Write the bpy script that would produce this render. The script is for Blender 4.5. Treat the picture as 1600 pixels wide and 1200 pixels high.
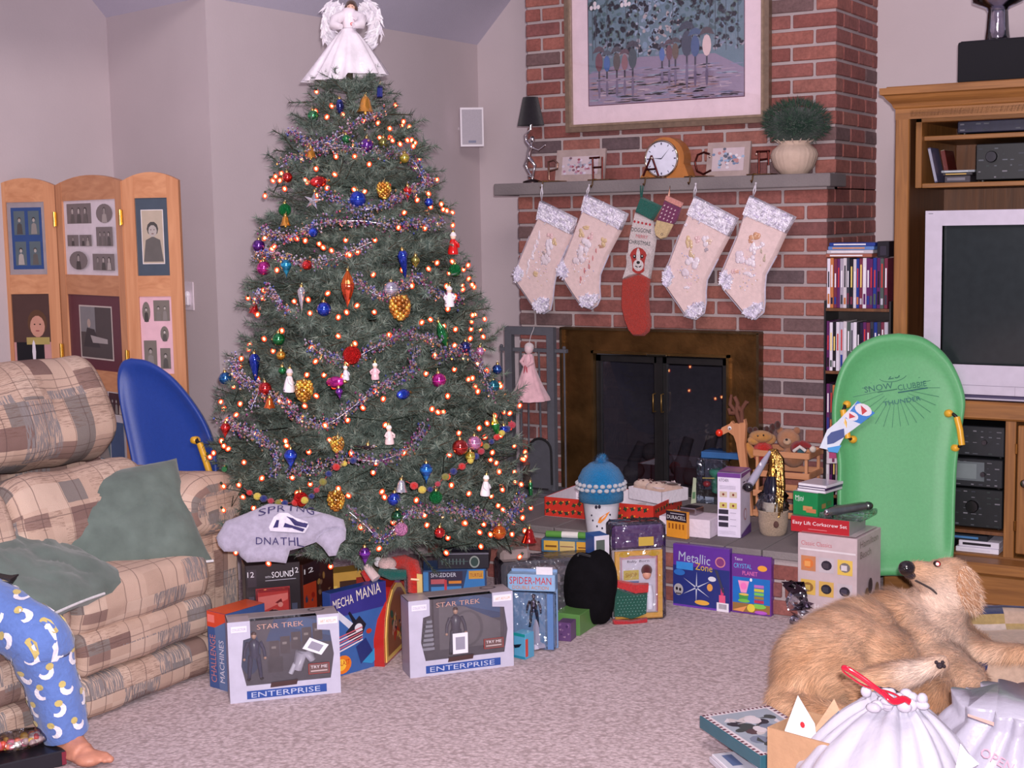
import bpy, bmesh, math, random
from mathutils import Vector, Matrix
from mathutils.noise import noise as pnoise
for o in list(bpy.data.objects): bpy.data.objects.remove(o)
SC = bpy.context.scene; COL = SC.collection
V = Vector
FPX, PIT, ROL, YAW = 2251.8, .11268, .01785, .54402
_cp, _sp, _cy, _sy = math.cos(PIT), math.sin(PIT), math.cos(YAW), math.sin(YAW)
CF = V((-_sy*_cp, _cy*_cp, -_sp)); _R = V((_cy, _sy, 0)); _D = V((_sy*_sp, -_cy*_sp, -_cp))
CR = math.cos(ROL)*_R + math.sin(ROL)*_D; CD = -math.sin(ROL)*_R + math.cos(ROL)*_D
CC = V((0, 0, 1.5))
cam = bpy.data.cameras.new('camera'); camo = bpy.data.objects.new('camera', cam); COL.objects.link(camo)
cam.sensor_width = 36; cam.lens = 36*FPX/1600; cam.clip_end = 50
mw = Matrix((CR, -CD, -CF)).transposed().to_4x4(); mw.translation = CC; camo.matrix_world = mw
SC.camera = camo
SC.view_settings.view_transform = 'Standard'; SC.view_settings.look = 'None'
SC.view_settings.gamma = 1; SC.view_settings.use_curve_mapping = False
SC.view_settings.exposure = 0.0
W = bpy.data.worlds.new('room_ambience'); SC.world = W; W.use_nodes = True
W.node_tree.nodes['Background'].inputs[0].default_value = (.60, .58, .80, 1)
W.node_tree.nodes['Background'].inputs[1].default_value = .30
def area(name, loc, target, sx, sy, power, col):
    l = bpy.data.lights.new(name, 'AREA'); l.shape = 'RECTANGLE'; l.size = sx; l.size_y = sy
    l.energy = power; l.color = col
    o = bpy.data.objects.new(name, l); COL.objects.link(o); o.location = loc
    o.rotation_euler = (V(target)-V(loc)).to_track_quat('-Z', 'Y').to_euler(); return o
# the camera's own flash, a few centimetres above and beside the lens
area('camera_flash', CC + V((.03, .02, .07)), CC + CF*5 + V((0, 0, .1)), .045, .03, 205, (1, .93, .97))
# added overhead fill standing in for the room's ambient light, no visible fixture
area('overhead_fill', (-.6, 1.2, 3.4), (-1.8, 4.2, .3), 1.2, 1.2, 85, (1, .86, .84))

# pixel (in the 1600x1200 photograph) to a point on a plane of the room
def ray(x, y): return CF + CR*((x-800)/FPX) + CD*((y-600)/FPX)
def _ax(x, y, v, k): q = ray(x, y); return CC + q*((v-CC[k])/q[k])
def onz(x, y, z=0): return _ax(x, y, z, 2)
def ony(x, y, Y): return _ax(x, y, Y, 1)
def onx(x, y, X): return _ax(x, y, X, 0)
def ond(x, y, Z): return CC + ray(x, y)*Z
def lin(c):
    return tuple(((u/255)/12.92 if u/255 <= .04045 else ((u/255+.055)/1.055)**2.4) for u in c[:3])
def NT(name):
    m = bpy.data.materials.new(name); m.use_nodes = True; nt = m.node_tree
    return m, nt, nt.nodes['Principled BSDF']
def nd(nt, t, **k):
    n = nt.nodes.new(t)
    for a, b in k.items():
        if a.startswith('i_'): n.inputs[a[2:].replace('_', ' ')].default_value = b
        else: setattr(n, a, b)
    return n
def paint(name, rough=.6, metal=0, var=.10, vs=30, bump=0, bs=300, coat=0, spec=.5, sheen=0, alpha=1, trans=0):
    """reads the face colour 'col', adds procedural unevenness in tone and relief"""
    m, nt, b = NT(name); L = nt.links
    at = nd(nt, 'ShaderNodeAttribute', attribute_name='col')
    tc = nd(nt, 'ShaderNodeTexCoord')
    nz = nd(nt, 'ShaderNodeTexNoise', i_Scale=vs, i_Detail=3.0); L.new(tc.outputs['Object'], nz.inputs['Vector'])
    mr = nd(nt, 'ShaderNodeMapRange'); mr.inputs[1].default_value = .3; mr.inputs[2].default_value = .7
    mr.inputs[3].default_value = 1-var; mr.inputs[4].default_value = 1+var
    L.new(nz.outputs['Fac'], mr.inputs[0])
    mx = nd(nt, 'ShaderNodeVectorMath', operation='SCALE'); L.new(at.outputs['Color'], mx.inputs[0]); L.new(mr.outputs[0], mx.inputs['Scale'])
    L.new(mx.outputs[0], b.inputs['Base Color'])
    b.inputs['Roughness'].default_value = rough; b.inputs['Metallic'].default_value = metal
    b.inputs['Specular IOR Level'].default_value = spec
    if coat: b.inputs['Coat Weight'].default_value = coat; b.inputs['Coat Roughness'].default_value = .12
    if sheen: b.inputs['Sheen Weight'].default_value = sheen
    if trans: b.inputs['Transmission Weight'].default_value = trans
    if alpha < 1: b.inputs['Alpha'].default_value = alpha
    if bump:
        n2 = nd(nt, 'ShaderNodeTexNoise', i_Scale=bs, i_Detail=4.0); L.new(tc.outputs['Object'], n2.inputs['Vector'])
        bp = nd(nt, 'ShaderNodeBump', i_Strength=bump, i_Distance=.01); L.new(n2.outputs['Fac'], bp.inputs['Height'])
        L.new(bp.outputs[0], b.inputs['Normal'])
    return m
M_CARD = paint('printed_card', .38, var=.05, spec=.4, coat=.15)
M_MATTE = paint('matte', .85, var=.08, bump=.15)
M_CLOTH = paint('cloth', .95, var=.12, vs=60, bump=.5, bs=500, sheen=.3, spec=.2)
M_KNIT = paint('knit', .95, var=.15, vs=150, bump=.8, bs=260, sheen=.3, spec=.2)
M_PLAST = paint('plastic', .32, var=.04)
M_GLOSS = paint('glossy', .12, var=.04, coat=.5)
M_METAL = paint('metal', .28, 1, var=.12)
M_CHROME = paint('chrome', .07, 1, var=.02)
M_FOIL = paint('foil', .22, 1, var=.15, vs=25, bump=1, bs=45)
M_SKIN = paint('skin', .5, var=.08, vs=40, bump=.1, bs=200)
M_BLACK = paint('black_finish', .45, var=.2)
M_PAPER = paint('paper', .8, var=.04, bump=.25, bs=60)
def wood_mat(name, c1, c2, scale=6, rough=.45, axis=2):
    m, nt, b = NT(name); L = nt.links
    tc = nd(nt, 'ShaderNodeTexCoord'); mp = nd(nt, 'ShaderNodeMapping'); L.new(tc.outputs['Object'], mp.inputs[0])
    s = [scale*4]*3; s[axis] = scale*.25; mp.inputs['Scale'].default_value = s
    nz = nd(nt, 'ShaderNodeTexNoise', i_Scale=1.6, i_Detail=6.0, i_Distortion=1.2); L.new(mp.outputs[0], nz.inputs['Vector'])
    cr = nd(nt, 'ShaderNodeValToRGB'); cr.color_ramp.elements[0].position = .3; cr.color_ramp.elements[1].position = .7
    cr.color_ramp.elements[0].color = (*lin(c1), 1); cr.color_ramp.elements[1].color = (*lin(c2), 1)
    L.new(nz.outputs['Fac'], cr.inputs[0]); L.new(cr.outputs[0], b.inputs['Base Color'])
    bp = nd(nt, 'ShaderNodeBump', i_Strength=.12, i_Distance=.004); L.new(nz.outputs['Fac'], bp.inputs['Height']); L.new(bp.outputs[0], b.inputs['Normal'])
    b.inputs['Roughness'].default_value = rough; return m
M_OAK = wood_mat('oak', (122, 78, 38), (158, 106, 54), 7)
M_OAKH = wood_mat('oak_across', (122, 78, 38), (158, 106, 54), 7, axis=0)
M_PINE = wood_mat('pine', (190, 128, 90), (212, 152, 112), 5)
M_PINEH = wood_mat('pine_across', (190, 128, 90), (212, 152, 112), 5, axis=0)
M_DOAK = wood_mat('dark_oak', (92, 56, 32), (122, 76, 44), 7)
def clear(name, tint=(1, 1, 1), refl=.12, rough=.04, col=(235, 238, 245), bump=0):
    """thin clear plastic or glass sheet: see-through with a real gloss"""
    m = bpy.data.materials.new(name); m.use_nodes = True; nt = m.node_tree; nt.nodes.clear(); L = nt.links
    o = nd(nt, 'ShaderNodeOutputMaterial'); t = nd(nt, 'ShaderNodeBsdfTransparent'); t.inputs[0].default_value = (*tint, 1)
    g = nd(nt, 'ShaderNodeBsdfGlossy'); g.inputs['Roughness'].default_value = rough; g.inputs[0].default_value = (*lin(col), 1)
    fr = nd(nt, 'ShaderNodeFresnel', i_IOR=1.5); ad = nd(nt, 'ShaderNodeMath', operation='ADD'); ad.inputs[1].default_value = refl
    L.new(fr.outputs[0], ad.inputs[0]); mx = nd(nt, 'ShaderNodeMixShader')
    L.new(ad.outputs[0], mx.inputs[0]); L.new(t.outputs[0], mx.inputs[1]); L.new(g.outputs[0], mx.inputs[2]); L.new(mx.outputs[0], o.inputs[0])
    if bump:
        tc = nd(nt, 'ShaderNodeTexCoord'); n2 = nd(nt, 'ShaderNodeTexNoise', i_Scale=bump, i_Detail=2.0); L.new(tc.outputs['Object'], n2.inputs['Vector'])
        bp = nd(nt, 'ShaderNodeBump', i_Strength=1.0, i_Distance=.02); L.new(n2.outputs['Fac'], bp.inputs['Height'])
        L.new(bp.outputs[0], g.inputs['Normal'])
    return m
M_CLEAR = clear('clear_plastic', refl=.06, rough=.08)
M_CRINK = clear('crinkled_clear_plastic', refl=.10, rough=.16, bump=22)
M_GLASS = clear('glass', refl=.02, rough=.01)
def emis(name, col, s):
    m = bpy.data.materials.new(name); m.use_nodes = True; nt = m.node_tree; nt.nodes.clear()
    o = nd(nt, 'ShaderNodeOutputMaterial'); e = nd(nt, 'ShaderNodeEmission', i_Strength=s); e.inputs[0].default_value = (*lin(col), 1)
    nt.links.new(e.outputs[0], o.inputs[0]); return m
_txt = {}
def text_mesh(s):
    if s in _txt: return _txt[s]
    cu = bpy.data.curves.new('t', 'FONT'); cu.body = s; cu.resolution_u = 2; cu.align_x = 'LEFT'
    ob = bpy.data.objects.new('t', cu); me = ob.to_mesh()
    vs = [v.co.copy() for v in me.vertices]; fs = [tuple(p.vertices) for p in me.polygons]
    ob.to_mesh_clear(); bpy.data.objects.remove(ob); bpy.data.curves.remove(cu)
    if vs:
        x0 = min(v.x for v in vs); x1 = max(v.x for v in vs); y0 = min(v.y for v in vs); y1 = max(v.y for v in vs)
        vs = [V(((v.x-x0)/(x1-x0), (v.y-y0)/(y1-y0), 0)) for v in vs]; asp = (x1-x0)/(y1-y0)
    else: asp = 1
    _txt[s] = (vs, fs, asp); return _txt[s]
class Frame:
    """a flat print area: origin, unit right, unit up"""
    def __init__(s, O, U, Vv): s.O = V(O); s.U = V(U); s.V = V(Vv); s.N = s.U.cross(s.V).normalized()
    def p(s, u, v, w=0): return s.O + s.U*u + s.V*v + s.N*w
class MB:
    def __init__(s, M=None): s.v = []; s.f = []; s.c = []; s.sm = []; s.M = M; s.lay = 0
    def add(s, vs, fs, col, smooth=False, M=None):
        n = len(s.v)
        for v in vs:
            v = V(v)
            if M is not None: v = M @ v
            if s.M is not None: v = s.M @ v
            s.v.append(v)
        for i, f in enumerate(fs):
            s.f.append(tuple(n+k for k in f)); s.c.append(col[i] if isinstance(col, list) else col); s.sm.append(smooth)
        return s
    def box(s, x0, x1, y0, y1, z0, z1, col, ch=0, M=None):
        if not ch:
            vs = [(x, y, z) for z in (z0, z1) for y in (y0, y1) for x in (x0, x1)]
            return s.add(vs, [(0, 2, 3, 1), (4, 5, 7, 6), (0, 1, 5, 4), (2, 6, 7, 3), (0, 4, 6, 2), (1, 3, 7, 5)], col, M=M)
        c = V(((x0+x1)/2, (y0+y1)/2, (z0+z1)/2)); h = V((abs(x1-x0)/2, abs(y1-y0)/2, abs(z1-z0)/2)); ch = min(ch, min(h)*.9)
        vs = []; idx = {}
        for sx in (-1, 1):
            for sy in (-1, 1):
                for sz in (-1, 1):
                    for a in range(3):
                        q = [h[0]-ch, h[1]-ch, h[2]-ch]; q[a] = h[a]
                        idx[(sx, sy, sz, a)] = len(vs); vs.append(c + V((q[0]*sx, q[1]*sy, q[2]*sz)))
        fs = []
        def sg(a, u, b, w, k, t): q = [0, 0, 0]; q[a] = u; q[b] = w; q[k] = t; return tuple(q)
        for a in range(3):
            b, k = (a+1) % 3, (a+2) % 3
            for u in (-1, 1):
                q = [idx[(*sg(a, u, b, w, k, t), a)] for w, t in ((-1, -1), (1, -1), (1, 1), (-1, 1))]
                fs.append(tuple(q if u > 0 else q[::-1]))
                for w in (-1, 1):  # edge along k between faces a and b
                    q = [idx[(*sg(a, u, b, w, k, -1), a)], idx[(*sg(a, u, b, w, k, -1), b)], idx[(*sg(a, u, b, w, k, 1), b)], idx[(*sg(a, u, b, w, k, 1), a)]]
                    fs.append(tuple(q if u*w > 0 else q[::-1]))
        for sx in (-1, 1):
            for sy in (-1, 1):
                for sz in (-1, 1):
                    q = [idx[(sx, sy, sz, a)] for a in range(3)]; fs.append(tuple(q if sx*sy*sz > 0 else q[::-1]))
        return s.add(vs, fs, col, M=M)
    def ell(s, c, r, col, seg=14, rings=9, M=None, smooth=True):
        if not hasattr(r, '__len__'): r = (r, r, r)
        c = V(c); vs = [c + V((0, 0, -r[2]))]
        for i in range(1, rings):
            t = math.pi*i/rings
            for j in range(seg):
                a = 2*math.pi*j/seg; vs.append(c + V((r[0]*math.sin(t)*math.cos(a), r[1]*math.sin(t)*math.sin(a), -r[2]*math.cos(t))))
        vs.append(c + V((0, 0, r[2]))); n = len(vs)-1; fs = []
        for j in range(seg): fs.append((0, 1+(j+1) % seg, 1+j))
        for i in range(rings-2):
            for j in range(seg):
                a = 1+i*seg+j; b = 1+i*seg+(j+1) % seg; fs.append((a, b, b+seg, a+seg))
        k = 1+(rings-2)*seg
        for j in range(seg): fs.append((k+j, k+(j+1) % seg, n))
        return s.add(vs, fs, col, smooth, M)
    def lathe(s, prof, col, n=24, M=None, smooth=True, rf=None, cap=True):
        """profile [(r,z)...]; rf(angle, k) scales the radius; col may be a list per band"""
        vs = []; fs = []; cs = []
        for k, (r, z) in enumerate(prof):
            for j in range(n):
                a = 2*math.pi*j/n; q = r*(rf(a, k) if rf else 1); vs.append((q*math.cos(a), q*math.sin(a), z))
        for k in range(len(prof)-1):
            for j in range(n):
                a = k*n+j; b = k*n+(j+1) % n; fs.append((a, b, b+n, a+n)); cs.append(col[k] if isinstance(col, list) else col)
        s.add(vs, fs, cs, smooth, M)
        if cap:
            c0 = col[0] if isinstance(col, list) else col; c1 = col[-1] if isinstance(col, list) else col
            if prof[0][0] > 1e-5: s.add(vs[:n], [tuple(range(n))[::-1]], c0, False, M)
            if prof[-1][0] > 1e-5: s.add(vs[-n:], [tuple(range(n))], c1, False, M)
        return s
    def tube(s, pts, r, col, n=8, smooth=True, cap=True, M=None, flat=1, up=None):
        pts = [V(p) for p in pts]; m = len(pts)
        if not hasattr(r, '__len__'): r = [r]*m
        vs = []; fs = []; cs = []; T0 = None
        t = (pts[1]-pts[0]).normalized(); ref = V(up) if up else (V((0, 0, 1)) if abs(t.z) < .9 else V((1, 0, 0)))
        U = (ref - t*ref.dot(t)).normalized()
        for k in range(m):
            t = (pts[min(k+1, m-1)]-pts[max(k-1, 0)]).normalized()
            U = (U - t*U.dot(t)).normalized(); B = t.cross(U)
            for j in range(n):
                a = 2*math.pi*j/n; vs.append(pts[k] + U*(math.cos(a)*r[k]*flat) + B*(math.sin(a)*r[k]))
        for k in range(m-1):
            for j in range(n):
                a = k*n+j; b = k*n+(j+1) % n; fs.append((a, b, b+n, a+n)); cs.append(col[k] if isinstance(col, list) else col)
        s.add(vs, fs, cs, smooth, M)
        if cap:
            s.add(vs[:n], [tuple(range(n))[::-1]], cs[0], False, M); s.add(vs[-n:], [tuple(range(n))], cs[-1], False, M)
        return s
    def prism(s, pts, fr, t, col, side=None, off=0):
        """polygon in frame fr from off-t (back) to off (front, along N)"""
        n = len(pts); A = sum(pts[i][0]*pts[(i+1) % n][1]-pts[(i+1) % n][0]*pts[i][1] for i in range(n))
        if A < 0: pts = pts[::-1]
        vs = [fr.p(u, v, off) for u, v in pts] + [fr.p(u, v, off-t) for u, v in pts]
        fs = [tuple(range(n)), tuple(range(2*n-1, n-1, -1))] + [(i, i+n, (i+1) % n+n, (i+1) % n) for i in range(n)]
        return s.add(vs, fs, [col, col]+[side or col]*n)
    # ---- flat print, every call one thin layer further out
    def poly(s, fr, pts, col):
        s.lay += 1; n = len(pts); A = sum(pts[i][0]*pts[(i+1) % n][1]-pts[(i+1) % n][0]*pts[i][1] for i in range(n))
        if A < 0: pts = pts[::-1]
        return s.add([fr.p(u, v, .0004+.00012*s.lay) for u, v in pts], [tuple(range(n))], col)
    def rect(s, fr, u0, v0, u1, v1, col): return s.poly(fr, [(u0, v0), (u1, v0), (u1, v1), (u0, v1)], col)
    def disc(s, fr, u, v, ru, rv, col, n=16, rot=0):
        c, q = math.cos(rot), math.sin(rot)
        return s.poly(fr, [(u+ru*math.cos(a)*c-rv*math.sin(a)*q, v+ru*math.cos(a)*q+rv*math.sin(a)*c) for a in [2*math.pi*k/n for k in range(n)]], col)
    def text(s, fr, t, u, v, h, col, w=None, rot=0, center=False):
        vs, fs, asp = text_mesh(t)
        if not vs: return s
        w = w or h*asp; s.lay += 1; c, q = math.cos(rot), math.sin(rot)
        if center: u -= w/2*c; v -= w/2*q
        return s.add([fr.p(u+p.x*w*c-p.y*h*q, v+p.x*w*q+p.y*h*c, .0004+.00012*s.lay) for p in vs], fs, col)
    def build(s, name, mat, parent=None, world=True, label=None, group=None, mats=None):
        me = bpy.data.meshes.new(name); vs = s.v
        if world and parent is not None:
            inv = PM[parent.name].inverted(); vs = [inv @ v for v in vs]
        me.from_pydata([tuple(v) for v in vs], [], s.f)
        at = me.color_attributes.new('col', 'BYTE_COLOR' if False else 'FLOAT_COLOR', 'CORNER'); d = []
        cache = {}
        for f, c in zip(s.f, s.c):
            if c not in cache: cache[c] = (*lin(c), 1.0)
            d.extend(cache[c]*len(f))
        at.data.foreach_set('color', d)
        me.polygons.foreach_set('use_smooth', s.sm); me.materials.append(mat); me.update()
        o = bpy.data.objects.new(name, me); COL.objects.link(o)
        if parent is not None: o.parent = parent
        if label: o['label'] = label
        return o
PM = {}
def thing(name, label, cat, loc=(0, 0, 0), rz=0, group=None, rot=None):
    o = bpy.data.objects.new(name, None); COL.objects.link(o); o.location = loc
    o.rotation_euler = rot or (0, 0, rz); o['label'] = label; o['category'] = cat; o.empty_display_size = .05
    if group: o['group'] = group
    PM[o.name] = Matrix.Translation(V(loc)) @ (Matrix.Rotation(rz, 4, 'Z') if not rot else __import__('mathutils').Euler(rot).to_matrix().to_4x4())
    return o
def tag(o, label, cat, group=None, kind=None):
    o['label'] = label; o['category'] = cat
    if group: o['group'] = group
    if kind: o['kind'] = kind
    return o
def struct(name, mb, mat): o = mb.build(name, mat); o['kind'] = 'structure'; return o
def dup(o, loc=None, rz=None, parent=None, scale=None, label=None, rot=None):
    c = o.copy(); COL.objects.link(c); c.parent = parent
    for k in o.children: dup(k, parent=c)
    if loc is not None: c.location = loc
    if rz is not None: c.rotation_euler = (0, 0, rz)
    if rot is not None: c.rotation_euler = rot
    if scale is not None: c.scale = scale if hasattr(scale, '__len__') else (scale,)*3
    if label: c['label'] = label
    return c
def place(o, loc):  # one-mesh things: move the origin to the thing's own place
    loc = V(loc)
    for v in o.data.vertices: v.co -= loc
    o.location = loc; return o
def evalmesh(ob, mods):
    """apply modifiers through the depsgraph; mods = [(type, {attr: value})]"""
    for i, (t, kw) in enumerate(mods):
        m = ob.modifiers.new(t+str(i), t)
        for a, b in kw.items(): setattr(m, a, b)
    dg = bpy.context.evaluated_depsgraph_get(); e = ob.evaluated_get(dg); me = bpy.data.meshes.new_from_object(e, depsgraph=dg)
    ob.modifiers.clear(); old = ob.data; ob.data = me; me.name = ob.name; bpy.data.meshes.remove(old); return ob
def colour_by(ob, fn):
    """colour attribute from a function of the vertex position (fixed patches of coat, print)"""
    me = ob.data
    for a in list(me.color_attributes): me.color_attributes.remove(a)
    at = me.color_attributes.new('col', 'FLOAT_COLOR', 'POINT'); d = []
    for v in me.vertices: d.extend((*lin(fn(v.co, v.normal)), 1))
    at.data.foreach_set('color', d)
def crom(pts, n):
    pts = [V(p) for p in pts]; P = [pts[0]*2-pts[1]]+pts+[pts[-1]*2-pts[-2]]; out = []
    for i in range(1, len(P)-2):
        for k in range(n):
            t = k/n; a, b, c, d = P[i-1], P[i], P[i+1], P[i+2]
            out.append(.5*((2*b)+(c-a)*t+(2*a-5*b+4*c-d)*t*t+(3*b-a-3*c+d)*t**3))
    return out+[pts[-1]]
# =============== THE SETTING ===============
WX, WY = -4.12, 6.52
def wallmat(name, c, c2=None, bump=.12, sc=90):
    m, nt, b = NT(name); L = nt.links; tc = nd(nt, 'ShaderNodeTexCoord')
    nz = nd(nt, 'ShaderNodeTexNoise', i_Scale=3.0, i_Detail=4.0); L.new(tc.outputs['Object'], nz.inputs['Vector'])
    cr = nd(nt, 'ShaderNodeValToRGB'); cr.color_ramp.elements[0].position = .35; cr.color_ramp.elements[1].position = .65
    cr.color_ramp.elements[0].color = (*lin(c), 1); cr.color_ramp.elements[1].color = (*lin(c2 or tuple(u+4 for u in c)), 1)
    L.new(nz.outputs['Fac'], cr.inputs[0]); L.new(cr.outputs[0], b.inputs['Base Color'])
    n2 = nd(nt, 'ShaderNodeTexNoise', i_Scale=sc, i_Detail=3.0); L.new(tc.outputs['Object'], n2.inputs['Vector'])
    bp = nd(nt, 'ShaderNodeBump', i_Strength=bump, i_Distance=.004); L.new(n2.outputs['Fac'], bp.inputs['Height']); L.new(bp.outputs[0], b.inputs['Normal'])
    b.inputs['Roughness'].default_value = .9; b.inputs['Specular IOR Level'].default_value = .2; return m
M_WALL = wallmat('painted_wall', (200, 186, 190)); M_CEIL = wallmat('white_ceiling', (196, 190, 208), sc=140, bump=.5)
def carpet():
    m, nt, b = NT('carpet'); L = nt.links; tc = nd(nt, 'ShaderNodeTexCoord')
    vo = nd(nt, 'ShaderNodeTexVoronoi', i_Scale=75.0); L.new(tc.outputs['Object'], vo.inputs['Vector'])
    nz = nd(nt, 'ShaderNodeTexNoise', i_Scale=42.0, i_Detail=6.0, i_Roughness=.75); L.new(tc.outputs['Object'], nz.inputs['Vector'])
    n3 = nd(nt, 'ShaderNodeTexNoise', i_Scale=5.0, i_Detail=3.0); L.new(tc.outputs['Object'], n3.inputs['Vector'])
    ad = nd(nt, 'ShaderNodeMath', operation='MULTIPLY_ADD'); L.new(vo.outputs['Distance'], ad.inputs[0]); ad.inputs[1].default_value = -.35; L.new(nz.outputs['Fac'], ad.inputs[2])
    a2 = nd(nt, 'ShaderNodeMath', operation='MULTIPLY_ADD'); L.new(n3.outputs['Fac'], a2.inputs[0]); a2.inputs[1].default_value = .1; L.new(ad.outputs[0], a2.inputs[2])
    cr = nd(nt, 'ShaderNodeValToRGB'); e = cr.color_ramp.elements; e[0].position = .22; e[1].position = .66
    e[0].color = (*lin((172, 148, 150)), 1); e[1].color = (*lin((232, 210, 214)), 1); e.new(.45).color = (*lin((212, 188, 192)), 1)
    L.new(a2.outputs[0], cr.inputs[0]); L.new(cr.outputs[0], b.inputs['Base Color'])
    bp = nd(nt, 'ShaderNodeBump', i_Strength=.9, i_Distance=.012); L.new(ad.outputs[0], bp.inputs['Height']); L.new(bp.outputs[0], b.inputs['Normal'])
    b.inputs['Roughness'].default_value = 1; b.inputs['Specular IOR Level'].default_value = .1; b.inputs['Sheen Weight'].default_value = .2; return m
def quad(ps): return MB().add(ps, [(0, 1, 2, 3)], (200, 200, 200))
struct('floor', quad([(-6, -1.5, 0), (2.2, -1.5, 0), (2.2, 6.6, 0), (-6, 6.6, 0)]), carpet())
EH = 2.42
mb = MB().box(WX, 2.2, WY, WY+.1, 0, 3.6, (200, 200, 200)); mb.add([(WX, WY, 3.6), (2.2, WY, 3.6), (2.2, WY, 7)], [(0, 1, 2)], (200,)*3)
struct('wall_right', mb, M_WALL)
A = V((-4.12, 4.47, 0)); B = V((-4.86, 4.64, 0))
struct('wall_back', quad([(WX, A.y, 0), (WX, WY, 0), (WX, WY, EH+.02), (WX, A.y, EH+.02)]), M_WALL)
mb = MB(); up = V((0, 0, EH+.02)); mb.add([A, A+up, B+up, B], [(0, 1, 2, 3)], (200,)*3); struct('wall_middle', mb, M_WALL)
C_ = V((-5.02, -1.5, 0)); mb = MB(); mb.add([B, B+V((0, 0, EH+.02)), B+V((-.008, -.4, 2.80)), C_+V((0, 0, 4)), C_], [(0, 1, 2, 3, 4)], (200,)*3); struct('wall_left', mb, M_WALL)
mb = MB(); mb.add([(WX, A.y, EH), (WX, WY+.1, EH), (2.2, WY+.1, EH+6.32), (2.2, -1.5, EH+6.32), (WX, -1.5, EH)], [(0, 1, 2, 3, 4)], (200,)*3)
mb.add([V((WX, A.y, EH)), V((WX, A.y-.8, EH+.72)), B+V((-.04, -.8, EH+.72)), B+V((0, 0, EH))], [(0, 1, 2, 3)], (200,)*3)
struct('ceiling', mb, M_CEIL)

# =============== FIREPLACE ===============
def brickmat():
    m, nt, b = NT('brick'); L = nt.links; oi = nd(nt, 'ShaderNodeObjectInfo'); tc = nd(nt, 'ShaderNodeTexCoord')
    cr = nd(nt, 'ShaderNodeValToRGB'); cr.color_ramp.interpolation = 'CONSTANT'; e = cr.color_ramp.elements
    cs = [(0, (142, 84, 76)), (.16, (150, 92, 82)), (.32, (134, 78, 72)), (.46, (144, 88, 82)), (.6, (130, 80, 78)), (.72, (150, 96, 86)), (.83, (122, 78, 76)), (.92, (112, 86, 86)), (.965, (98, 80, 84))]
    e[0].position = 0; e[0].color = (*lin(cs[0][1]), 1); e[1].position = cs[1][0]; e[1].color = (*lin(cs[1][1]), 1)
    for p, c in cs[2:]: e.new(p).color = (*lin(c), 1)
    L.new(oi.outputs['Random'], cr.inputs[0])
    ge = nd(nt, 'ShaderNodeNewGeometry')
    nz = nd(nt, 'ShaderNodeTexNoise', i_Scale=60.0, i_Detail=6.0, i_Roughness=.7); L.new(ge.outputs['Position'], nz.inputs['Vector'])
    n1 = nd(nt, 'ShaderNodeTexNoise', i_Scale=14.0, i_Detail=3.0); L.new(ge.outputs['Position'], n1.inputs['Vector'])
    mr = nd(nt, 'ShaderNodeMapRange'); mr.inputs[1].default_value = .25; mr.inputs[2].default_value = .75; mr.inputs[3].default_value = .66; mr.inputs[4].default_value = 1.3; L.new(nz.outputs['Fac'], mr.inputs[0])
    m2 = nd(nt, 'ShaderNodeMapRange'); m2.inputs[1].default_value = .3; m2.inputs[2].default_value = .7; m2.inputs[3].default_value = .85; m2.inputs[4].default_value = 1.12; L.new(n1.outputs['Fac'], m2.inputs[0])
    s1 = nd(nt, 'ShaderNodeVectorMath', operation='SCALE'); L.new(cr.outputs[0], s1.inputs[0]); L.new(mr.outputs[0], s1.inputs['Scale'])
    s2 = nd(nt, 'ShaderNodeVectorMath', operation='SCALE'); L.new(s1.outputs[0], s2.inputs[0]); L.new(m2.outputs[0], s2.inputs['Scale'])
    L.new(s2.outputs[0], b.inputs['Base Color']); b.inputs['Roughness'].default_value = .88
    bp = nd(nt, 'ShaderNodeBump', i_Strength=.6, i_Distance=.004); L.new(nz.outputs['Fac'], bp.inputs['Height']); L.new(bp.outputs[0], b.inputs['Normal'])
    return m
M_BRICK = brickmat(); M_MORT = wallmat('mortar', (160, 146, 148), (176, 162, 162), bump=.5, sc=160)
M_STONE = wallmat('grey_stone', (116, 108, 110), (134, 126, 126), bump=.6, sc=120)
random.seed(4)
CH, CM = .0677, .2033; X0, X1 = -3.49, -1.99
fp = thing('brick_fireplace', 'red brick fireplace and chimney breast with grey stone mantel', 'fireplace', (-2.74, 6.1, 0))
mb = MB(); OX0, OX1, OZ = -3.10, -2.40, .935
mb.box(X0+.006, X1-.006, 5.957, WY, 1.6, 3.3, (150,)*3)                       # upper core
for a, b, c, d in ((X0+.006, OX0, 0, 1.62), (OX1, X1-.006, 0, 1.62), (OX0, OX1, OZ, 1.62)): mb.box(a, b, 5.857, WY, c, d, (150,)*3)
mb.box(OX0, OX1, 6.35, WY, 0, OZ, (60,)*3)
mb.build('mortar', M_MORT, fp)
_bc = {}
def brick(x0, x1, y0, y1, z):
    w, d = round(x1-x0, 3), round(y1-y0, 3)
    if w < .02 or d < .02: return
    k = (w, d, random.randint(0, 1))
    if k not in _bc:
        m = MB(); m.box(-w/2, w/2, -d/2, d/2, 0, .0555, (160, 80, 64), ch=.0035)
        m.v = [v+V((random.uniform(-1, 1), random.uniform(-1, 1), random.uniform(-1, 1)))*.0009 for v in m.v]
        o = m.build('brick', M_BRICK, fp, world=0); _bc[k] = o
    else: o = _bc[k].copy(); COL.objects.link(o)
    o.location = V(((x0+x1)/2, (y0+y1)/2, z)) - fp.location + V((0, random.uniform(-.0012, .0012), 0))
G = .012
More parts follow.
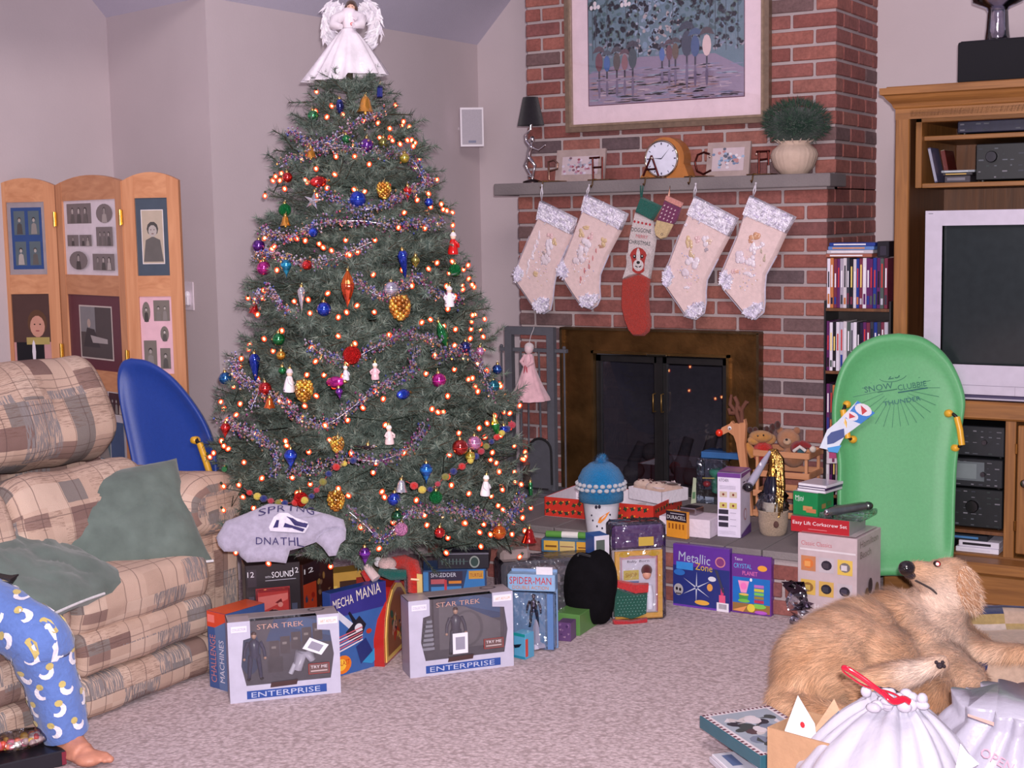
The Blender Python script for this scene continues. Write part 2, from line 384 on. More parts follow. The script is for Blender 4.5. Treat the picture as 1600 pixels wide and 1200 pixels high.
def course(z, par, yf, side, cuts=()):
    # front
    segs = []; x = X1
    if par:
        while x > X0+.03: segs.append((max(x-CM+G, X0), x)); x -= CM
    else:
        segs.append((x-.092, x)) if not side else None; x -= .1016
        while x > X0+.03: segs.append((max(x-CM+G, X0), x)); x -= CM
    for a, b in segs:
        q = [(a, b)]
        for c0, c1 in cuts: q = [r for (u, w) in q for r in ((u, min(w, c0)), (max(u, c1), w)) if r[1]-r[0] > .02] if True else q
        for u, w in q: brick(u, w, yf, yf+.09, z)
    if side:
        y = yf if not par else yf+.1016
        while y < WY-.03: brick(X1-.09, X1, y, min(y+CM-G, WY), z); y += CM
z = 1.678; k = 0
while z < 2.66:
    hid = z > 1.90 and z < 2.7
    course(z, k % 2, 5.95, True, [(-3.2, -2.33)] if hid else []); z += CH; k += 1
z = 1.618-CH+.003; k = 1
while z > .24:
    cuts = [(-3.245, -2.275)] if z < .98 else []
    course(z, k % 2, 5.85, z > 1.2, cuts); z -= CH; k += 1
y = 5.957
while y < WY-.03: brick(X1-.09, X1, max(y, 5.99), min(y+CM-G, WY), 1.6125); y += CM
mb = MB().box(X0+.006, X1-.006, 5.957, WY, 1.60, 1.62, (150,)*3); mb.build('mortar', M_MORT, fp)
mb = MB().box(-3.575, -1.955, 5.775, 5.985, 1.618, 1.673, (120,)*3, ch=.004)
mb.build('mantel_shelf', M_STONE, fp, label='grey stone mantel slab')
# raised hearth
HZ = .25
mb = MB().box(-3.60, -1.80, 5.06, 5.86, 0, HZ-.03, (150,)*3); mb.build('hearth_core', M_MORT, fp)
x = -3.61
while x < -1.81: MB().box(x, x+.145, 5.04, 5.86, HZ-.03, HZ, (120,)*3, ch=.003).build('hearth_tile', M_STONE, fp); x += .15
for j in range(3):
    x = -3.6 + (.1 if j % 2 else 0)
    while x < -1.83: brick(x, min(x+.19, -1.8), 5.052, 5.14, .004+j*.0677); x += CM
# brass surround, glass doors
mb = MB(); fr = Frame((0, 5.82, 0), (1, 0, 0), (0, 0, 1))
bz = (128, 92, 54)
S0, S1, T0, T1, ZT, ZI = -3.24, -2.28, -3.085, -2.41, 1.003, .905
mb.prism([(S0, ZT), (S1, ZT), (T1, ZI), (T0, ZI)], fr, .035, bz); mb.prism([(S0, HZ), (S0, ZT), (T0, ZI), (T0, HZ)], fr, .035, (122, 88, 52)); mb.prism([(S1, HZ), (T1, HZ), (T1, ZI), (S1, ZT)], fr, .035, (122, 88, 52))
M_BRASS = paint('aged_brass', .36, .85, var=.35, vs=9, bump=.3, bs=18)
mb.build('brass_surround', M_BRASS, fp, label='aged brass fireplace surround with mitred corners')
mb = MB()
for a, b, c, d in ((S0-.006, S1+.006, ZT-.004, ZT+.006), (S0-.008, S0+.004, HZ, ZT), (S1-.004, S1+.008, HZ, ZT)): mb.box(a, b, 5.80, 5.856, c, d, (110, 90, 66))
for a, b, c, d in ((T0, T1, ZI-.012, ZI), (T0, T0+.012, HZ, ZI), (T1-.012, T1, HZ, ZI)): mb.box(a, b, 5.80, 5.84, c, d, (120, 92, 56))
mb.build('surround_trim', M_BRASS, fp)
mx_ = (T0+T1)/2; mb = MB(); bk = (26, 24, 26)
for a, b in ((T0+.012, mx_-.004), (mx_+.004, T1-.012)):
    for q in ((a, a+.028, HZ+.02, ZI-.02), (b-.028, b, HZ+.02, ZI-.02), (a, b, ZI-.05, ZI-.02), (a, b, HZ+.02, HZ+.05)): mb.box(q[0], q[1], 5.825, 5.845, q[2], q[3], bk, ch=.002)
mb.box(mx_-.015, mx_+.015, 5.815, 5.83, HZ+.02, ZI-.02, (20, 18, 20)); mb.build('door_frame', M_BLACK, fp)
for a, b in ((T0+.012, mx_-.004), (mx_+.004, T1-.012)):
    g = MB().box(a+.026, b-.026, 5.834, 5.838, HZ+.048, ZI-.048, (200, 200, 200)); g.build('glass_door', clear('tinted_glass', tint=(.66, .66, .70), refl=.09, rough=.012), fp)
mb = MB()
for j in range(12): mb.tube([(mx_+math.sin(j*2.1)*.02-.03*(j % 2), 5.80-.012, ZI-.01+.0), (mx_+math.sin(j*2.1)*.02-.03*(j % 2)+.03, 5.80-.012, ZI-.01)], .004, (200, 190, 170), n=6)
for q in (-.02, .02): mb.tube([(mx_+q, 5.812, .72), (mx_+q, 5.79, .72), (mx_+q, 5.79, .64), (mx_+q, 5.812, .64)], .004, (150, 120, 70), n=6)
mb.build('door_pulls', M_BRASS, fp)
mb = MB()
fw = (150, 144, 150)
mb.add([(OX0, 5.9, HZ), (OX1, 5.9, HZ), (OX1-.12, 6.34, HZ), (OX0+.12, 6.34, HZ), (OX0, 5.9, OZ), (OX1, 5.9, OZ), (OX1-.12, 6.34, OZ), (OX0+.12, 6.34, OZ)],
       [(0, 1, 2, 3), (0, 3, 7, 4), (1, 5, 6, 2), (3, 2, 6, 7), (4, 7, 6, 5)], fw); mb.build('firebox', M_MATTE, fp)
for k in range(7):
    mb = MB(); x = OX0+.12+.075*k; mb.ell((x, 6.02+.04*(k % 2), HZ+.07+.03*((k*3) % 4)), (.05, .06, .045), (104, 100, 102), 10, 6); mb.build('ceramic_coal', M_MATTE, fp)
for k in range(4):
    mb = MB(); x = OX0+.13+.12*k; mb.tube([(x, 5.98, HZ), (x, 6.0, HZ+.12), (x+.02, 6.05, HZ+.2+.02*k)], [.02, .03, .025], (98, 94, 98), n=9); mb.build('ceramic_log', M_MATTE, fp)

# =============== PAINTING ===============
pa = thing('framed_painting', 'large framed print of people with umbrellas in a wet park, above the mantel', 'painting', (-2.78, 5.94, 1.93))
def FRp(x0, x1, z0, z1, w, d, col, mbx, yb=5.945):
    fr = Frame((0, yb-d, 0), (1, 0, 0), (0, 0, 1))
    for q in ([(x0, z0), (x1, z0), (x1-w, z0+w), (x0+w, z0+w)], [(x0, z1), (x0+w, z1-w), (x1-w, z1-w), (x1, z1)], [(x0, z0), (x0+w, z0+w), (x0+w, z1-w), (x0, z1)], [(x1, z0), (x1, z1), (x1-w, z1-w), (x1-w, z0+w)]): mbx.prism(q, fr, d, col)
PX0, PX1, PZ0, PZ1 = -3.262, -2.272, 1.90, 2.72
mb = MB(); FRp(PX0, PX1, PZ0, PZ1, .030, .035, (128, 108, 92), mb); FRp(PX0+.024, PX1-.024, PZ0+.024, PZ1-.024, .010, .040, (150, 128, 108), mb)
mb.build('frame', paint('frame_gilt', .35, .35, var=.15, vs=50), pa, label='bronze picture frame')
fr = Frame((PX0, 5.925, PZ0), (1, 0, 0), (0, 0, 1)); mb = MB(); WP, HP = PX1-PX0, PZ1-PZ0
mb.prism([(.03, .03), (WP-.03, .03), (WP-.03, HP-.03), (.03, HP-.03)], fr, .01, (232, 206, 214)); mb.build('mat_board', M_PAPER, pa)
random.seed(8); mb = MB(); a0, a1, b0, b1 = .118, WP-.118, .118, HP-.11
mb.rect(fr, a0-.004, b0-.004, a1+.004, b1+.004, (92, 34, 60)); mb.rect(fr, a0, b0, a1, b1, (96, 120, 134))
def R(*a): return random.uniform(*a)
# trees and haze, dabs of paint
for k in range(900):
    u = R(a0+.008, a1-.008); v = R(b0+.21, b1-.008); t = (v-b0)/(b1-b0); mid = math.exp(-((u-(a0+a1)/2+.05)/.10)**2)
    if random.random() < mid*.8: c = random.choice([(136, 152, 176), (156, 164, 184), (176, 160, 164), (120, 142, 166)])
    elif v < b0+.28: c = random.choice([(108, 128, 142), (126, 134, 156), (90, 116, 124), (150, 142, 154)])
    else: c = random.choice([(62, 94, 96), (72, 104, 108), (88, 116, 128), (58, 86, 92), (80, 108, 100), (100, 126, 146), (66, 98, 110)])
    mb.lay = 3; mb.disc(fr, u, v, R(.006, .018), R(.005, .014), c, 7, R(0, 3))
mb.lay = 6
mb.poly(fr, [(a0, b0), (a1, b0), (a1, b0+.12), (a0+.62, b0+.19), (a0+.26, b0+.20), (a0, b0+.14)], (142, 124, 148))
for k in range(260):
    u = R(a0+.02, a1-.02); v = b0+.005+R(0, 1)**1.2*.15; c = random.choice([(168, 146, 164), (150, 140, 168), (184, 160, 172), (128, 128, 158), (120, 102, 118), (140, 150, 168), (158, 122, 124)]); mb.lay = 8
    mb.disc(fr, u, v, min(R(.012, .05), u-a0, a1-u), R(.0015, .004), c, 8)
for x in (.02, .095, .25, .62, .67, .725): mb.lay = 11; mb.rect(fr, a0+x, b0+.2, a0+x+.003, b1-.002, (44, 58, 66))
for x, z in ((.035, .44), (.19, .44), (.42, .455), (.595, .49)):
    mb.rect(fr, a0+x, b0+.25, a0+x+.003, b0+z, (60, 70, 78))
    for dx, dz in ((-.018, -.006), (0, .012), (.018, -.004), (.001, -.005)): mb.disc(fr, a0+x+dx, b0+z+dz, .0085, .010, (228, 214, 220))
for x, c, s, uc in ((.055, (112, 62, 70), 1, (86, 66, 74)), (.095, (66, 100, 160), .85, (70, 78, 90)), (.145, (84, 72, 66), .95, (70, 64, 70)), (.185, (140, 92, 98), .85, (92, 66, 74)), (.225, (58, 70, 76), 1.1, (60, 56, 66)), (.37, (78, 106, 168), .7, (70, 70, 84)), (.405, (110, 66, 72), .8, (84, 58, 66)), (.435, (100, 78, 60), .85, (70, 62, 66)), (.49, (50, 56, 74), 1.35, (46, 54, 70)), (.53, (60, 84, 130), 1.1, (60, 84, 120)), (.585, (220, 190, 190), 1.1, (74, 60, 62))):
    u = a0+x; v = b0+.13+(.03 if x > .3 else 0)
    mb.rect(fr, u-.004, v-.015, u+.004, v+.03, (46, 42, 58)); mb.disc(fr, u, v+.06*s, .019*s, .042*s, c, 12)
    mb.poly(fr, [(u-.033*s, v+.10*s), (u-.018*s, v+.125*s), (u, v+.132*s), (u+.018*s, v+.125*s), (u+.033*s, v+.10*s), (u, v+.108*s)], uc)
    mb.disc(fr, u, v-.06, .007, .045*s, (110, 96, 124), 8)
mb.build('print', M_PAPER, pa, label='painted park scene in blue greens and mauves')
mb = MB().box(PX0+.03, PX1-.03, 5.908, 5.910, PZ0+.03, PZ1-.03, (200,)*3); mb.build('glass', M_GLASS, pa)
# =============== SOFA ===============
def plaid():
    m, nt, b = NT('plaid_upholstery'); L = nt.links
    uv = nd(nt, 'ShaderNodeUVMap', uv_map='fab'); nz = nd(nt, 'ShaderNodeTexNoise', i_Scale=9.0, i_Detail=2.0)
    L.new(uv.outputs[0], nz.inputs['Vector'])
    mp = nd(nt, 'ShaderNodeVectorMath', operation='MULTIPLY_ADD'); L.new(nz.outputs['Color'], mp.inputs[0]); mp.inputs[1].default_value = (.012, .012, 0); L.new(uv.outputs[0], mp.inputs[2])
    sx = nd(nt, 'ShaderNodeSeparateXYZ'); L.new(mp.outputs[0], sx.inputs[0])
    def ma(op, a, bv=None, c=None, clampit=False):
        n = nd(nt, 'ShaderNodeMath', operation=op); n.use_clamp = clampit
        for i, q in enumerate((a, bv, c)):
            if q is None: continue
            if isinstance(q, (int, float)): n.inputs[i].default_value = q
            else: L.new(q, n.inputs[i])
        return n.outputs[0]
    U, Vv = sx.outputs[0], sx.outputs[1]
    def cells(su, sv, ou, ov, seed):
        a = ma('FLOOR', ma('DIVIDE', ma('ADD', U, ou), su)); c = ma('FLOOR', ma('DIVIDE', ma('ADD', Vv, ov), sv))
        cb = nd(nt, 'ShaderNodeCombineXYZ'); L.new(a, cb.inputs[0]); L.new(c, cb.inputs[1]); cb.inputs[2].default_value = seed
        w = nd(nt, 'ShaderNodeTexWhiteNoise', noise_dimensions='3D'); L.new(cb.outputs[0], w.inputs['Vector']); return w.outputs['Value']
    def frac(x, s, o=0): return ma('FRACT', ma('DIVIDE', ma('ADD', x, o), s))
    c1 = cells(.085, .078, 0, 0, 1); c2 = cells(.15, .11, .04, .03, 5)
    cr = nd(nt, 'ShaderNodeValToRGB'); cr.color_ramp.interpolation = 'CONSTANT'; e = cr.color_ramp.elements
    cs = [(0, (196, 168, 152)), (.34, (188, 160, 144)), (.54, (202, 176, 160)), (.68, (142, 116, 108)), (.79, (132, 122, 118)), (.87, (182, 154, 140)), (.95, (130, 104, 98))]
    e[0].color = (*lin(cs[0][1]), 1); e[1].position = cs[1][0]; e[1].color = (*lin(cs[1][1]), 1)
    for p, c in cs[2:]: e.new(p).color = (*lin(c), 1)
    L.new(c1, cr.inputs[0])
    # brushed hatch inside the dark patches and wide grey bands
    mh = nd(nt, 'ShaderNodeMapping'); L.new(uv.outputs[0], mh.inputs[0]); mh.inputs['Scale'].default_value = (26, 300, 1)
    n2 = nd(nt, 'ShaderNodeTexNoise', i_Scale=1.0, i_Detail=3.0); L.new(mh.outputs[0], n2.inputs['Vector'])
    mv = nd(nt, 'ShaderNodeMapping'); L.new(uv.outputs[0], mv.inputs[0]); mv.inputs['Scale'].default_value = (260, 22, 1)
    n3 = nd(nt, 'ShaderNodeTexNoise', i_Scale=1.0, i_Detail=3.0); L.new(mv.outputs[0], n3.inputs['Vector'])
    band = ma('MULTIPLY', ma('GREATER_THAN', c2, .80), ma('GREATER_THAN', n3.outputs['Fac'], .47))
    mx = nd(nt, 'ShaderNodeMix', data_type='RGBA'); L.new(band, mx.inputs[0]); L.new(cr.outputs[0], mx.inputs[6]); mx.inputs[7].default_value = (*lin((138, 130, 130)), 1)
    dots = ma('MULTIPLY', ma('LESS_THAN', c1, .62), .0)
    hat = ma('MULTIPLY', ma('MULTIPLY', ma('LESS_THAN', c2, .3), ma('GREATER_THAN', n2.outputs['Fac'], .55)), .45)
    m2 = nd(nt, 'ShaderNodeMix', data_type='RGBA'); L.new(hat, m2.inputs[0]); L.new(mx.outputs[2], m2.inputs[6]); m2.inputs[7].default_value = (*lin((110, 82, 72)), 1)
    l1 = ma('LESS_THAN', frac(U, .17, .03), .022); l2 = ma('LESS_THAN', frac(Vv, .156, .05), .022); l3 = ma('LESS_THAN', frac(U, .17, .09), .016); l4 = ma('LESS_THAN', frac(Vv, .156, .02), .018)
    ls = ma('MULTIPLY', ma('MAXIMUM', ma('MAXIMUM', l1, l2), ma('MAXIMUM', l3, l4)), .6)
    m3 = nd(nt, 'ShaderNodeMix', data_type='RGBA'); L.new(ls, m3.inputs[0]); L.new(m2.outputs[2], m3.inputs[6]); m3.inputs[7].default_value = (*lin((96, 78, 76)), 1)
    L.new(m3.outputs[2], b.inputs['Base Color']); b.inputs['Roughness'].default_value = .95; b.inputs['Specular IOR Level'].default_value = .15
    n4 = nd(nt, 'ShaderNodeTexNoise', i_Scale=420.0, i_Detail=2.0); L.new(uv.outputs[0], n4.inputs['Vector'])
    n5 = nd(nt, 'ShaderNodeTexNoise', i_Scale=9.0, i_Detail=3.0); L.new(uv.outputs[0], n5.inputs['Vector'])
    hh = ma('ADD', ma('MULTIPLY', n4.outputs['Fac'], .25), n5.outputs['Fac'])
    bp = nd(nt, 'ShaderNodeBump', i_Strength=.55, i_Distance=.02); L.new(hh, bp.inputs['Height']); L.new(bp.outputs[0], b.inputs['Normal']); return m
M_PLAID = plaid()
def puff(name, loop, y0, y1, parent, rd=.05, axis='y', wob=.004, seed=0, label=None):
    """closed section loop [(a, z)] swept along y (or x), pinched in at both ends like a stuffed pad"""
    lp = crom([(p[0], p[1], 0) for p in loop]+[(loop[0][0], loop[0][1], 0)], 5)[:-1]; n = len(lp)
    cx = sum(p.x for p in lp)/n; cz = sum(p.y for p in lp)/n; ks = []
    L_ = y1-y0; m = max(6, int(L_/.05))
    for i in range(5): t = i/5; ks.append((y0+rd*(1-math.cos(t*math.pi/2)), math.sin(t*math.pi/2)))
    ks = [(y0 + rd*(1-math.cos(a)), math.sin(a)) for a in (0, .3, .65, 1.0, 1.35)]; mid = [(y0+rd+(L_-2*rd)*i/m, 1) for i in range(m+1)]
    ks = ks+mid+[(y1-(k[0]-y0), k[1]) for k in ks[::-1]]
    arc = [0]
    for i in range(n): arc.append(arc[-1]+(lp[(i+1) % n]-lp[i]).length)
    vs = []; fs = []; uv = []
    for j, (y, s) in enumerate(ks):
        hw = min(abs(p.x-cx) for p in lp); 
        for i in range(n):
            p = lp[i]; dx, dz = p.x-cx, p.y-cz; r = math.hypot(dx, dz); sh = (1-s)*min(rd, r*.9)
            q = (p.x-dx/r*sh, p.y-dz/r*sh); w = wob*pnoise(V((q[0]*6+seed, q[1]*6, y*7)))*2
            a, z = q[0]+dx/r*w, q[1]+dz/r*w
            vs.append((a, y, z) if axis == 'y' else (y, a, z))
    for j in range(len(ks)-1):
        for i in range(n):
            i2 = (i+1) % n; f = (j*n+i, j*n+i2, (j+1)*n+i2, (j+1)*n+i); fs.append(f if axis == 'y' else f[::-1])
            uv.append([(ks[j][0], arc[i]), (ks[j][0], arc[i+1]), (ks[j+1][0], arc[i+1]), (ks[j+1][0], arc[i])] if axis == 'y' else [(ks[j+1][0], arc[i]), (ks[j+1][0], arc[i+1]), (ks[j][0], arc[i+1]), (ks[j][0], arc[i])])
    for k, rev in ((0, 1), (len(ks)-1, 0)):
        f = [k*n+i for i in range(n)]; q = [(lp[i].x, lp[i].y) for i in range(n)]
        if rev != (axis == 'x'): f = f[::-1]; q = q[::-1]
        fs.append(tuple(f)); uv.append(q)
    me = bpy.data.meshes.new(name); inv = PM[parent.name].inverted(); me.from_pydata([tuple(inv @ V(v)) for v in vs], [], fs)
    ul = me.uv_layers.new(name='fab'); d = []
    for q in uv:
        for a in q: d.extend((a[0], a[1]+seed*.37))
    ul.data.foreach_set('uv', d); me.polygons.foreach_set('use_smooth', [True]*(len(fs)-2)+[False]*2); me.materials.append(M_PLAID)
    o = bpy.data.objects.new(name, me); COL.objects.link(o); o.parent = parent
    if label: o['label'] = label
    return o
sofa = thing('reclining_sofa', 'beige sofa in brown and grey patchwork plaid with padded recliner fronts', 'sofa', (-3.75, 2.7, 0))
def rl(cx, cz, hx, hz, tilt=0, p=2.6, n=12):
    out = []
    for k in range(n):
        a = 2*math.pi*k/n; c, s_ = math.cos(a), math.sin(a)
        u = math.copysign(abs(c)**(2/p), c)*hx; w = math.copysign(abs(s_)**(2/p), s_)*hz
        out.append((cx+u*math.cos(tilt)+w*math.sin(tilt), cz-u*math.sin(tilt)+w*math.cos(tilt)))
    return out
units = [(2.945, 3.525, 1), (2.36, 2.935, 2), (1.775, 2.35, 3)]
for y0, y1, sd in units:
    puff('back_cushion', rl(-3.85, .885, .125, .185, -.52), y0, y1, sofa, .07, seed=sd, wob=.009)
    puff('lumbar_cushion', rl(-3.67, .565, .13, .15, -.42), y0, y1, sofa, .06, seed=sd+4, wob=.008)
    puff('seat_cushion', rl(-3.58, .345, .265, .10, .03, 3.4), y0, y1, sofa, .045, seed=sd+7, wob=.006)
    puff('footrest_pad', rl(-3.395, .208, .085, .074, 0, 3), y0, y1, sofa, .03, seed=sd+9)
    puff('footrest_pad', rl(-3.395, .070, .085, .069, 0, 3), y0, y1, sofa, .03, seed=sd+12)
for y0, y1, sd in ((3.505, 3.80, 3), (1.48, 1.785, 6)):
    yc = (y0+y1)/2
    puff('armrest', [(yc+(q[0]), q[1]) for q in rl(0, .535, .165, .115, 0, 2.2)], -4.12, -3.40, sofa, .06, 'x', seed=sd, wob=.008)
    puff('arm_panel', [(yc+(q[0]), q[1]) for q in rl(0, .245, .135, .24, 0, 6)], -4.12, -3.43, sofa, .03, 'x', seed=sd+2)
MB(Matrix.Identity(4)).box(-4.16, -3.47, 1.62, 3.66, .03, .30, (96, 80, 74), ch=.02).build('base_frame', M_CLOTH, sofa)
puff('back_panel', rl(-4.03, .56, .10, .46, -.12, 4), 1.62, 3.66, sofa, .05, seed=2)
mb = MB()
for y in (1.7, 3.6):
    for x in (-4.05, -3.55): mb.lathe([(.025, 0), (.03, .04)], (50, 36, 28), 10, M=Matrix.Translation((x, y, 0)))
mb.build('feet', M_BLACK, sofa)

# =============== PILLOWS ===============
def pillow(name, label, c, U, W, hu, hw, th, pipe, seed, group=None):
    """knife-edge pillow: centre c, unit axes U and W in its plane"""
    U = V(U).normalized(); W = V(W); W = (W-U*W.dot(U)).normalized(); N = U.cross(W)
    t = thing(name, label, 'pillow', c, group=group); mb = MB(); n = 34; vs = []
    for side in (1, -1):
        for i in range(n+1):
            for j in range(n+1):
                a, b = 2*i/n-1, 2*j/n-1; e = (1-abs(a)**3.2)*(1-abs(b)**3.2); h = th*max(e, 0)**.42
                pin = 1-.07*(1-a*a)*(b*b)-.0; pin2 = 1-.07*(1-b*b)*(a*a)
                h += .018*pnoise(V((a*2.3+seed, b*2.3, side)))*e - .009*max(0, 1-abs(pnoise(V((a*2.6+b*1.7+seed, b*2.2-a*.9, side*2))))*7)*e
                vs.append(V(c)+U*(a*hu*pin2)+W*(b*hw*pin)+N*(side*h))
    fs = []; q = (n+1)**2
    for i in range(n):
        for j in range(n):
            a = i*(n+1)+j; f = (a, a+n+1, a+n+2, a+1); fs.append(f); fs.append(tuple(x+q for x in f[::-1]))
    mb.add(vs, fs, (98, 110, 104), True); mb.build('cover', M_VELVET, t)
    mb = MB()
    for e in pipe:
        pts = [V(c)+U*(a*hu*(1-.07*(1-b*b)*(a*a)))+W*(b*hw*(1-.07*(1-a*a)*(b*b)))+N*.004 for a, b in e]; mb.tube(pts, .0048, (224, 220, 224), n=6)
    mb.build('piping', M_CLOTH, t, label='white piping along the seam'); return t
M_VELVET = paint('velvet', .8, var=.16, vs=12, bump=.25, bs=30, sheen=.25, spec=.2)
def edge(n, f): return [f(i/n) for i in range(n+1)]
# rear pillow leans against the lumbar cushion, front pillow lies on the seat
pillow('velvet_pillow', 'grey-green velvet pillow leaning against the sofa back by the arm', (-3.54, 3.33, .53), (.38, .87, .05), (-.55, -.14, .60), .265, .20, .075, [edge(8, lambda t: (-.0+1.0*t, -1))], 1)
pillow('velvet_pillow', 'grey-green velvet pillow lying flat at the front of the seat, long white piping', (-3.47, 2.93, .468), (-.25, .95, -.05), (-.80, -.22, .38), .25, .21, .055, [edge(10, lambda t: (-1+1.3*t, -.985))], 5)

# =============== PERSON ON THE SOFA (one leg in view) ===============
pe = thing('person', 'person in blue moon-print pajama trousers sitting on the sofa, bare foot on the carpet', 'person', (-3.2, 2.8, 0))
kn = onx(50, 1000, -3.23); an = onx(106, 1150, -3.17); toe = onz(186, 1204, .02); heel = V((an.x-.035, an.y-.01, .035)); toe = V((toe.x, toe.y, .018))
hip = V((-3.60, 2.60, .50)); hip2 = V((-3.66, 2.40, .56)); kn2 = V((-3.24, 2.33, .50)); an2 = V((-3.17, 2.30, .09))
mb = MB(); sk = (188, 124, 100)
def limb(a, b, r0, r1, k=8): return mb.tube([a.lerp(b, i/k) for i in range(k+1)], [r0+(r1-r0)*i/k for i in range(k+1)], sk, n=14)
fd = (toe-heel); fd.z = 0; fl = fd.length; fd.normalize(); fs_ = V((-fd.y, fd.x, 0))
def foot(heel, an_, fd, fs_):
    limb(an_, heel+V((0, 0, .035)), .036, .034); mb.ell(heel+V((0, 0, .0)), (.036, .036, .034), sk)
    limb(heel+V((0, 0, .012)), heel+fd*.13+V((0, 0, -.006)), .034, .034); limb(an_+fd*.01, heel+fd*.15+V((0, 0, -.005)), .032, .022)
    mb.ell(heel+fd*.155+V((0, 0, -.012)), (.042, .042, .021), sk)
    for k in range(5):
        s = heel+fd*(.165-.012*abs(k-.6))+fs_*(.034-.0165*k)+V((0, 0, -.014)); l = (.048, .043, .037, .031, .026)[k]; r = (.0125, .0088, .0085, .008, .0075)[k]
        mb.tube([s-fd*.03, s+fd*l*.6+V((0, 0, .005)), s+fd*l], [r, r, r*.8], sk, n=8); mb.ell(s+fd*l, (r, r, r*.9), sk, 8, 6)
foot(heel, an, fd, fs_); foot(V((an2.x-.03, an2.y, .035)), an2, V((.95, .3, 0)).normalized(), V((-.3, .95, 0)))
for H, K, A_ in ((hip, kn, an), (hip2, kn2, an2)): limb(H, K, .08, .058); limb(K, A_, .056, .034); mb.ell(K, (.06, .06, .06), sk)
mb.ell((-3.72, 2.53, .57), (.14, .19, .12), sk, 18, 12); limb(V((-3.74, 2.53, .6)), V((-3.84, 2.5, .98)), .135, .15); mb.ell((-3.84, 2.5, 1.0), (.10, .19, .09), sk, 18, 12)
limb(V((-3.84, 2.5, 1.0)), V((-3.83, 2.5, 1.16)), .055, .05); mb.ell((-3.80, 2.5, 1.25), (.095, .078, .115), sk, 18, 14); mb.ell((-3.705, 2.5, 1.245), (.018, .013, .02), sk)
for s in (-1, 1): limb(V((-3.84, 2.5+s*.19, 1.02)), V((-3.74, 2.5+s*.24, .78)), .045, .036); limb(V((-3.74, 2.5+s*.24, .78)), V((-3.50, 2.5+s*.16, .70)), .036, .025); mb.ell((-3.46, 2.5+s*.14, .70), (.05, .03, .02), sk)
bo = mb.build('body', M_SKIN, pe); evalmesh(bo, [('REMESH', dict(mode='VOXEL', voxel_size=.005)), ('SMOOTH', dict(factor=.5, iterations=2))])
for p in bo.data.polygons: p.use_smooth = True
colour_by(bo, lambda c, n: (196, 132, 108))
def pjmat():
    m = paint('pajama_flannel', .95, var=.06, vs=50, bump=.35, bs=90, sheen=.3, spec=.1); return m
M_PJ = pjmat(); mb = MB(); pb = (98, 124, 188)
def trouser(H, K, A_, w0, w1, w2, seed):
    P = crom([H, H.lerp(K, .5)+V((0, 0, .015)), K+V((.012, 0, .012)), K.lerp(A_, .12)+V((.02, 0, .0)), K.lerp(A_, .5)+V((.01, 0, 0)), A_.lerp(K, .02)], 8); n = len(P)
    R_ = [(w0+(w1-w0)*min(1, i/(n*.45)) if i < n*.45 else w1+(w2-w1)*(i/n-.45)/.55) for i in range(n)]
    st = len(mb.v); mb.tube(P, R_, pb, n=28, cap=False)
    for i in range(st, len(mb.v)):
        v = mb.v[i]; k = (i-st)//28; c = P[min(k, n-1)]; d = (v-c).normalized(); mb.v[i] = v + d*(.012*pnoise(V((v.x*14+seed, v.y*14, v.z*7)))+.006*pnoise(V((v.x*40, v.y*40, v.z*14+seed))))
    return P, R_
P1, R1 = trouser(hip, kn, an, .10, .086, .066, 1); trouser(hip2, kn2, an2, .115, .098, .07, 7)
mb.build('pajama_trousers', M_PJ, pe, label='blue flannel trousers printed with white moons')
# printed moons laid on the cloth of the near leg
mb = MB(); random.seed(3)
trs = [P1, R1]
ARC = [0.0]
for i in range(len(P1)-1): ARC.append(ARC[-1]+(P1[i+1]-P1[i]).length)
def on_leg(k, a, off):
    i = 0
    while i < len(P1)-2 and ARC[i+1] < k: i += 1
    f = (k-ARC[i])/(ARC[i+1]-ARC[i]); c = P1[i].lerp(P1[i+1], f); r = R1[i]*(1-f)+R1[i+1]*f; t = (P1[i+1]-P1[i]).normalized()
    ref = V((.45, -.89, 0)) if abs(t.z) > .5 else V((0, 0, 1)); u = (ref-t*ref.dot(t)).normalized(); b = t.cross(u); d = u*math.cos(a)+b*math.sin(a)
    v = c + d*r; w = .012*pnoise(V((v.x*14+1, v.y*14, v.z*7)))+.006*pnoise(V((v.x*40, v.y*40, v.z*14+1))); return v + d*(w+off), d, t
def sticker(k, a, pts, col, off):
    vs = []
    for (x, y) in pts: p, _, _ = on_leg(k+y, a+x/.075, off); vs.append(p)
    mb.add(vs, [tuple(range(len(vs)))], col)
np_ = len(P1)
for r_ in range(14):
    k = ARC[-1]-.045-r_*.058
    for c_ in range(6):
        a = c_*1.047+(r_ % 2)*.52+R(-.12, .12); kk = k+R(-.006, .006)
        if kk < .03: continue
        f = random.choice((-1, 1)); ro = R(-.6, .6); s = .021
        arc = [(math.cos(q)*s, math.sin(q)*s) for q in [ro+.6+3.6*i/7 for i in range(8)]]; inn = [(math.cos(q)*s*.6+math.cos(ro+2.4)*-s*.36, math.sin(q)*s*.6+math.sin(ro+2.4)*-s*.36) for q in [ro+.75+3.3*i/7 for i in range(8)]]
        for i in range(7): sticker(kk, a, [(f*arc[i][0], arc[i][1]*1), (f*arc[i+1][0], arc[i+1][1]), (f*inn[i+1][0], inn[i+1][1]), (f*inn[i][0], inn[i][1])], (232, 226, 236), .0022)
        ex, ey = arc[-1][0]+.004, arc[-1][1]
        sticker(kk, a, [(f*(ex+.011*math.cos(q)), ey+.010*math.sin(q)) for q in [2*math.pi*i/8 for i in range(8)]], (196, 176, 110), .003)
mb.build('moon_print', M_PJ, pe)['kind'] = 'stuff'
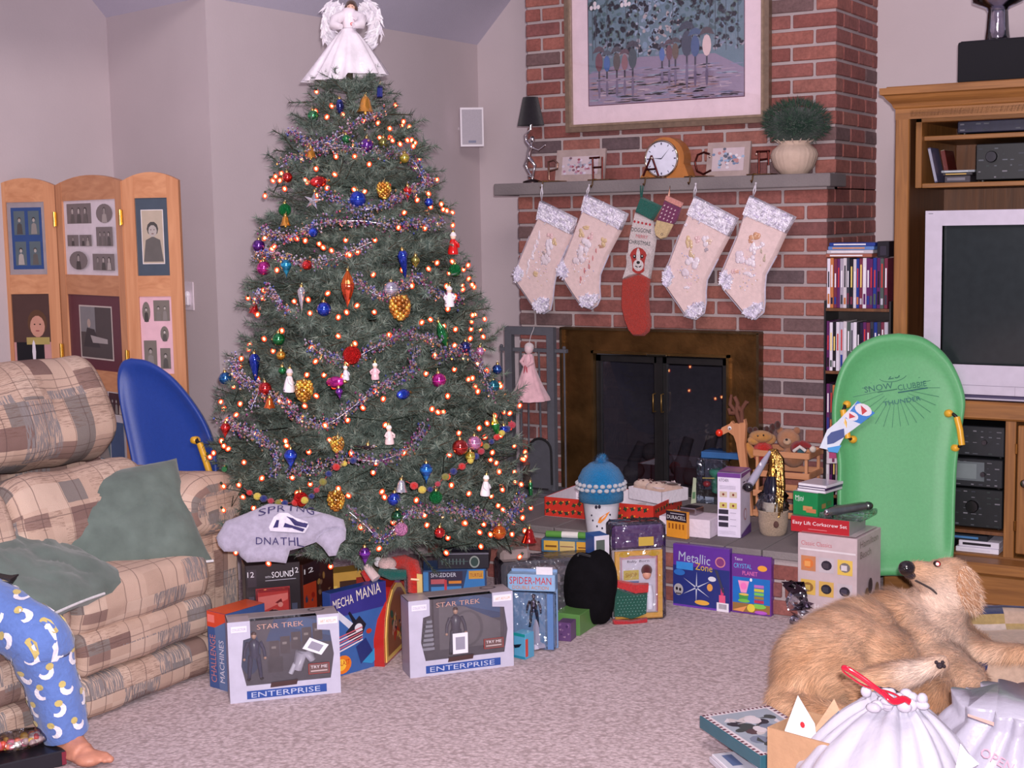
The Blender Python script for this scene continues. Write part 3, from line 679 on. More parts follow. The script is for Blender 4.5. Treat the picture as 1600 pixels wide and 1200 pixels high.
mb = MB(); mb.tube([(-3.72, 2.53, .55), (-3.78, 2.52, .75), (-3.85, 2.5, 1.0), (-3.84, 2.5, 1.10)], [.20, .17, .19, .06], pb, n=20)
for s in (-1, 1): mb.tube([(-3.85, 2.5+s*.12, 1.03), (-3.82, 2.5+s*.21, .95), (-3.74, 2.5+s*.24, .77), (-3.55, 2.5+s*.18, .715)], [.08, .065, .055, .045], pb, n=14)
mb.build('pajama_shirt', M_PJ, pe)
mb = MB(); mb.ell((-3.835, 2.5, 1.285), (.10, .088, .10), (70, 48, 36), 16, 10); mb.build('hair', M_CLOTH, pe)
mb = MB()
for s in (-1, 1): mb.ell((-3.712, 2.5+s*.033, 1.262), (.008, .013, .007), (40, 30, 26), 8, 6)
mb.ell((-3.712, 2.5, 1.205), (.008, .024, .006), (150, 80, 72), 8, 6); mb.build('face_features', M_SKIN, pe)

# =============== PHOTO SCREEN ===============
sc = thing('folding_photo_screen', 'three-panel pine folding screen filled with family photographs, behind the sofa', 'screen', (-4.3, 4.08, 0))
hp = [ony(-12, 280, 4.02), ony(84.5, 275, 4.13), ony(188, 275, 4.0), ony(279, 280, 4.09)]; hp = [V((p.x, p.y, 0)) for p in hp]
HS = 1.70
def panel(a, b, mats):
    U = (b-a); w = U.length-.006; U.normalize(); a = a+U*.003; fr = Frame(a, U, (0, 0, 1)); N = fr.N
    if N.y > 0: raise Exception
    pn = bpy.data.objects.new('panel', None); COL.objects.link(pn); pn.parent = sc; PM[pn.name] = PM[sc.name]
    st = .048; T = .022; mb = MB(); arc = lambda u: HS-.022+.032*(1-((u/w)*2-1)**2)
    L_ = 8; top = [(w*i/L_, arc(w*i/L_)) for i in range(L_+1)]
    mb.prism([(0, .02), (st, .02), (st, arc(st)), (st*.5, arc(st*.5)), (0, arc(0))], fr, T, (1,)*3); mb.prism([(w-st, .02), (w, .02), (w, arc(w)), (w-st*.5, arc(w-st*.5)), (w-st, arc(w-st))], fr, T, (1,)*3)
    mb.build('stile', M_PINE, pn)
    op = []
    for k, (z0, z1) in enumerate(((1.315, 1.612), (.935, 1.235), (.545, .855), (.16, .465))): op.append((z0, z1))
    rails = [(1.612, None), (1.235, 1.315), (.855, .935), (.465, .545), (.06, .16)]
    for z0, z1 in rails:
        mb = MB()
        if z1 is None: mb.prism([(st, z0)]+[(w-st, z0)]+[(u, z) for u, z in [(st+(w-2*st)*i/L_, arc(st+(w-2*st)*i/L_)) for i in range(L_, -1, -1)]], fr, T*.9, (1,)*3, off=-.001)
        else: mb.prism([(st, z0), (w-st, z0), (w-st, z1), (st, z1)], fr, T*.9, (1,)*3, off=-.001)
        mb.build('rail', M_PINEH, pn)
    for (z0, z1), (mc, kind) in zip(op, mats):
        f2 = Frame(fr.p(st, z0, -.008), U, (0, 0, 1)); W_, H_ = w-2*st, z1-z0; mb = MB(); mb.prism([(0, 0), (W_, 0), (W_, H_), (0, H_)], f2, .005, mc)
        def ph(u0, v0, u1, v1, bg, seed, oval=0, border=(226, 216, 216)):
            r_ = random.Random(seed); cu, cv = (u0+u1)/2, (v0+v1)/2; hw, hh = (u1-u0)/2, (v1-v0)/2
            tone = lambda g: (int(g*1.02), int(g*.96), int(g*.94))
            if oval: mb.disc(f2, cu, cv, hw, hh, bg, 18)
            else:
                if border: mb.rect(f2, u0-.003, v0-.003, u1+.003, v1+.003, border)
                mb.rect(f2, u0, v0, u1, v1, bg)
            k = 1 if (oval or hw < .03 or hh > .06) else r_.choice((1, 2, 3)); s = hw*1.55 if hh > .06 else min(hw/k, hh)*.9
            for i in range(k):
                x = cu+(i-(k-1)/2)*hw*1.6/k; g = r_.randint(150, 200)
                mb.poly(f2, [(x-s*.62, v0+hh*.06), (x+s*.62, v0+hh*.06), (x+s*.45, cv-hh*.12), (x, cv+hh*.02), (x-s*.45, cv-hh*.12)], tone(r_.randint(60, 190)))
                mb.disc(f2, x, cv+hh*.30, s*.36, s*.44, tone(r_.randint(50, 90)), 10); mb.disc(f2, x, cv+hh*.22, s*.27, s*.36, tone(g), 10)
                if hw > .03:
                    for q in (-1, 1): mb.disc(f2, x+q*s*.1, cv+hh*.27, s*.035, s*.03, (60, 46, 44), 6)
                    mb.disc(f2, x, cv+hh*.12, s*.09, s*.03, (110, 70, 68), 6)
        if kind == 'four':
            mb.prism([(.0, 0), (W_, 0), (W_, H_), (0, H_)], f2, .006, (214, 198, 204)); mb.rect(f2, .016, .022, W_-.016, H_-.022, (48, 74, 128))
            for i in range(2):
                for j in range(2): ph((.17+i*.38)*W_, .038+j*.125, (.17+i*.38+.29)*W_, .038+j*.125+.098, (88, 100, 108), i*3+j, border=None)
        elif kind == 'many':
            for i, q in enumerate(((.012, .205, .105, .285, 0), (.125, .205, .185, .28, 1), (.012, .115, .055, .160, 0), (.06, .115, .105, .160, 0), (.125, .115, .185, .19, 0), (.02, .02, .09, .095, 1), (.11, .02, .19, .085, 0))):
                k = W_/.2; ph(q[0]*k, q[1], q[2]*k, q[3], (122, 112, 112), i+20, q[4], border=None)
        elif kind == 'many2':
            for i, q in enumerate(((.012, .20, .06, .28, 1), (.08, .205, .175, .285, 0), (.115, .125, .165, .185, 1), (.015, .02, .09, .13, 0), (.11, .02, .17, .10, 0))):
                k = W_/.19; ph(q[0]*k, q[1], q[2]*k, q[3], (118, 110, 104), i+40, q[4], border=None)
        elif kind == 'port': ph(W_*.18, H_*.16, W_*.82, H_*.84, (182, 166, 150), 7)
        elif kind == 'boy':
            mb.rect(f2, 0, .10, W_, H_, (78, 54, 50)); mb.rect(f2, 0, 0, W_, .10, (190, 140, 140)); mb.rect(f2, .01, 0, .13, .10, (20, 18, 24)); mb.disc(f2, .105, H_*.60, .042, .055, (92, 62, 44), 14)
            mb.disc(f2, .105, H_*.55, .032, .045, (196, 142, 124), 14); mb.rect(f2, .055, .09, .155, .12, (170, 150, 90)); mb.disc(f2, .085, .06, .008, .05, (216, 206, 216), 8)
            for q in (-1, 1): mb.disc(f2, .105+q*.012, H_*.58, .004, .003, (40, 26, 22), 6)
            mb.disc(f2, .105, H_*.49, .010, .003, (150, 80, 80), 6)
        elif kind == 'sit':
            mb.rect(f2, W_*.2, H_*.14, W_*.82, H_*.86, (200, 186, 180)); mb.rect(f2, W_*.22, H_*.16, W_*.80, H_*.84, (70, 62, 64)); mb.rect(f2, W_*.22, H_*.5, W_*.5, H_*.84, (130, 128, 132))
            mb.disc(f2, W_*.38, H_*.62, .014, .018, (184, 160, 150), 10); mb.poly(f2, [(W_*.26, H_*.3), (W_*.34, H_*.56), (W_*.48, H_*.54), (W_*.58, H_*.3)], (44, 40, 46)); mb.poly(f2, [(W_*.4, H_*.46), (W_*.72, H_*.42), (W_*.72, H_*.36), (W_*.44, H_*.36)], (170, 160, 160))
        elif kind == 'small': ph(W_*.16, H_*.15, W_*.84, H_*.86, (110, 84, 66), 9)
        elif kind == 'pair':
            for i, (x, z) in enumerate(((.0, .22), (.075, .20), (.14, .22))): ph(x*W_/.2, z, (x+.055)*W_/.2, z+.085, (66, 40, 48) if i != 1 else (100, 110, 130), i+60)
            mb.rect(f2, .02, .01, W_-.02, .19, (70, 90, 126)); ph(W_*.3, .03, W_*.7, .17, (90, 110, 120), 66)
        mb.build('photo_mat', M_CARD, pn, label={'four': 'blue photo mat with four portraits', 'many': 'white photo mat with seven small pictures', 'port': 'grey-blue photo mat with a portrait of a smiling woman', 'boy': 'colour portrait of a boy in a dark jacket', 'sit': 'wine-red photo mat with a seated figure', 'many2': 'pale pink photo mat with oval and square pictures', 'small': 'blue photo mat with one small picture', 'pair': 'photo mat of overlapping portraits'}.get(kind) if mc != (176, 150, 140) else 'tan photo mat with a faded portrait')
    g = MB().box(0, 1, 0, 1, 0, 1, (1,)*3); 
    return fr, w
fr1, w1 = panel(hp[0], hp[1], [((48, 74, 128), 'four'), ((80, 56, 52), 'boy'), ((86, 96, 130), 'small'), ((150, 140, 150), 'many')])
fr2, w2 = panel(hp[1], hp[2], [((226, 214, 222), 'many'), ((94, 42, 56), 'sit'), ((206, 196, 204), 'pair'), ((150, 140, 150), 'port')])
fr3, w3 = panel(hp[2], hp[3], [((72, 82, 96), 'port'), ((222, 178, 190), 'many2'), ((176, 150, 140), 'port'), ((150, 140, 150), 'many')])
for p in (hp[1], hp[2]):
    for z in (1.54, 1.0, .4):
        q = p+V((.0, -.012, 0)); mb = MB(); mb.tube([q+V((0, 0, z-.03)), q+V((0, 0, z+.03))], .005, (214, 176, 96), n=8); mb.box(q.x-.011, q.x+.011, q.y+.002, q.y+.006, z-.028, z+.028, (206, 166, 88)); mb.build('hinge', M_METAL, sc)

# =============== SLEDS ===============
def board(name, label, outl, M, col, th=.045, lip=.03):
    """moulded foam board: outline in local (u, v), dished face towards +w"""
    t = thing(name, label, 'sled', M.translation); inv = PM[t.name].inverted()
    pts = [V((p[0], p[1], 0)) for p in outl]; pts = crom(pts+[pts[0]], 5)[:-1]; n = len(pts); c = sum(pts, V((0, 0, 0)))/n
    if sum(pts[i].x*pts[(i+1) % n].y-pts[(i+1) % n].x*pts[i].y for i in range(n)) < 0: pts = pts[::-1]
    rings = [(.0, -.012, 1), (.3, -.012, 1), (.6, -.011, 1), (.78, -.008, 1), (.88, .002, 1), (.93, lip*.45, 1), (.965, lip*.5, 1), (.99, lip*.3, 1), (1.0, 0, 1), (.985, -th*.7, 1), (.95, -th, 1), (.5, -th, 1)]
    mb = MB(); vs = []; fs = []
    for s, w, _ in rings[1:]:
        for p in pts: q = c+(p-c)*s; vs.append((q.x, q.y, w + .02*((q.y-c.y)/.5)**2))
    for k in range(len(rings)-2):
        for i in range(n): a = k*n+i; b = k*n+(i+1) % n; fs.append((a, a+n, b+n, b))
    fs.append(tuple(range(n))); fs.append(tuple(range((len(rings)-2)*n+n-1, (len(rings)-2)*n-1, -1)))
    mb.add(vs, fs, col, True, M=M); o = mb.build('shell', paint(name+'_foam', .42, var=.05, vs=90, bump=.12, bs=500, sheen=.1), t); return t, c
def handle(t, M, u, v0, v1, side, col=(228, 172, 52)):
    for k, v in enumerate((v0, v1)):
        mb = MB(M); mb.lathe([(.0, .022), (.013, .020), (.014, .004), (.016, 0), (.016, -.012)][::-1], col, 14, M=Matrix.Translation((u, v, .004)), cap=False); mb.build('handle_knob', M_PLAST, t)
        mb = MB(M); a = V((u+side*.008, v, .012)); b = V((u+side*.022, v+(v1-v0)*(.16 if k == 0 else -.10), .03)); mb.tube([a, (a+b)/2+V((0, 0, .01)), b], .007, (30, 24, 22), n=8); mb.build('handle_cord', M_BLACK, t)
    mb = MB(M); mb.tube([(u+side*.022, v0+(v1-v0)*.14, .03), (u+side*.024, (v0+v1)/2, .034), (u+side*.022, v1-(v1-v0)*.06, .03)], .0125, col, n=12); mb.build('handle_grip', M_PLAST, t)
# green one: stands on its tail, leaning back on the cabinet
def sledM(P0, P1, face):
    """u, v, w axes: v from tail P0 to nose P1, w towards face"""
    vv = (V(P1)-V(P0)).normalized(); w = V(face); w = (w-vv*w.dot(vv)).normalized(); u = vv.cross(w); M = Matrix((u, vv, w)).transposed().to_4x4(); M.translation = V(P0); return M
g0 = ony(1437, 905, 5.22); g0.z = .03; g0 = V((-1.42, 5.50, .175)); g1 = ony(1403, 522, 5.575)
MG = sledM(g0, g1, (.45, -.89, .15)); LG = (g1-g0).length; IG = MG.inverted()
def gp(x, y):
    q = ray(x, y); n = MG.col[2].to_3d(); o = MG.translation; p = CC+q*((o-CC).dot(n)/q.dot(n)); r = IG @ p; return (r.x, r.y)
outg = [gp(*q) for q in ((1403, 521), (1440, 527), (1472, 549), (1494, 580), (1508, 622), (1504, 665), (1496, 720), (1492, 790), (1490, 850), (1484, 885))]+[gp(1462, 899), gp(1395, 899), gp(1330, 893)]+[gp(*q) for q in ((1310, 820), (1308, 760), (1308, 720), (1300, 660), (1302, 615), (1314, 573), (1336, 543), (1368, 526))]
sg, cg = board('foam_sled', 'green foam sled with yellow handles leaning on the oak cabinet', outg, MG, (88, 166, 106))
a, b = gp(1482, 646), gp(1480, 702); handle(sg, MG, a[0], a[1], b[1], 1); a, b = gp(1323, 632), gp(1324, 688); handle(sg, MG, a[0], a[1], b[1], -1)
fr = Frame(MG @ V((0, 0, -.006)), MG.col[0].to_3d(), MG.col[1].to_3d()); mb = MB(); gc = (34, 104, 78); cu, cv = gp(1400, 606); sc_ = (gp(1450, 606)[0]-cu)/50
for k in range(30):
    a = 2*math.pi*k/30+.05; r0, r1 = 34+6*abs(math.cos(a)), 62+8*abs(math.cos(a))
    if math.sin(a) < 0: r0 = 22
    p = [(cu+math.cos(a+d)*r*sc_, cv+math.sin(a+d)*r*sc_) for r, d in ((r0, -.012), (r1, -.006), (r1, .006), (r0, .012))]; mb.lay = 4; mb.poly(fr, p, gc)
def ringp(cu, cv, ru, rv, w, n=24):
    for k in range(n):
        a, b = 2*math.pi*k/n, 2*math.pi*(k+1)/n; mb.lay = 5; mb.poly(fr, [(cu+ru*math.cos(a), cv+rv*math.sin(a)), (cu+ru*math.cos(b), cv+rv*math.sin(b)), (cu+(ru-w)*math.cos(b), cv+(rv-w)*math.sin(b)), (cu+(ru-w)*math.cos(a), cv+(rv-w)*math.sin(a))], gc)
ringp(cu-1*sc_, cv+22*sc_, 24*sc_, 12*sc_, .0025); mb.text(fr, '25', cu, cv+15*sc_, 13*sc_, gc, 20*sc_, center=True)
mb.text(fr, 'SNOW', cu-50*sc_, cv-0*sc_, 10*sc_, (30, 98, 84), 46*sc_); mb.text(fr, 'CLUBBIE', cu+3*sc_, cv-5*sc_, 9*sc_, (30, 98, 84), 46*sc_)
mb.rect(fr, cu+2*sc_, cv-9*sc_, cu+50*sc_, cv-7*sc_, (24, 92, 90)); mb.rect(fr, cu-30*sc_, cv-3*sc_, cu+2*sc_, cv-1.5*sc_, gc); mb.text(fr, 'THUNDER', cu-24*sc_, cv-26*sc_, 7*sc_, (26, 92, 96), 60*sc_)
q = gp(1393, 873); random.seed(2)
for k in range(26): mb.lay = 4; mb.disc(fr, q[0]+R(-.0, .085), q[1]+R(-.045, .02), .006, .004, (36, 110, 160), 7, R(0, 3))
mb.build('print', M_CARD, sg, label='dark green sunburst emblem and lettering'); 
# hang tag on its left handle
tg = thing('hang_tag', 'blue and white card tag hanging on the left handle of the green sled', 'tag', MG @ V((*gp(1335, 640), .04)))
MT = MG.copy(); MT.translation = MG @ V((0, 0, .045)); fr = Frame(MT.translation, MG.col[0].to_3d(), MG.col[1].to_3d())
def TP(*ps): return [gp(*p) for p in ps]
mb = MB(); mb.prism(TP((1337, 627), (1364, 646), (1330, 672), (1318, 680), (1304, 706), (1278, 700), (1290, 672), (1305, 660)), fr, .002, (206, 212, 226))
mb.poly(fr, TP((1337, 627), (1364, 646), (1342, 663), (1318, 654)), (36, 116, 196)); mb.disc(fr, *gp(1346, 641), .034, .022, (222, 214, 222), 14, -.6); mb.disc(fr, *gp(1328, 651), .026, .017, (222, 214, 222), 14, -.5)
mb.poly(fr, TP((1342, 634), (1352, 643), (1344, 649)), (190, 36, 50)); mb.poly(fr, TP((1324, 646), (1334, 652), (1324, 655)), (190, 36, 50))
mb.poly(fr, TP((1290, 683), (1296, 676), (1316, 670), (1317, 683), (1300, 693), (1290, 695)), (40, 62, 128)); mb.poly(fr, TP((1290, 700), (1312, 696), (1306, 708), (1292, 706)), (40, 140, 206)); mb.build('card', M_CARD, tg)
mb = MB(); mb.tube([MG @ V((*gp(1330, 640), .03)), MG @ V((*gp(1332, 634), .05)), MG @ V((*gp(1336, 634), .047))], .0012, (230, 230, 230), n=5); mb.build('string', M_CLOTH, tg)
# blue one: wedged between sofa and screen
b0 = V((-3.60, 3.885, .10)); b1 = ony(222, 561, 3.925)
MBl = sledM(b0, b1, (.40, -.91, .05)); Lb = (b1-b0).length; IB = MBl.inverted()
def bp_(x, y):
    q = ray(x, y); n = MBl.col[2].to_3d(); o = MBl.translation; p = CC+q*((o-CC).dot(n)/q.dot(n)); r = IB @ p; return (r.x, r.y)
outb = [bp_(*q) for q in ((207, 560), (235, 565), (268, 587), (300, 625), (324, 665), (337, 705), (343, 750), (346, 800), (340, 850), (320, 900), (270, 905), (228, 880), (220, 800), (208, 730), (196, 670), (187, 620), (186, 585), (193, 566))]
sb, _ = board('foam_sled', 'blue foam sled standing between the sofa arm and the folding screen', outb, MBl, (30, 62, 146), th=.03, lip=.022)
a, b = bp_(306, 688), bp_(332, 748); handle(sb, MBl @ Matrix.Rotation(.12, 4, 'Z') if False else MBl, a[0], a[1], b[1], 1)

# =============== WALL FITTINGS ===============
sw = thing('wall_outlet', 'white wall plate with a round night light, left of the tree', 'outlet', (-4.31, 4.515, 1.21))
dAB = (B-A).normalized(); nAB = V((-dAB.y, dAB.x, 0)); nAB = nAB if nAB.y < 0 else -nAB
fr = Frame(V((-4.365, 4.528, 1.15)), -dAB, (0, 0, 1)); mb = MB(); mb.prism([(0, 0), (.083, 0), (.083, .118), (0, .118)], fr, .005, (226, 212, 222), off=.006); mb.build('plate', M_PLAST, sw)
mb = MB(); c = fr.p(.026, .062, .018); mb.ell(c, (.018, .018, .018), (238, 232, 240)); c = fr.p(.055, .064, .016); mb.ell(c, (.014, .012, .018), (230, 222, 232)); mb.box(c.x-.012, c.x+.012, c.y-.01, c.y+.01, c.z-.045, c.z-.005, (220, 210, 220), ch=.004); mb.build('night_light', M_GLOSS, sw)
sp = thing('wall_speaker', 'small white wall speaker with a grey grille beside the chimney', 'speaker', (WX+.05, 6.27, 2.0))
a = onx(722, 170, WX+.06); b = onx(757, 170, WX+.06)
U = V((.80, .60, 0)).normalized(); fr = Frame(ond(720, 229, 7.32), U, (0, 0, 1)); w_ = .118; h_ = .195; mb = MB(); mb.prism([(0, 0), (w_, 0), (w_, h_), (0, h_)], fr, .07, (222, 212, 222)); mb.build('cabinet', M_PLAST, sp)
mb = MB(); mb.prism([(.008, .01), (w_-.008, .01), (w_-.008, h_-.01), (.008, h_-.01)], fr, .004, (172, 162, 174), off=.002); mb.disc(fr, w_*.45, h_*.78, .024, .024, (150, 142, 154), 20); mb.disc(fr, w_*.45, h_*.78, .020, .020, (176, 166, 178), 20); mb.build('grille', paint('grille', .5, var=.3, vs=900), sp)
mb = MB(); mb.prism([(.04, .018), (.078, .018), (.078, .030), (.04, .030)], fr, .002, (240, 235, 245), off=.004); mb.build('badge', M_CHROME, sp)
mb = MB(); q = fr.p(w_*.5, h_*.5, -.075); mb.tube([q, V((WX, q.y+.02, q.z))], .012, (210, 200, 206), n=8); mb.build('bracket', M_PLAST, sp)
# =============== OAK CABINET ===============
CY, CX0, CX1 = 5.66, -1.655, -.42
cb = thing('oak_entertainment_cabinet', 'tall oak entertainment cabinet with crown moulding holding the television', 'cabinet', (-1.04, 5.95, 0))
def cbx(name, mat, *bs, ch=.002, parent=cb, label=None):
    for b in bs:
        m = MB(); m.box(*b, (1,)*3, ch=ch); m.build(name, mat, parent, label=label)
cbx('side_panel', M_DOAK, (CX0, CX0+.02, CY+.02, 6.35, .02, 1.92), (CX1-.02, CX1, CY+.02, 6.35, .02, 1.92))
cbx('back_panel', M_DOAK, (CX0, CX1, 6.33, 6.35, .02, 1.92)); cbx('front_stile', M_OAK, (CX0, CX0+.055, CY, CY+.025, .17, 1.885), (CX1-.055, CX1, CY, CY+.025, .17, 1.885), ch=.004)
cbx('top_board', M_OAKH, (CX0-.03, CX1+.03, CY-.04, 6.36, 1.965, 1.99), ch=.006)
mb = MB(); prof = [(0, 1.865), (0, 1.905), (.006, 1.910), (.012, 1.925), (.03, 1.945), (.036, 1.955), (.048, 1.960), (.05, 1.985), (0, 1.985)]
for i in range(len(prof)-1):
    (a, z0), (b, z1) = prof[i], prof[i+1]
    p = [(CX0-a, CY-a, z0), (CX1+a, CY-a, z0), (CX1+b, CY-b, z1), (CX0-b, CY-b, z1)]; mb.add(p, [(0, 1, 2, 3)], (1,)*3)
    mb.add([(CX0-a, 6.34, z0), (CX0-a, CY-a, z0), (CX0-b, CY-b, z1), (CX0-b, 6.34, z1)], [(0, 1, 2, 3)], (1,)*3); mb.add([(CX1+a, CY-a, z0), (CX1+a, 6.34, z0), (CX1+b, 6.34, z1), (CX1+b, CY-b, z1)], [(0, 1, 2, 3)], (1,)*3)
mb.build('crown_moulding', M_OAKH, cb)
cbx('frieze', M_OAKH, (CX0+.055, CX1-.055, CY, CY+.025, 1.872, 1.90)); 
cbx('inner_frame', M_OAK, (-1.60, -1.575, 5.75, 6.30, 1.60, 1.872), (-.50, -.475, 5.75, 6.30, 1.60, 1.872)); cbx('inner_shelf', M_OAKH, (-1.575, -.50, 5.76, 6.30, 1.600, 1.618), (-1.575, -.50, 5.78, 6.30, 1.785, 1.803), (-1.60, -.475, 5.75, 6.30, 1.855, 1.878))
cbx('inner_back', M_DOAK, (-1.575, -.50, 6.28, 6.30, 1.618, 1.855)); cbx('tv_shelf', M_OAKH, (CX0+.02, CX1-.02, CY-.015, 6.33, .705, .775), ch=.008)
cbx('divider', M_OAK, (-1.215, -1.175, CY, 6.3, .17, .705)); cbx('bottom_board', M_OAKH, (CX0+.02, CX1-.02, CY, 6.33, .15, .172))
cbx('plinth', M_OAKH, (CX0-.01, CX1+.01, CY-.115, CY+.02, .12, .165), (CX0, CX1, CY-.095, CY+.02, .0, .12), ch=.008)
d = MB(); d.box(-1.168, -.79, CY-.006, CY+.016, .19, .69, (1,)*3, ch=.004); dr = d.build('door', M_OAK, cb); PM[dr.name] = PM[cb.name]
m = MB(); m.box(-1.11, -.85, CY-.010, CY-.004, .25, .63, (1,)*3, ch=.003); m.build('raised_panel', M_OAK, dr)
m = MB(); m.ell((-1.135, CY-.024, .47), (.017, .014, .017), (150, 140, 134)); m.tube([(-1.135, CY-.02, .47), (-1.135, CY-.004, .47)], .007, (120, 110, 104)); m.build('knob', M_METAL, dr, label='round metal knob')
for z in (.28, .58): m = MB(); m.box(-1.176, -1.166, CY-.012, CY, z, z+.04, (170, 120, 60), ch=.002); m.build('hinge', M_METAL, cb)
TC = CY+.055
# television
tv = thing('television', 'large silver-framed tube television with a dark blank screen', 'television', (-1.08, 5.66, .775))
TX0, TX1, TZ0, TZ1 = -1.535, -.60, .80, 1.51
mb = MB(); fr = Frame((0, TC-.045, 0), (1, 0, 0), (0, 0, 1)); sv = (196, 188, 204); SX0, SX1, SZ0, SZ1 = -1.47, -.665, .915, 1.452
for q in ([(TX0, TZ1), (TX1, TZ1), (SX1, SZ1), (SX0, SZ1)], [(TX0, TZ0), (SX0, SZ0), (SX0, SZ1), (TX0, TZ1)], [(TX1, TZ0), (TX1, TZ1), (SX1, SZ1), (SX1, SZ0)], [(TX0, TZ0), (TX1, TZ0), (SX1, SZ0), (SX0, SZ0)]): mb.prism(q, fr, .05, sv)
mb.build('bezel', paint('silver_plastic', .4, .15, var=.04), tv, label='silver screen surround')
mb = MB(); n = 12; vs = []; fs = []
for j in range(n+1):
    for i in range(n+1):
        a, b = i/n*2-1, j/n*2-1; vs.append((SX0+(SX1-SX0)*i/n, TC-.028-.014*(1-a*a)*(1-b*b)+.010, SZ0+(SZ1-SZ0)*j/n))
for j in range(n):
    for i in range(n): k = j*(n+1)+i; fs.append((k, k+1, k+n+2, k+n+1))
mb.add(vs, fs, (38, 44, 46), True); mb.build('screen', paint('crt_glass', .22, var=.1, spec=.5), tv, label='dark grey-green tube screen')
mb = MB(); mb.box(SX0-.012, SX1+.012, TC-.040, TC-.018, SZ0-.012, SZ0, (60, 46, 66)); mb.box(SX0-.012, SX1+.012, TC-.040, TC-.018, SZ1, SZ1+.010, (60, 46, 66)); mb.box(SX0-.012, SX0, TC-.040, TC-.018, SZ0, SZ1, (60, 46, 66)); mb.box(SX1, SX1+.012, TC-.040, TC-.018, SZ0, SZ1, (60, 46, 66)); mb.build('screen_rim', M_PLAST, tv)
MB().box(TX0+.02, TX1-.02, TC+.005, 6.05, TZ0, TZ1-.02, (120, 116, 126), ch=.03).build('housing', M_PLAST, tv)
mb = MB(); f2 = Frame((TX0, TC-.046, TZ0), (1, 0, 0), (0, 0, 1)); mb.text(f2, 'SONY', .425, .083, .012, (60, 50, 84), .055); mb.rect(f2, .012, .698, .03, .70, (90, 90, 100)); mb.build('lettering', M_CARD, tv)
mb = MB(); mb.rect(f2, .10, .035, .90, .0362, (120, 112, 130)); mb.rect(f2, .35, .0, .351, .035, (130, 120, 138)); mb.build('control_flap', M_PLAST, tv)
mb = MB(); mb.box(TX0, TX1, TC-.04, 5.99, .777, .800, (70, 62, 92), ch=.004); mb.box(TX0-.01, TX1+.01, TC-.045, TC-.03, .781, .787, (176, 170, 186)); mb.build('base', M_PLAST, tv, label='dark plastic base with a silver strip')
# stereo gear and media
def gear(name, label, cat, x0, x1, y0, z0, h, col, seed, knob=None, disp=None, dep=.3, group=None):
    t = thing(name, label, cat, ((x0+x1)/2, y0+dep/2, z0), group=group); r_ = random.Random(seed); mb = MB(); mb.box(x0, x1, y0, y0+dep, z0+.006, z0+h, col, ch=.003); mb.build('case', M_BLACK, t)
    fr = Frame((x0, y0, z0), (1, 0, 0), (0, 0, 1)); w = x1-x0; mb = MB()
    for k in range(int(h/.022)):
        z = .014+k*.022
        for i in range(int(w/.03)):
            if r_.random() < .55: mb.lay = 1; mb.rect(fr, .01+i*.03, z, .01+i*.03+r_.uniform(.006, .02), z+r_.uniform(.002, .006), r_.choice(((92, 96, 104), (60, 62, 72), (120, 118, 126), (50, 60, 58))))
    if disp: mb.rect(fr, *disp, (96, 104, 108)); mb.rect(fr, disp[0]+.012, disp[1]+.008, disp[2]-.03, disp[3]-.008, (120, 130, 132))
    mb.build('front_markings', M_PLAST, t)
    mb = MB(); 
    for (u, v, r) in knob or [(w*.8, h*.5, .01)]: p = fr.p(u, v, 0); mb.lathe([(r, -.002), (r, .012), (r*.9, .015)], (90, 88, 92), 18, M=Matrix.Translation(p) @ Matrix.Rotation(math.pi/2, 4, 'X'))
    mb.build('knob', M_METAL, t)
    mb = MB()
    for u in (.02, w-.02): mb.lathe([(.01, 0), (.01, .008)], (24, 24, 24), 8, M=Matrix.Translation((x0+u, y0+.03, z0)))
    mb.build('foot', M_BLACK, t); return t
gear('cable_box', 'slim dark set-top box on the upper cabinet shelf', 'electronics', -1.45, -1.02, 5.80, 1.804, .050, (44, 44, 66), 1)
gear('stereo_receiver', 'black stereo receiver with round dial in the upper bay above the television', 'receiver', -1.375, -.93, 5.79, 1.619, .145, (22, 24, 28), 2, knob=[(.06, .095, .022), (.32, .06, .02)], dep=.4)
gear('cassette_deck', 'black cassette deck in the lower bay, top of the stack', 'electronics', -1.60, -1.23, 5.72, .545, .125, (26, 28, 34), 3)
gear('compact_disc_player', 'black disc player with grey display window, lower bay', 'electronics', -1.60, -1.23, 5.70, .425, .118, (26, 28, 34), 4, disp=(.17, .03, .30, .105))
gear('amplifier', 'black amplifier with a large round volume dial at the bottom of the lower bay', 'amplifier', -1.60, -1.23, 5.71, .262, .16, (20, 22, 26), 5, knob=[(.255, .09, .025)])
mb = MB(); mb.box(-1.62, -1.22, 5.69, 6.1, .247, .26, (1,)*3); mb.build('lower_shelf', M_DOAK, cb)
def slab(name, label, cat, x0, x1, y0, y1, z0, z1, col, edge_=None, group=None, M=None, title=None, tc=(240, 240, 240), mat=None, parts=('cover', 'spine_title')):
    """book, case or tape: cover plus lettered spine facing the room (-y)"""
    c = V(((x0+x1)/2, (y0+y1)/2, z0)); t = thing(name, label, cat, c, group=group)
    mb = MB(); mb.box(x0, x1, y0, y1, z0, z1, col, ch=min(.002, (z1-z0)*.2)); mb.build('cover', mat or M_CARD, t)
    fr = Frame((x0, y0, z0), (1, 0, 0), (0, 0, 1)); mb = MB(); w, h = x1-x0, z1-z0
    if w > h: mb.rect(fr, w*.1, h*.3, w*.8, h*.7, edge_ or tc)
    else: mb.rect(fr, w*.25, h*.12, w*.75, h*.7, edge_ or tc)
    if title: mb.text(fr, title, w*.12, h*.3, h*.45, tc)
    mb.build('spine_title', M_CARD, t); return t
slab('dvd_case', 'white boxed set lying at the very bottom of the lower cabinet bay', 'case', -1.40, -1.235, 5.68, 5.84, .173, .193, (220, 214, 226), (206, 200, 214))
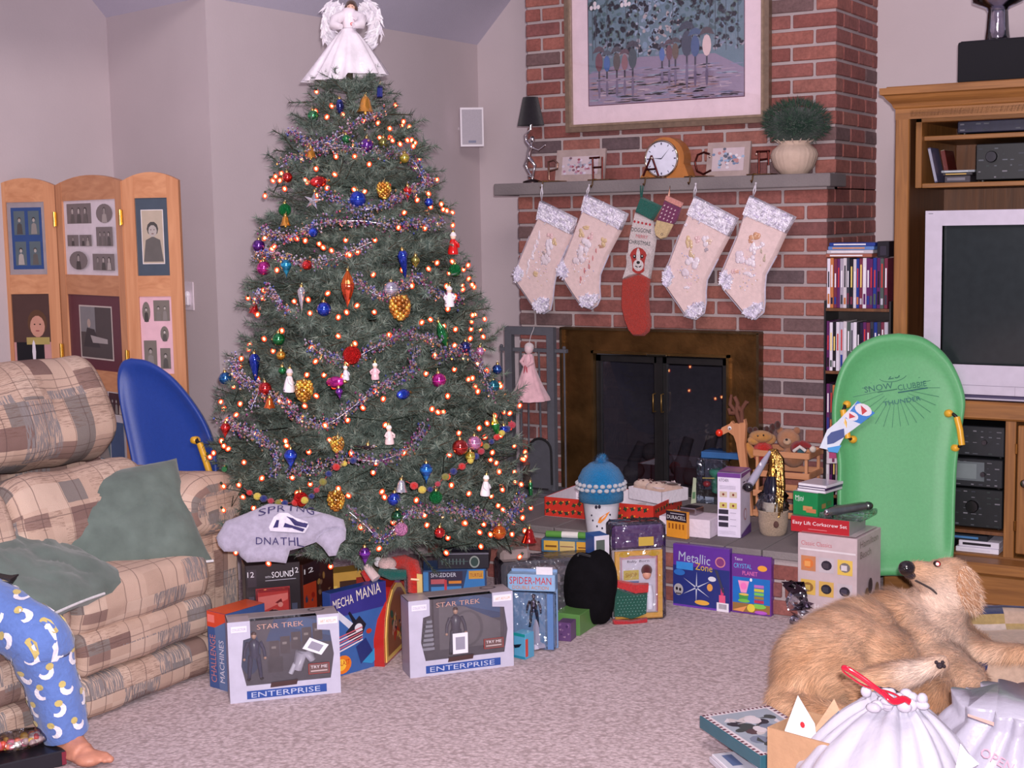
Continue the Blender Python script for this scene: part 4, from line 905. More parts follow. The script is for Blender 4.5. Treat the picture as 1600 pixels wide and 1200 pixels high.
slab('dvd_case', 'white case with a dark label strip, second from the bottom of the lower bay', 'case', -1.39, -1.235, 5.685, 5.84, .1935, .218, (214, 208, 222), (40, 34, 44))
slab('dvd_case', 'blue and black case on top of the white ones in the lower bay', 'case', -1.46, -1.28, 5.69, 5.85, .2185, .240, (34, 38, 46), (70, 120, 170)); 
slab('video_tape', 'dark tape lying left of the white cases in the lower bay', 'tape', -1.60, -1.42, 5.69, 5.80, .173, .20, (40, 40, 50), (90, 96, 110))
slab('compact_disc_case', 'yellow-spined disc case, lower of the flat pair above the television', 'case', -1.505, -1.39, 5.80, 5.93, 1.647, 1.657, (60, 56, 60), (206, 170, 90))
slab('compact_disc_case', 'silver disc case, upper of the flat pair above the television', 'case', -1.51, -1.38, 5.795, 5.93, 1.6575, 1.667, (150, 156, 164), (190, 196, 204))
slab('disc_box', 'small clear-fronted box under the flat disc cases above the television', 'box', -1.50, -1.40, 5.81, 5.93, 1.619, 1.6465, (70, 64, 72), (120, 116, 126))
t = thing('leaning_disc_case', 'blue-grey disc case leaning on the left wall of the upper bay', 'case', (-1.545, 5.83, 1.619)); MM = Matrix.Translation((-1.527, 5.83, 1.621)) @ Matrix.Rotation(-.22, 4, 'Y')
MB(MM).box(-.006, .006, -.04, .08, 0, .14, (86, 84, 112), ch=.001).build('case', M_CARD, t); MB(MM).box(-.005, .005, -.041, -.0395, .005, .135, (150, 150, 168)).build('spine', M_CARD, t)
t = thing('leaning_book', 'dark red book leaning beside the disc case in the upper bay', 'book', (-1.50, 5.88, 1.619)); MM = Matrix.Translation((-1.500, 5.93, 1.621)) @ Matrix.Rotation(-.20, 4, 'Y')
MB(MM).box(-.009, .009, -.06, .08, 0, .13, (96, 34, 30), ch=.001).build('cover', M_CARD, t); MB(MM).box(-.007, .007, -.058, .081, .003, .131, (200, 190, 170)).build('pages', M_PAPER, t)
# on top: centre speaker and glass vase
t = thing('centre_speaker', 'black fabric-fronted centre speaker on top of the oak cabinet', 'speaker', (-1.12, 5.80, 1.99)); MB().box(-1.44, -.82, 5.735, 6.0, 1.992, 2.155, (20, 18, 26), ch=.012).build('cabinet', M_BLACK, t)
MB().box(-1.435, -.825, 5.726, 5.738, 1.998, 2.15, (15, 14, 22), ch=.004).build('grille', paint('speaker_cloth', .9, var=.5, vs=500), t); f2 = Frame((-1.172, 5.725, 2.01), (1, 0, 0), (0, 0, 1)); mb = MB(); mb.rect(f2, 0, 0, .043, .015, (150, 130, 96)); mb.build('badge', M_METAL, t)
v0 = ond(1592, 52, 5.9); t = thing('glass_vase', 'clear flared glass vase standing on the black centre speaker', 'vase', (v0.x, v0.y, 2.156)); MM = Matrix.Translation((v0.x, 5.86, 2.157))
mb = MB(MM); mb.lathe([(.045, 0), (.047, .004), (.042, .05), (.038, .115), (.045, .128), (.095, .15), (.10, .22), (.097, .22), (.09, .155), (.04, .132), (.034, .118), (.038, .05), (.041, .012), (.0, .010)], (200, 200, 206), 32, cap=False); mb.build('bowl', clear('vase_glass', tint=(.86, .84, .88), refl=.10, rough=.03), t)
mb = MB(MM); mb.ell((-.055, -.02, .165), (.022, .016, .012), (214, 150, 90)); mb.build('candle', M_GLOSS, t, label='small amber candle in the vase')

# =============== DVD RACK ===============
dk = thing('dvd_rack', 'narrow dark wooden rack packed with discs between chimney and cabinet', 'shelf', (-1.86, 5.86, 0))
RX0, RX1, RY = -1.985, -1.712, 5.80
def zpx(y): return ony(1335, y, RY).z
MB().box(RX0, RX0+.008, RY, 5.97, 0, zpx(478)+.02, (30, 26, 28)).build('side', M_BLACK, dk); MB().box(RX1, RX1+.008, RY, 5.97, 0, zpx(478)+.02, (30, 26, 28)).build('side', M_BLACK, dk); MB().box(RX0, RX1, 5.965, 5.975, 0, zpx(478)+.02, (40, 30, 28)).build('back', M_BLACK, dk)
zs = [zpx(482)-i*.262 for i in range(5)]
for i, z in enumerate(zs): MB().box(RX0+.008, RX1, RY, 5.965, z-.012, z, (92, 66, 64)).build('shelf', M_DOAK, dk)
random.seed(11); dc = [(222, 214, 228), (190, 184, 200), (40, 34, 60), (96, 40, 96), (60, 60, 72), (210, 200, 208), (120, 50, 70), (40, 60, 140), (230, 222, 236), (80, 92, 88), (170, 160, 176), (30, 26, 34), (196, 120, 70)]
wrd = ['white', 'silver-grey', 'dark blue', 'purple', 'charcoal', 'pale grey', 'wine-red', 'royal blue', 'bright white', 'grey-green', 'light grey', 'black', 'orange']
rown = ['top upright row', 'second row', 'third row', 'fourth row', 'lowest row']
for i, z in enumerate(zs):
    x = RX0+.010; j = 0; hh = .208
    while x < RX1-.016:
        w = R(.0125, .0155); ci = random.randrange(len(dc)); c = dc[ci]; c2 = random.choice(dc); h = hh-R(0, .006)
        nb = ['leftmost', 'second from the left', 'third from the left', 'fourth from the left', 'fifth from the left', 'sixth from the left', 'seventh from the left', 'eighth from the left', 'ninth from the left', 'tenth from the left', 'eleventh from the left', 'twelfth from the left', 'thirteenth from the left', 'fourteenth from the left', 'fifteenth from the left', 'sixteenth from the left', 'seventeenth from the left', 'eighteenth from the left', 'nineteenth from the left', 'twentieth from the left'][j]
        t = thing('dvd_case', f'{wrd[ci]} disc case, {nb} in the {rown[i]} of the rack', 'dvd', (x+w/2, RY+.06, z+.0005), group='disc cases in the rack'); d0 = R(.0, .006)
        MB().box(x, x+w-.0006, RY+.003+d0, RY+.14, z+.0005, z+h, c, ch=.001).build('case', M_GLOSS, t); fr = Frame((x, RY+.003+d0, z), (1, 0, 0), (0, 0, 1)); m = MB(); m.rect(fr, w*.2, h*.08, w*.8, h*R(.2, .35), c2); m.rect(fr, w*.3, h*.42, w*.7, h*R(.7, .9), random.choice(((236, 230, 240), (200, 60, 60), (240, 210, 120), (30, 30, 40)))); m.build('spine_title', M_GLOSS, t)
        x += w; j += 1
    if i == 0:
        zz = z+hh+.002
        for q, (cc, nm) in enumerate((((160, 96, 80), 'brown'), ((196, 190, 200), 'white'), ((96, 130, 190), 'light blue'), ((36, 60, 140), 'dark blue'))):
            slab('dvd_case', f'{nm} disc case lying flat on the rack, {["bottom", "second", "third", "topmost"][q]} of the flat pile', 'dvd', RX0+.004+.004*q, RX0+.20+.003*q, RY+.004*q, RY+.135, zz, zz+.0145, cc, random.choice(((230, 226, 232), (206, 140, 90))), group='flat disc cases on the rack'); zz += .0150
        slab('dvd_case', 'black disc case on edge at the right end of the flat pile', 'dvd', RX1-.055, RX1-.005, RY+.01, RY+.13, z+hh+.002, z+hh+.066, (24, 20, 30), (50, 44, 60))

# =============== MANTEL THINGS ===============
MZ = 1.6735; MY = 5.86
def my(x, y, Y=MY): return ony(x, y, Y)
b = my(832, 285); t = thing('figurine_lamp', 'small lamp, chrome dancing figure under a black tapered shade', 'lamp', (b.x, MY, MZ)); S_ = 6.75/FPX
def L(x, y, dy=0): p = my(x, y, MY+dy); return p
mb = MB(); tp = L(828, 152); bt = L(829.5, 196); M0 = Matrix.Translation((bt.x, MY, 0)); mb.M = M0; mb.lathe([(.063, bt.z), (.035, tp.z)], (34, 30, 36), 28, cap=False); mb.lathe([(.062, bt.z), (.034, tp.z)][::-1], (60, 56, 60), 28, cap=False); mb.build('lamp_shade', M_CLOTH, t, label='black tapered fabric shade')
mb = MB(); mb.tube([L(830, 190), L(829, 203)], .008, (220, 220, 224), n=10); mb.tube([L(829, 200), L(825, 208)], .005, (220, 220, 224)); mb.build('socket', M_CHROME, t)
mb = MB(); ch = (226, 222, 226)
def lp(pts, rs): mb.tube([L(*p) for p in pts], [r*S_ for r in rs], ch, n=10); [mb.ell(L(*p), r*S_, ch, 10, 6) for p, r in zip(pts, rs)]
lp([(827, 204), (821, 211), (822, 220), (828, 228)], (2, 2.4, 2.2, 2.6)); mb.ell(L(832, 218), (4.2*S_, 4.2*S_, 5.4*S_), ch, 14, 10); lp([(831, 223), (829, 230)], (2, 2.5)); lp([(830, 230), (827, 238), (826, 247)], (4.5, 3.8, 4)); lp([(832, 231), (842, 235), (852, 227)], (2.5, 2, 1.6))
lp([(825, 248), (821, 257), (824, 264), (829, 273)], (3.4, 2.8, 2, 1.8)); lp([(828, 248), (836, 259), (834, 268), (833, 276)], (3.4, 2.6, 2, 2)); lp([(829, 273), (833, 277), (826, 275)], (2.4, 2, 1.4)); mb.build('figure', M_CHROME, t, label='chrome dancing figure')
mb = MB(Matrix.Translation((L(832, 284).x, MY, MZ))); mb.lathe([(.045, 0), (.045, .008), (.02, .016), (.008, .02)], (70, 58, 58), 24); mb.tube([(0, 0, .016), (0, 0, .034)], .006, ch); mb.build('base', M_METAL, t)
def easel(name, label, x0, y0, x1, y1, seed, pal):
    a, b2 = my(x0, y0, 5.88), my(x1, y1, 5.88); w = b2.x-a.x; h = abs(a.z-MZ); t = thing(name, label, 'picture frame', ((a.x+b2.x)/2, 5.87, MZ)); n = V((0, -.95, .18)).normalized(); U = V((1, 0, 0)); Wv = n.cross(U)
    fr = Frame((a.x, 5.868, MZ), U, Wv); mb = MB(); bw = w*.13
    for q in ([(0, 0), (w, 0), (w-bw, bw), (bw, bw)], [(0, h), (bw, h-bw), (w-bw, h-bw), (w, h)], [(0, 0), (bw, bw), (bw, h-bw), (0, h)], [(w, 0), (w, h), (w-bw, h-bw), (w-bw, bw)]): mb.prism(q, fr, .014, (168, 148, 144))
    mb.build('frame', M_MATTE, t); r_ = random.Random(seed); mb = MB(); mb.rect(fr, bw, bw, w-bw, h-bw, (196, 178, 184))
    for k in range(46): mb.lay = 3+k*.02; u, v = w*.5+r_.gauss(0, w*.15), h*.5+r_.gauss(0, h*.13); u = min(max(u, bw*1.2), w-bw*1.2); v = min(max(v, bw*1.2), h-bw*1.2); mb.disc(fr, u, v, .008, .006, r_.choice(pal), 8)
    mb.build('print', M_CARD, t); mb = MB(); mb.tube([fr.p(w/2, h*.7, -.015), V((a.x+w/2, 5.925, MZ+.004))], .004, (60, 50, 50), n=6); mb.build('easel_leg', M_BLACK, t)
easel('picture_frame', 'grey square frame with a pink snow scene, left of the letter H', 868, 234, 944, 232, 3, [(176, 130, 150), (150, 80, 92), (206, 196, 212), (160, 160, 176), (120, 90, 104)])
easel('picture_frame', 'grey frame with a blue and white snow scene, right of the clock', 1104, 222, 1171, 220, 5, [(150, 170, 196), (110, 130, 160), (216, 208, 216), (180, 130, 130), (90, 96, 110)])
# clock
c = my(1033, 248, 5.83); t = thing('mantel_clock', 'arched wooden mantel clock with a round white face', 'clock', (c.x+.02, 5.87, MZ)); fr = Frame((c.x, 5.835, c.z), (1, 0, 0), (0, 0, 1)); r0 = .080; zb = MZ-c.z
pts = [(-.105, zb), (.125, zb), (.125, zb+.012)]+[(.118, zb+.03), (.108, zb+.055)]+[(.012+(r0+.014)*math.cos(a), (r0+.014)*math.sin(a)) for a in [math.pi*(k-1)/12 for k in range(15)]]+[(-.09, zb+.03), (-.105, zb+.012)]
mb = MB(); mb.prism([(u, v) for u, v in pts], fr, .075, (176, 112, 58), off=-.004); mb.build('case', paint('honey_wood', .35, var=.15, vs=14), t, label='honey-coloured arched wooden case')
mb = MB(); MMx = Matrix.Translation((c.x, 5.836, c.z)) @ Matrix.Rotation(math.pi/2, 4, 'X'); mb.M = MMx; mb.lathe([(r0, -.004), (r0+.003, .004), (r0-.002, .010), (r0-.006, .006)], (206, 190, 170), 36, cap=False); mb.build('bezel', M_CHROME, t)
mb = MB(); fr = Frame((c.x, 5.833, c.z), (1, 0, 0), (0, 0, 1)); mb.disc(fr, 0, 0, r0-.003, r0-.003, (222, 222, 240), 40)
for k in range(12): a = math.pi/2-k*math.pi/6; u, v = math.cos(a), math.sin(a); w_ = .0035 if k % 3 else .006; mb.lay = 3; mb.poly(fr, [(u*.060-v*w_*.5, v*.060+u*w_*.5), (u*.070-v*w_*.5, v*.070+u*w_*.5), (u*.070+v*w_*.5, v*.070-u*w_*.5), (u*.060+v*w_*.5, v*.060-u*w_*.5)], (70, 66, 92))
mb.build('dial', M_CARD, t, label='white dial with hour marks'); mb = MB()
for a, l, w_ in ((math.radians(48), .060, .004), (math.radians(176), .040, .006)): u, v = math.cos(a), math.sin(a); mb.lay += 3; mb.poly(fr, [(-v*w_*.5, u*w_*.5), (u*l, v*l), (v*w_*.5, -u*w_*.5)], (50, 46, 70))
mb.build('hands', M_BLACK, t)
# letters of the stocking holders
def letter(ch_, label, x, y, strokes, h0, col=(92, 44, 40), hook=True):
    p = my(x, y, 5.815); t = thing('letter_stocking_holder', label, 'stocking holder', (p.x, 5.83, MZ), group='metal letter stocking holders'); mb = MB()
    for st in strokes: mb.tube([my(a, b3, 5.815) for a, b3 in st], .0048, col, n=7)
    mb.build('letter', M_METAL, t, label=f'metal letter {ch_}'); mb = MB(); mb.box(p.x-.06, p.x+.05, 5.79, 5.87, MZ, MZ+.006, (150, 120, 90), ch=.002)
    mb.tube([(p.x-.02, 5.80, MZ+.005), (p.x-.02, 5.768, MZ+.004), (p.x-.02, 5.762, MZ-.02), (p.x-.02, 5.752, MZ-.03), (p.x-.02, 5.745, MZ-.022)], .0035, (170, 140, 100), n=7); mb.build('base_and_hook', M_METAL, t)
    mb = MB()
    for st in strokes[:2]: q = my(st[0][0], st[0][1]+4, 5.808); mb.ell(q, (.006, .004, .006), (246, 220, 200), 8, 6)
    mb.build('stud', M_CHROME, t)
tn = (150, 118, 104)
letter('P', 'thin pale metal letter P stocking holder beside the figurine lamp', 862, 275, [[(858, 281), (857, 253), (866, 250), (872, 256), (871, 264), (859, 267)]], 30, tn)
letter('H', 'dark metal letter H stocking holder beside the pink snow picture', 940, 276, [[(927, 280), (926, 247)], [(941, 280), (941, 245)], [(926, 262), (941, 261)], [(921, 247), (937, 246)]], 30)
letter('A', 'dark metal letter A stocking holder in front of the clock', 1022, 272, [[(1005, 275), (1018, 243)], [(1018, 243), (1029, 275)], [(1009, 265), (1025, 264)]], 30, (84, 36, 40))
letter('C', 'thin metal letter C stocking holder right of the clock', 1092, 270, [[(1109, 241), (1100, 238), (1090, 242), (1086, 254), (1089, 267), (1099, 272), (1111, 266)]], 30)
letter('E', 'thin metal letter with glinting studs, beside the potted greenery', 1190, 268, [[(1186, 271), (1186, 238)], [(1182, 237), (1203, 236)], [(1187, 250), (1201, 248)], [(1200, 236), (1201, 258)]], 30)
# potted greenery
c = my(1241, 273, 5.87); t = thing('potted_greenery', 'ribbed cream pot with a dome of dark green foliage on the mantel', 'plant', (c.x, 5.87, MZ)); k_ = 6.15/FPX; mb = MB(Matrix.Translation((c.x, 5.87, MZ)))
mb.lathe([(.052, 0), (.058, .004), (.078, .03), (.090, .062), (.094, .082), (.086, .102), (.068, .118), (.062, .128), (.070, .138)], (196, 172, 156), 72, rf=lambda a, k: 1+(.07*abs(math.sin(a*14)) if 1 < k < 7 else 0), cap=True); mb.build('pot', M_MATTE, t, label='ribbed cream ceramic pot')
random.seed(5); mb = MB(); 
for k in range(14): a = k*.45; mb.tube([(c.x+.05*math.cos(a), 5.87+.05*math.sin(a), MZ+.125), (c.x+.085*math.cos(a), 5.87+.085*math.sin(a), MZ+.145)], [.006, .002], (206, 184, 170), n=5)
mb.build('dried_moss', M_CLOTH, t); mb = MB(); cc = V((c.x+.008, 5.87, MZ+.215))
mb.ell(cc+V((0, 0, -.012)), (.118, .10, .078), (26, 48, 38), 18, 12)
for k in range(3600):
    d = V((random.gauss(0, 1), random.gauss(0, 1), random.gauss(0, 1))).normalized()
    if d.z < -.85: continue
    r = R(.78, 1); p = cc+V((d.x*.142*r, d.y*.125*r, d.z*.093*r)); e = (d+V((R(-.7, .7), R(-.7, .7), R(-.2, .9)))).normalized()*R(.016, .03); s = d.cross(e).normalized()*.0018
    mb.add([p-s, p+s, p+e], [(0, 1, 2)], random.choice(((30, 58, 44), (38, 70, 50), (24, 46, 38), (48, 80, 58))))
ob = mb.build('foliage', M_CLOTH, t, label='dome of short dark green needles'); ob['kind'] = 'stuff'
mb = MB(); mb.tube([(c.x, 5.87, MZ+.11), (c.x, 5.87, MZ+.2)], .02, (60, 48, 38)); mb.build('stem', M_MATTE, t)

# =============== STOCKINGS ===============
def inset(pts, d):
    n = len(pts); out = []
    for i in range(n):
        a, b, c = V(pts[i-1]), V(pts[i]), V(pts[(i+1) % n]); e1, e2 = (b-a).normalized(), (c-b).normalized(); nn = V((-e1.y-e2.y, e1.x+e2.x)).normalized(); out.append((b.x+nn.x*d, b.y+nn.y*d))
    return out
def soft(mb, pts, fr, th, ins, col, back=True, base=0):
    n = len(pts); A = sum(pts[i][0]*pts[(i+1) % n][1]-pts[(i+1) % n][0]*pts[i][1] for i in range(n))
    if A < 0: pts = pts[::-1]
    R0 = [(pts, base), (inset(pts, ins*.35), base+th*.6), (inset(pts, ins), base+th)]; vs = []; fs = []
    for p, w in R0: vs += [fr.p(u, v, w) for u, v in p]
    for k in range(2):
        for i in range(n): fs.append((k*n+i, k*n+(i+1) % n, (k+1)*n+(i+1) % n, (k+1)*n+i))
    mb.add(vs, fs, col, True); mb.add([fr.p(u, v, base+th) for u, v in R0[2][0]], [tuple(range(n))], col, True)
    if back: mb.add([fr.p(u, v, base) for u, v in pts], [tuple(range(n))[::-1]], col)
SY = 5.748
def sp_(x, y): p = ony(x, y, SY); return (p.x, p.z)
FS = Frame((0, SY, 0), (1, 0, 0), (0, 0, 1))
M_SEQ = paint('silver_sequins', .3, .2, var=.25, vs=60, bump=1, bs=110); M_FELT = paint('ivory_felt', .95, var=.06, vs=60, bump=.3, bs=300, spec=.2)
def seqc(): return random.choice(((250, 246, 255), (236, 230, 246), (220, 212, 234)))
def stocking(label, cuff, body, heel, toe, rib, deco, seed):
    random.seed(seed); c = sp_(*cuff[0]); t = thing('christmas_stocking', label, 'stocking', (c[0], SY, c[1]), group='ivory and silver stockings on the mantel'); mb = MB()
    full = [cuff[3]]+[cuff[2]]+body; soft(mb, [sp_(*p) for p in [cuff[0], cuff[1]]+[cuff[2]]+body+[cuff[3]]], FS, .022, .012, (228, 202, 200)); mb.build('body', M_FELT, t)
    def patch(name, pts, w=.024):
        q = [sp_(*p) for p in pts]; mb = MB(); soft(mb, q, FS, w, .006, (238, 232, 246)); xs = [p[0] for p in q]; zs_ = [p[1] for p in q]
        for k in range(int(60)):
            f = random.random(); g = random.random(); n = len(q); i = random.randrange(n); cx_, cz_ = sum(xs)/n, sum(zs_)/n; s = math.sqrt(random.random())*.88
            a, b4 = q[i], q[(i+1) % n]; u = cx_+((a[0]*(1-f)+b4[0]*f)-cx_)*s; v = cz_+((a[1]*(1-f)+b4[1]*f)-cz_)*s; an_ = random.choice((.9, -.6))+R(-.2, .2); L_ = .012
            p = FS.p(u, v, w+.001); dx = V((math.cos(an_), 0, math.sin(an_)))*L_; mb.tube([p-dx, p+dx], .0028, seqc(), n=4, smooth=False)
        ob = mb.build(name, M_SEQ, t, label='silver sequinned '+name)
    patch('cuff', cuff, .030); patch('heel', heel); patch('toe', toe)
    mb = MB(); p0, p1 = FS.p(*sp_(*rib[0]), .01), FS.p(*sp_(*rib[1]), .012); mb.tube([p0, (p0+p1)/2+V((.006, 0, 0)), p1, (p0+p1)/2-V((.004, 0, 0)), p0+V((.004, 0, 0))], .0028, (226, 220, 230), n=6); mb.build('hanging_loop', M_CLOTH, t)
    mb = MB(); mb.lay = 0
    for (x, y, rx, ry, c) in deco:
        u, v = sp_(x, y); c = tuple(int(q*.55+r_*.45) for q, r_ in zip(c, (228, 208, 212)))
        for _ in range(7): mb.ell(FS.p(u+R(-1, 1)*rx*.0018, v+R(-1, 1)*ry*.0018, .022), (rx*.0013, .004, ry*.0013), c, 7, 5)
    bx, by = sum(p[0] for p in body)/len(body), sum(p[1] for p in body)/len(body)
    for k in range(46):
        a = R(0, 6.3); r = R(4, 22); u, v = sp_(bx+3+r*math.cos(a)*.9, by-25+r*math.sin(a)*1.6); mb.ell(FS.p(u, v, .023), (.0035, .0025, .0035), random.choice(((240, 236, 250), (214, 190, 170), (230, 200, 210), (196, 190, 216))), 6, 4)
    ob = mb.build('beaded_figure', M_SEQ if False else M_GLOSS, t); ob['kind'] = 'stuff'
    mb = MB()
    for i in range(len(body)-1):
        a, b4 = sp_(*body[i]), sp_(*body[i+1]); mb.tube([FS.p(*a, .004), FS.p(*b4, .004)], .0035, (200, 194, 212), n=6)
    mb.build('edge_cord', M_CLOTH, t)
gd, wh, pk, rd_ = (206, 170, 96), (238, 232, 246), (226, 176, 176), (170, 60, 60)
stocking('ivory and silver stocking at the left end, angel with a glittering staff', [(847, 313), (903, 341), (895, 367), (841, 341)], [(888, 383), (872, 420), (867, 445), (865, 466), (861, 484), (850, 490), (835, 481), (822, 462), (807, 440), (806, 427), (813, 405), (828, 369)],
    [(813, 410), (823, 425), (818, 440), (808, 441), (805, 428)], [(834, 472), (847, 464), (863, 464), (860, 485), (850, 490), (838, 484)], ((848, 288), (848, 316)), [(846, 367, 3, 8, wh), (843, 378, 3, 7, wh), (839, 388, 3, 7, wh), (836, 398, 3, 8, wh), (830, 412, 3, 8, wh), (828, 424, 3, 6, wh), (863, 368, 6, 5, pk), (862, 385, 9, 12, wh), (856, 402, 10, 12, (226, 214, 224)), (842, 428, 6, 5, gd), (870, 378, 5, 7, gd), (854, 395, 4, 4, (120, 110, 110))], 1)
stocking('ivory and silver stocking second from the left, Santa with a long red staff', [(917, 303), (983, 334), (972, 360), (910, 330)], [(952, 398), (939, 429), (938, 448), (939, 466), (934, 477), (925, 483), (908, 477), (894, 457), (875, 427), (873, 418), (883, 402), (897, 365)],
    [(884, 404), (893, 425), (886, 438), (875, 428), (873, 418)], [(906, 466), (920, 458), (938, 458), (938, 470), (925, 483), (910, 478)], ((922, 288), (918, 308)), [(921, 356, 8, 4, gd), (912, 364, 6, 7, gd), (926, 369, 6, 6, pk), (918, 384, 12, 12, wh), (908, 400, 12, 12, (226, 214, 224)), (947, 378, 6, 8, gd), (943, 385, 5, 3, (160, 100, 50)), (924, 372, 3, 2, rd_), (935, 392, 1.6, 4, rd_), (930, 402, 1.6, 6, rd_), (924, 413, 1.6, 7, rd_), (917, 425, 1.6, 7, rd_), (911, 436, 1.6, 6, rd_)], 2)
stocking('ivory and silver stocking right of the dog stocking, snowman with a gold trim', [(1088, 306), (1155, 341), (1141, 370), (1075, 336)], [(1123, 404), (1106, 437), (1104, 455), (1104, 473), (1101, 489), (1088, 499), (1073, 495), (1058, 473), (1038, 444), (1036, 429), (1046, 409), (1062, 367)],
    [(1048, 412), (1057, 430), (1052, 446), (1041, 448), (1036, 430)], [(1070, 486), (1085, 474), (1103, 471), (1102, 487), (1088, 498), (1075, 495)], ((1088, 286), (1087, 310)), [(1080, 378, 6, 11, gd), (1084, 395, 6, 8, (190, 160, 100)), (1093, 374, 6, 6, pk), (1105, 378, 8, 9, wh), (1107, 390, 4, 4, (130, 126, 140)), (1085, 412, 12, 12, wh), (1076, 426, 10, 10, (222, 210, 226)), (1075, 351, 3, 3, wh), (1075, 448, 5, 4, wh), (1110, 378, 6, 5, (222, 190, 160))], 3)
stocking('ivory and silver stocking at the right end, angel with amber hair', [(1174, 305), (1245, 339), (1230, 365), (1162, 336)], [(1214, 400), (1198, 429), (1196, 450), (1196, 473), (1194, 488), (1181, 499), (1167, 495), (1152, 477), (1130, 451), (1125, 433), (1132, 416), (1152, 369)],
    [(1135, 418), (1148, 436), (1144, 452), (1132, 452), (1125, 434)], [(1160, 486), (1178, 473), (1195, 471), (1194, 486), (1182, 498), (1168, 495)], ((1182, 285), (1178, 310)), [(1182, 367, 9, 8, (190, 112, 50)), (1182, 370, 5, 5, (226, 176, 120)), (1176, 376, 4, 4, (180, 104, 50)), (1191, 383, 7, 6, wh), (1180, 388, 7, 10, wh), (1192, 391, 2, 6, (150, 140, 110)), (1197, 402, 2.5, 7, (160, 146, 110)), (1160, 402, 10, 12, (226, 216, 232)), (1175, 408, 9, 9, wh), (1154, 423, 5, 4, (226, 160, 130)), (1172, 428, 10, 5, wh), (1150, 424, 5, 4, pk)], 4)
t = thing('dog_stocking', 'long knitted stocking in green, white and red with a dog face and CHRISTMAS lettering', 'stocking', (*sp_(1003, 307)[:1], SY, sp_(1003, 307)[1])); S3 = lambda L_: [sp_(*p) for p in L_]
mb = MB(); soft(mb, S3([(1003, 307), (1035, 322), (1021, 345), (994, 331)]), FS, .022, .008, (20, 96, 84)); mb.build('cuff', M_KNIT, t, label='green knitted cuff')
mb = MB(); soft(mb, S3([(994, 331), (1021, 345), (1026, 375), (1021, 410), (1017, 436), (1001, 428), (987, 432), (974, 437), (979, 417), (982, 392), (984, 371)]), FS, .020, .008, (220, 206, 206)); mb.build('leg_panel', M_KNIT, t, label='white knitted leg')
mb = MB(); soft(mb, S3([(974, 435), (987, 431), (1001, 426), (1017, 434), (1014, 462), (1016, 488), (1018, 508), (1015, 518), (1007, 525), (991, 525), (983, 516), (977, 501), (972, 480), (972, 462)]), FS, .024, .010, (176, 52, 40)); mb.build('foot_panel', M_KNIT, t, label='red knitted foot')
fr = Frame((*sp_(0, 0)[:0], 0, 0, 0) if False else (0, SY-.022, 0), (1, 0, 0), (0, 0, 1)); mb = MB(); k_ = .0029; gx, gz = sp_(1001, 407)
def rot_text(s, x, y, h, w, c): u, v = sp_(x, y); mb.text(fr, s, u, v, h*k_, c, w*k_, rot=-.12)
for k in range(5): u, v = sp_(995+k*6, 346+k*1.2); mb.disc(fr, u, v, .006, .006, (190, 50, 60), 6)
rot_text('DOGGONE', 990, 361, 6, 33, (40, 60, 62)); rot_text('MERRY', 997, 371, 5, 20, (196, 70, 80)); rot_text('CHRISTMAS', 986, 380, 6, 36, (40, 60, 62))
mb.disc(fr, gx, gz, .046, .058, (180, 50, 44), 18); mb.disc(fr, gx-.044, gz-.008, .013, .045, (206, 190, 190), 12, .2); mb.disc(fr, gx+.044, gz-.008, .013, .045, (206, 190, 190), 12, -.2); mb.disc(fr, gx, gz+.016, .010, .04, (226, 214, 214), 12); mb.disc(fr, gx, gz-.020, .026, .026, (226, 214, 214), 14)
for q in (-1, 1): mb.disc(fr, gx+q*.018, gz+.018, .008, .009, (50, 20, 24), 10); mb.disc(fr, gx+q*.019, gz+.02, .003, .003, (240, 240, 240), 6)
mb.disc(fr, gx, gz-.008, .009, .007, (24, 16, 20), 10)
for q in (-1, 1): mb.disc(fr, gx+q*.009, gz-.026, .008, .0028, (40, 30, 34), 8, q*.4)
mb.build('knit_pattern', M_KNIT, t, label='red and white dog face with lettering'); mb = MB(); a = FS.p(*sp_(1004, 308), .008); b4 = FS.p(*sp_(1004, 290), .012); mb.tube([a, b4+V((.008, 0, 0)), b4-V((.004, 0, 0)), a-V((.004, 0, 0))], .004, (20, 84, 74), n=6); mb.build('hanging_loop', M_CLOTH, t)
FM = Frame((0, SY-.03, 0), (1, 0, 0), (0, 0, 1)); S4 = lambda L_: [(ony(*p, SY-.03).x, ony(*p, SY-.03).z) for p in L_]; q = S4([(1042, 305)])[0]
t = thing('mini_stocking', 'tiny patterned baby stocking hanging in front of the dog stocking', 'stocking', (q[0], SY-.03, q[1])); mb = MB(); soft(mb, S4([(1042, 305), (1068, 317), (1065, 325), (1039, 313)]), FM, .010, .003, (222, 150, 140)); mb.build('cuff', M_KNIT, t, label='pink cuff')
mb = MB(); soft(mb, S4([(1039, 313), (1065, 325), (1059, 343), (1053, 351), (1027, 344), (1033, 329)]), FM, .010, .004, (120, 50, 92)); mb.build('leg_panel', M_KNIT, t, label='purple checked leg')
mb = MB(); soft(mb, S4([(1027, 343), (1053, 350), (1047, 362), (1042, 371), (1033, 374), (1025, 368), (1023, 358)]), FM, .011, .004, (214, 186, 140)); mb.build('foot_panel', M_KNIT, t, label='pale yellow foot'); fr = Frame((0, SY-.0405, 0), (1, 0, 0), (0, 0, 1)); mb = MB()
for i in range(4):
    for j in range(4): u, v = S4([(1040+i*5.5-j*2.2, 321+i*2.6+j*6)])[0]; mb.lay = 1; mb.disc(fr, u, v, .005, .003, (226, 196, 206), 6, .6)
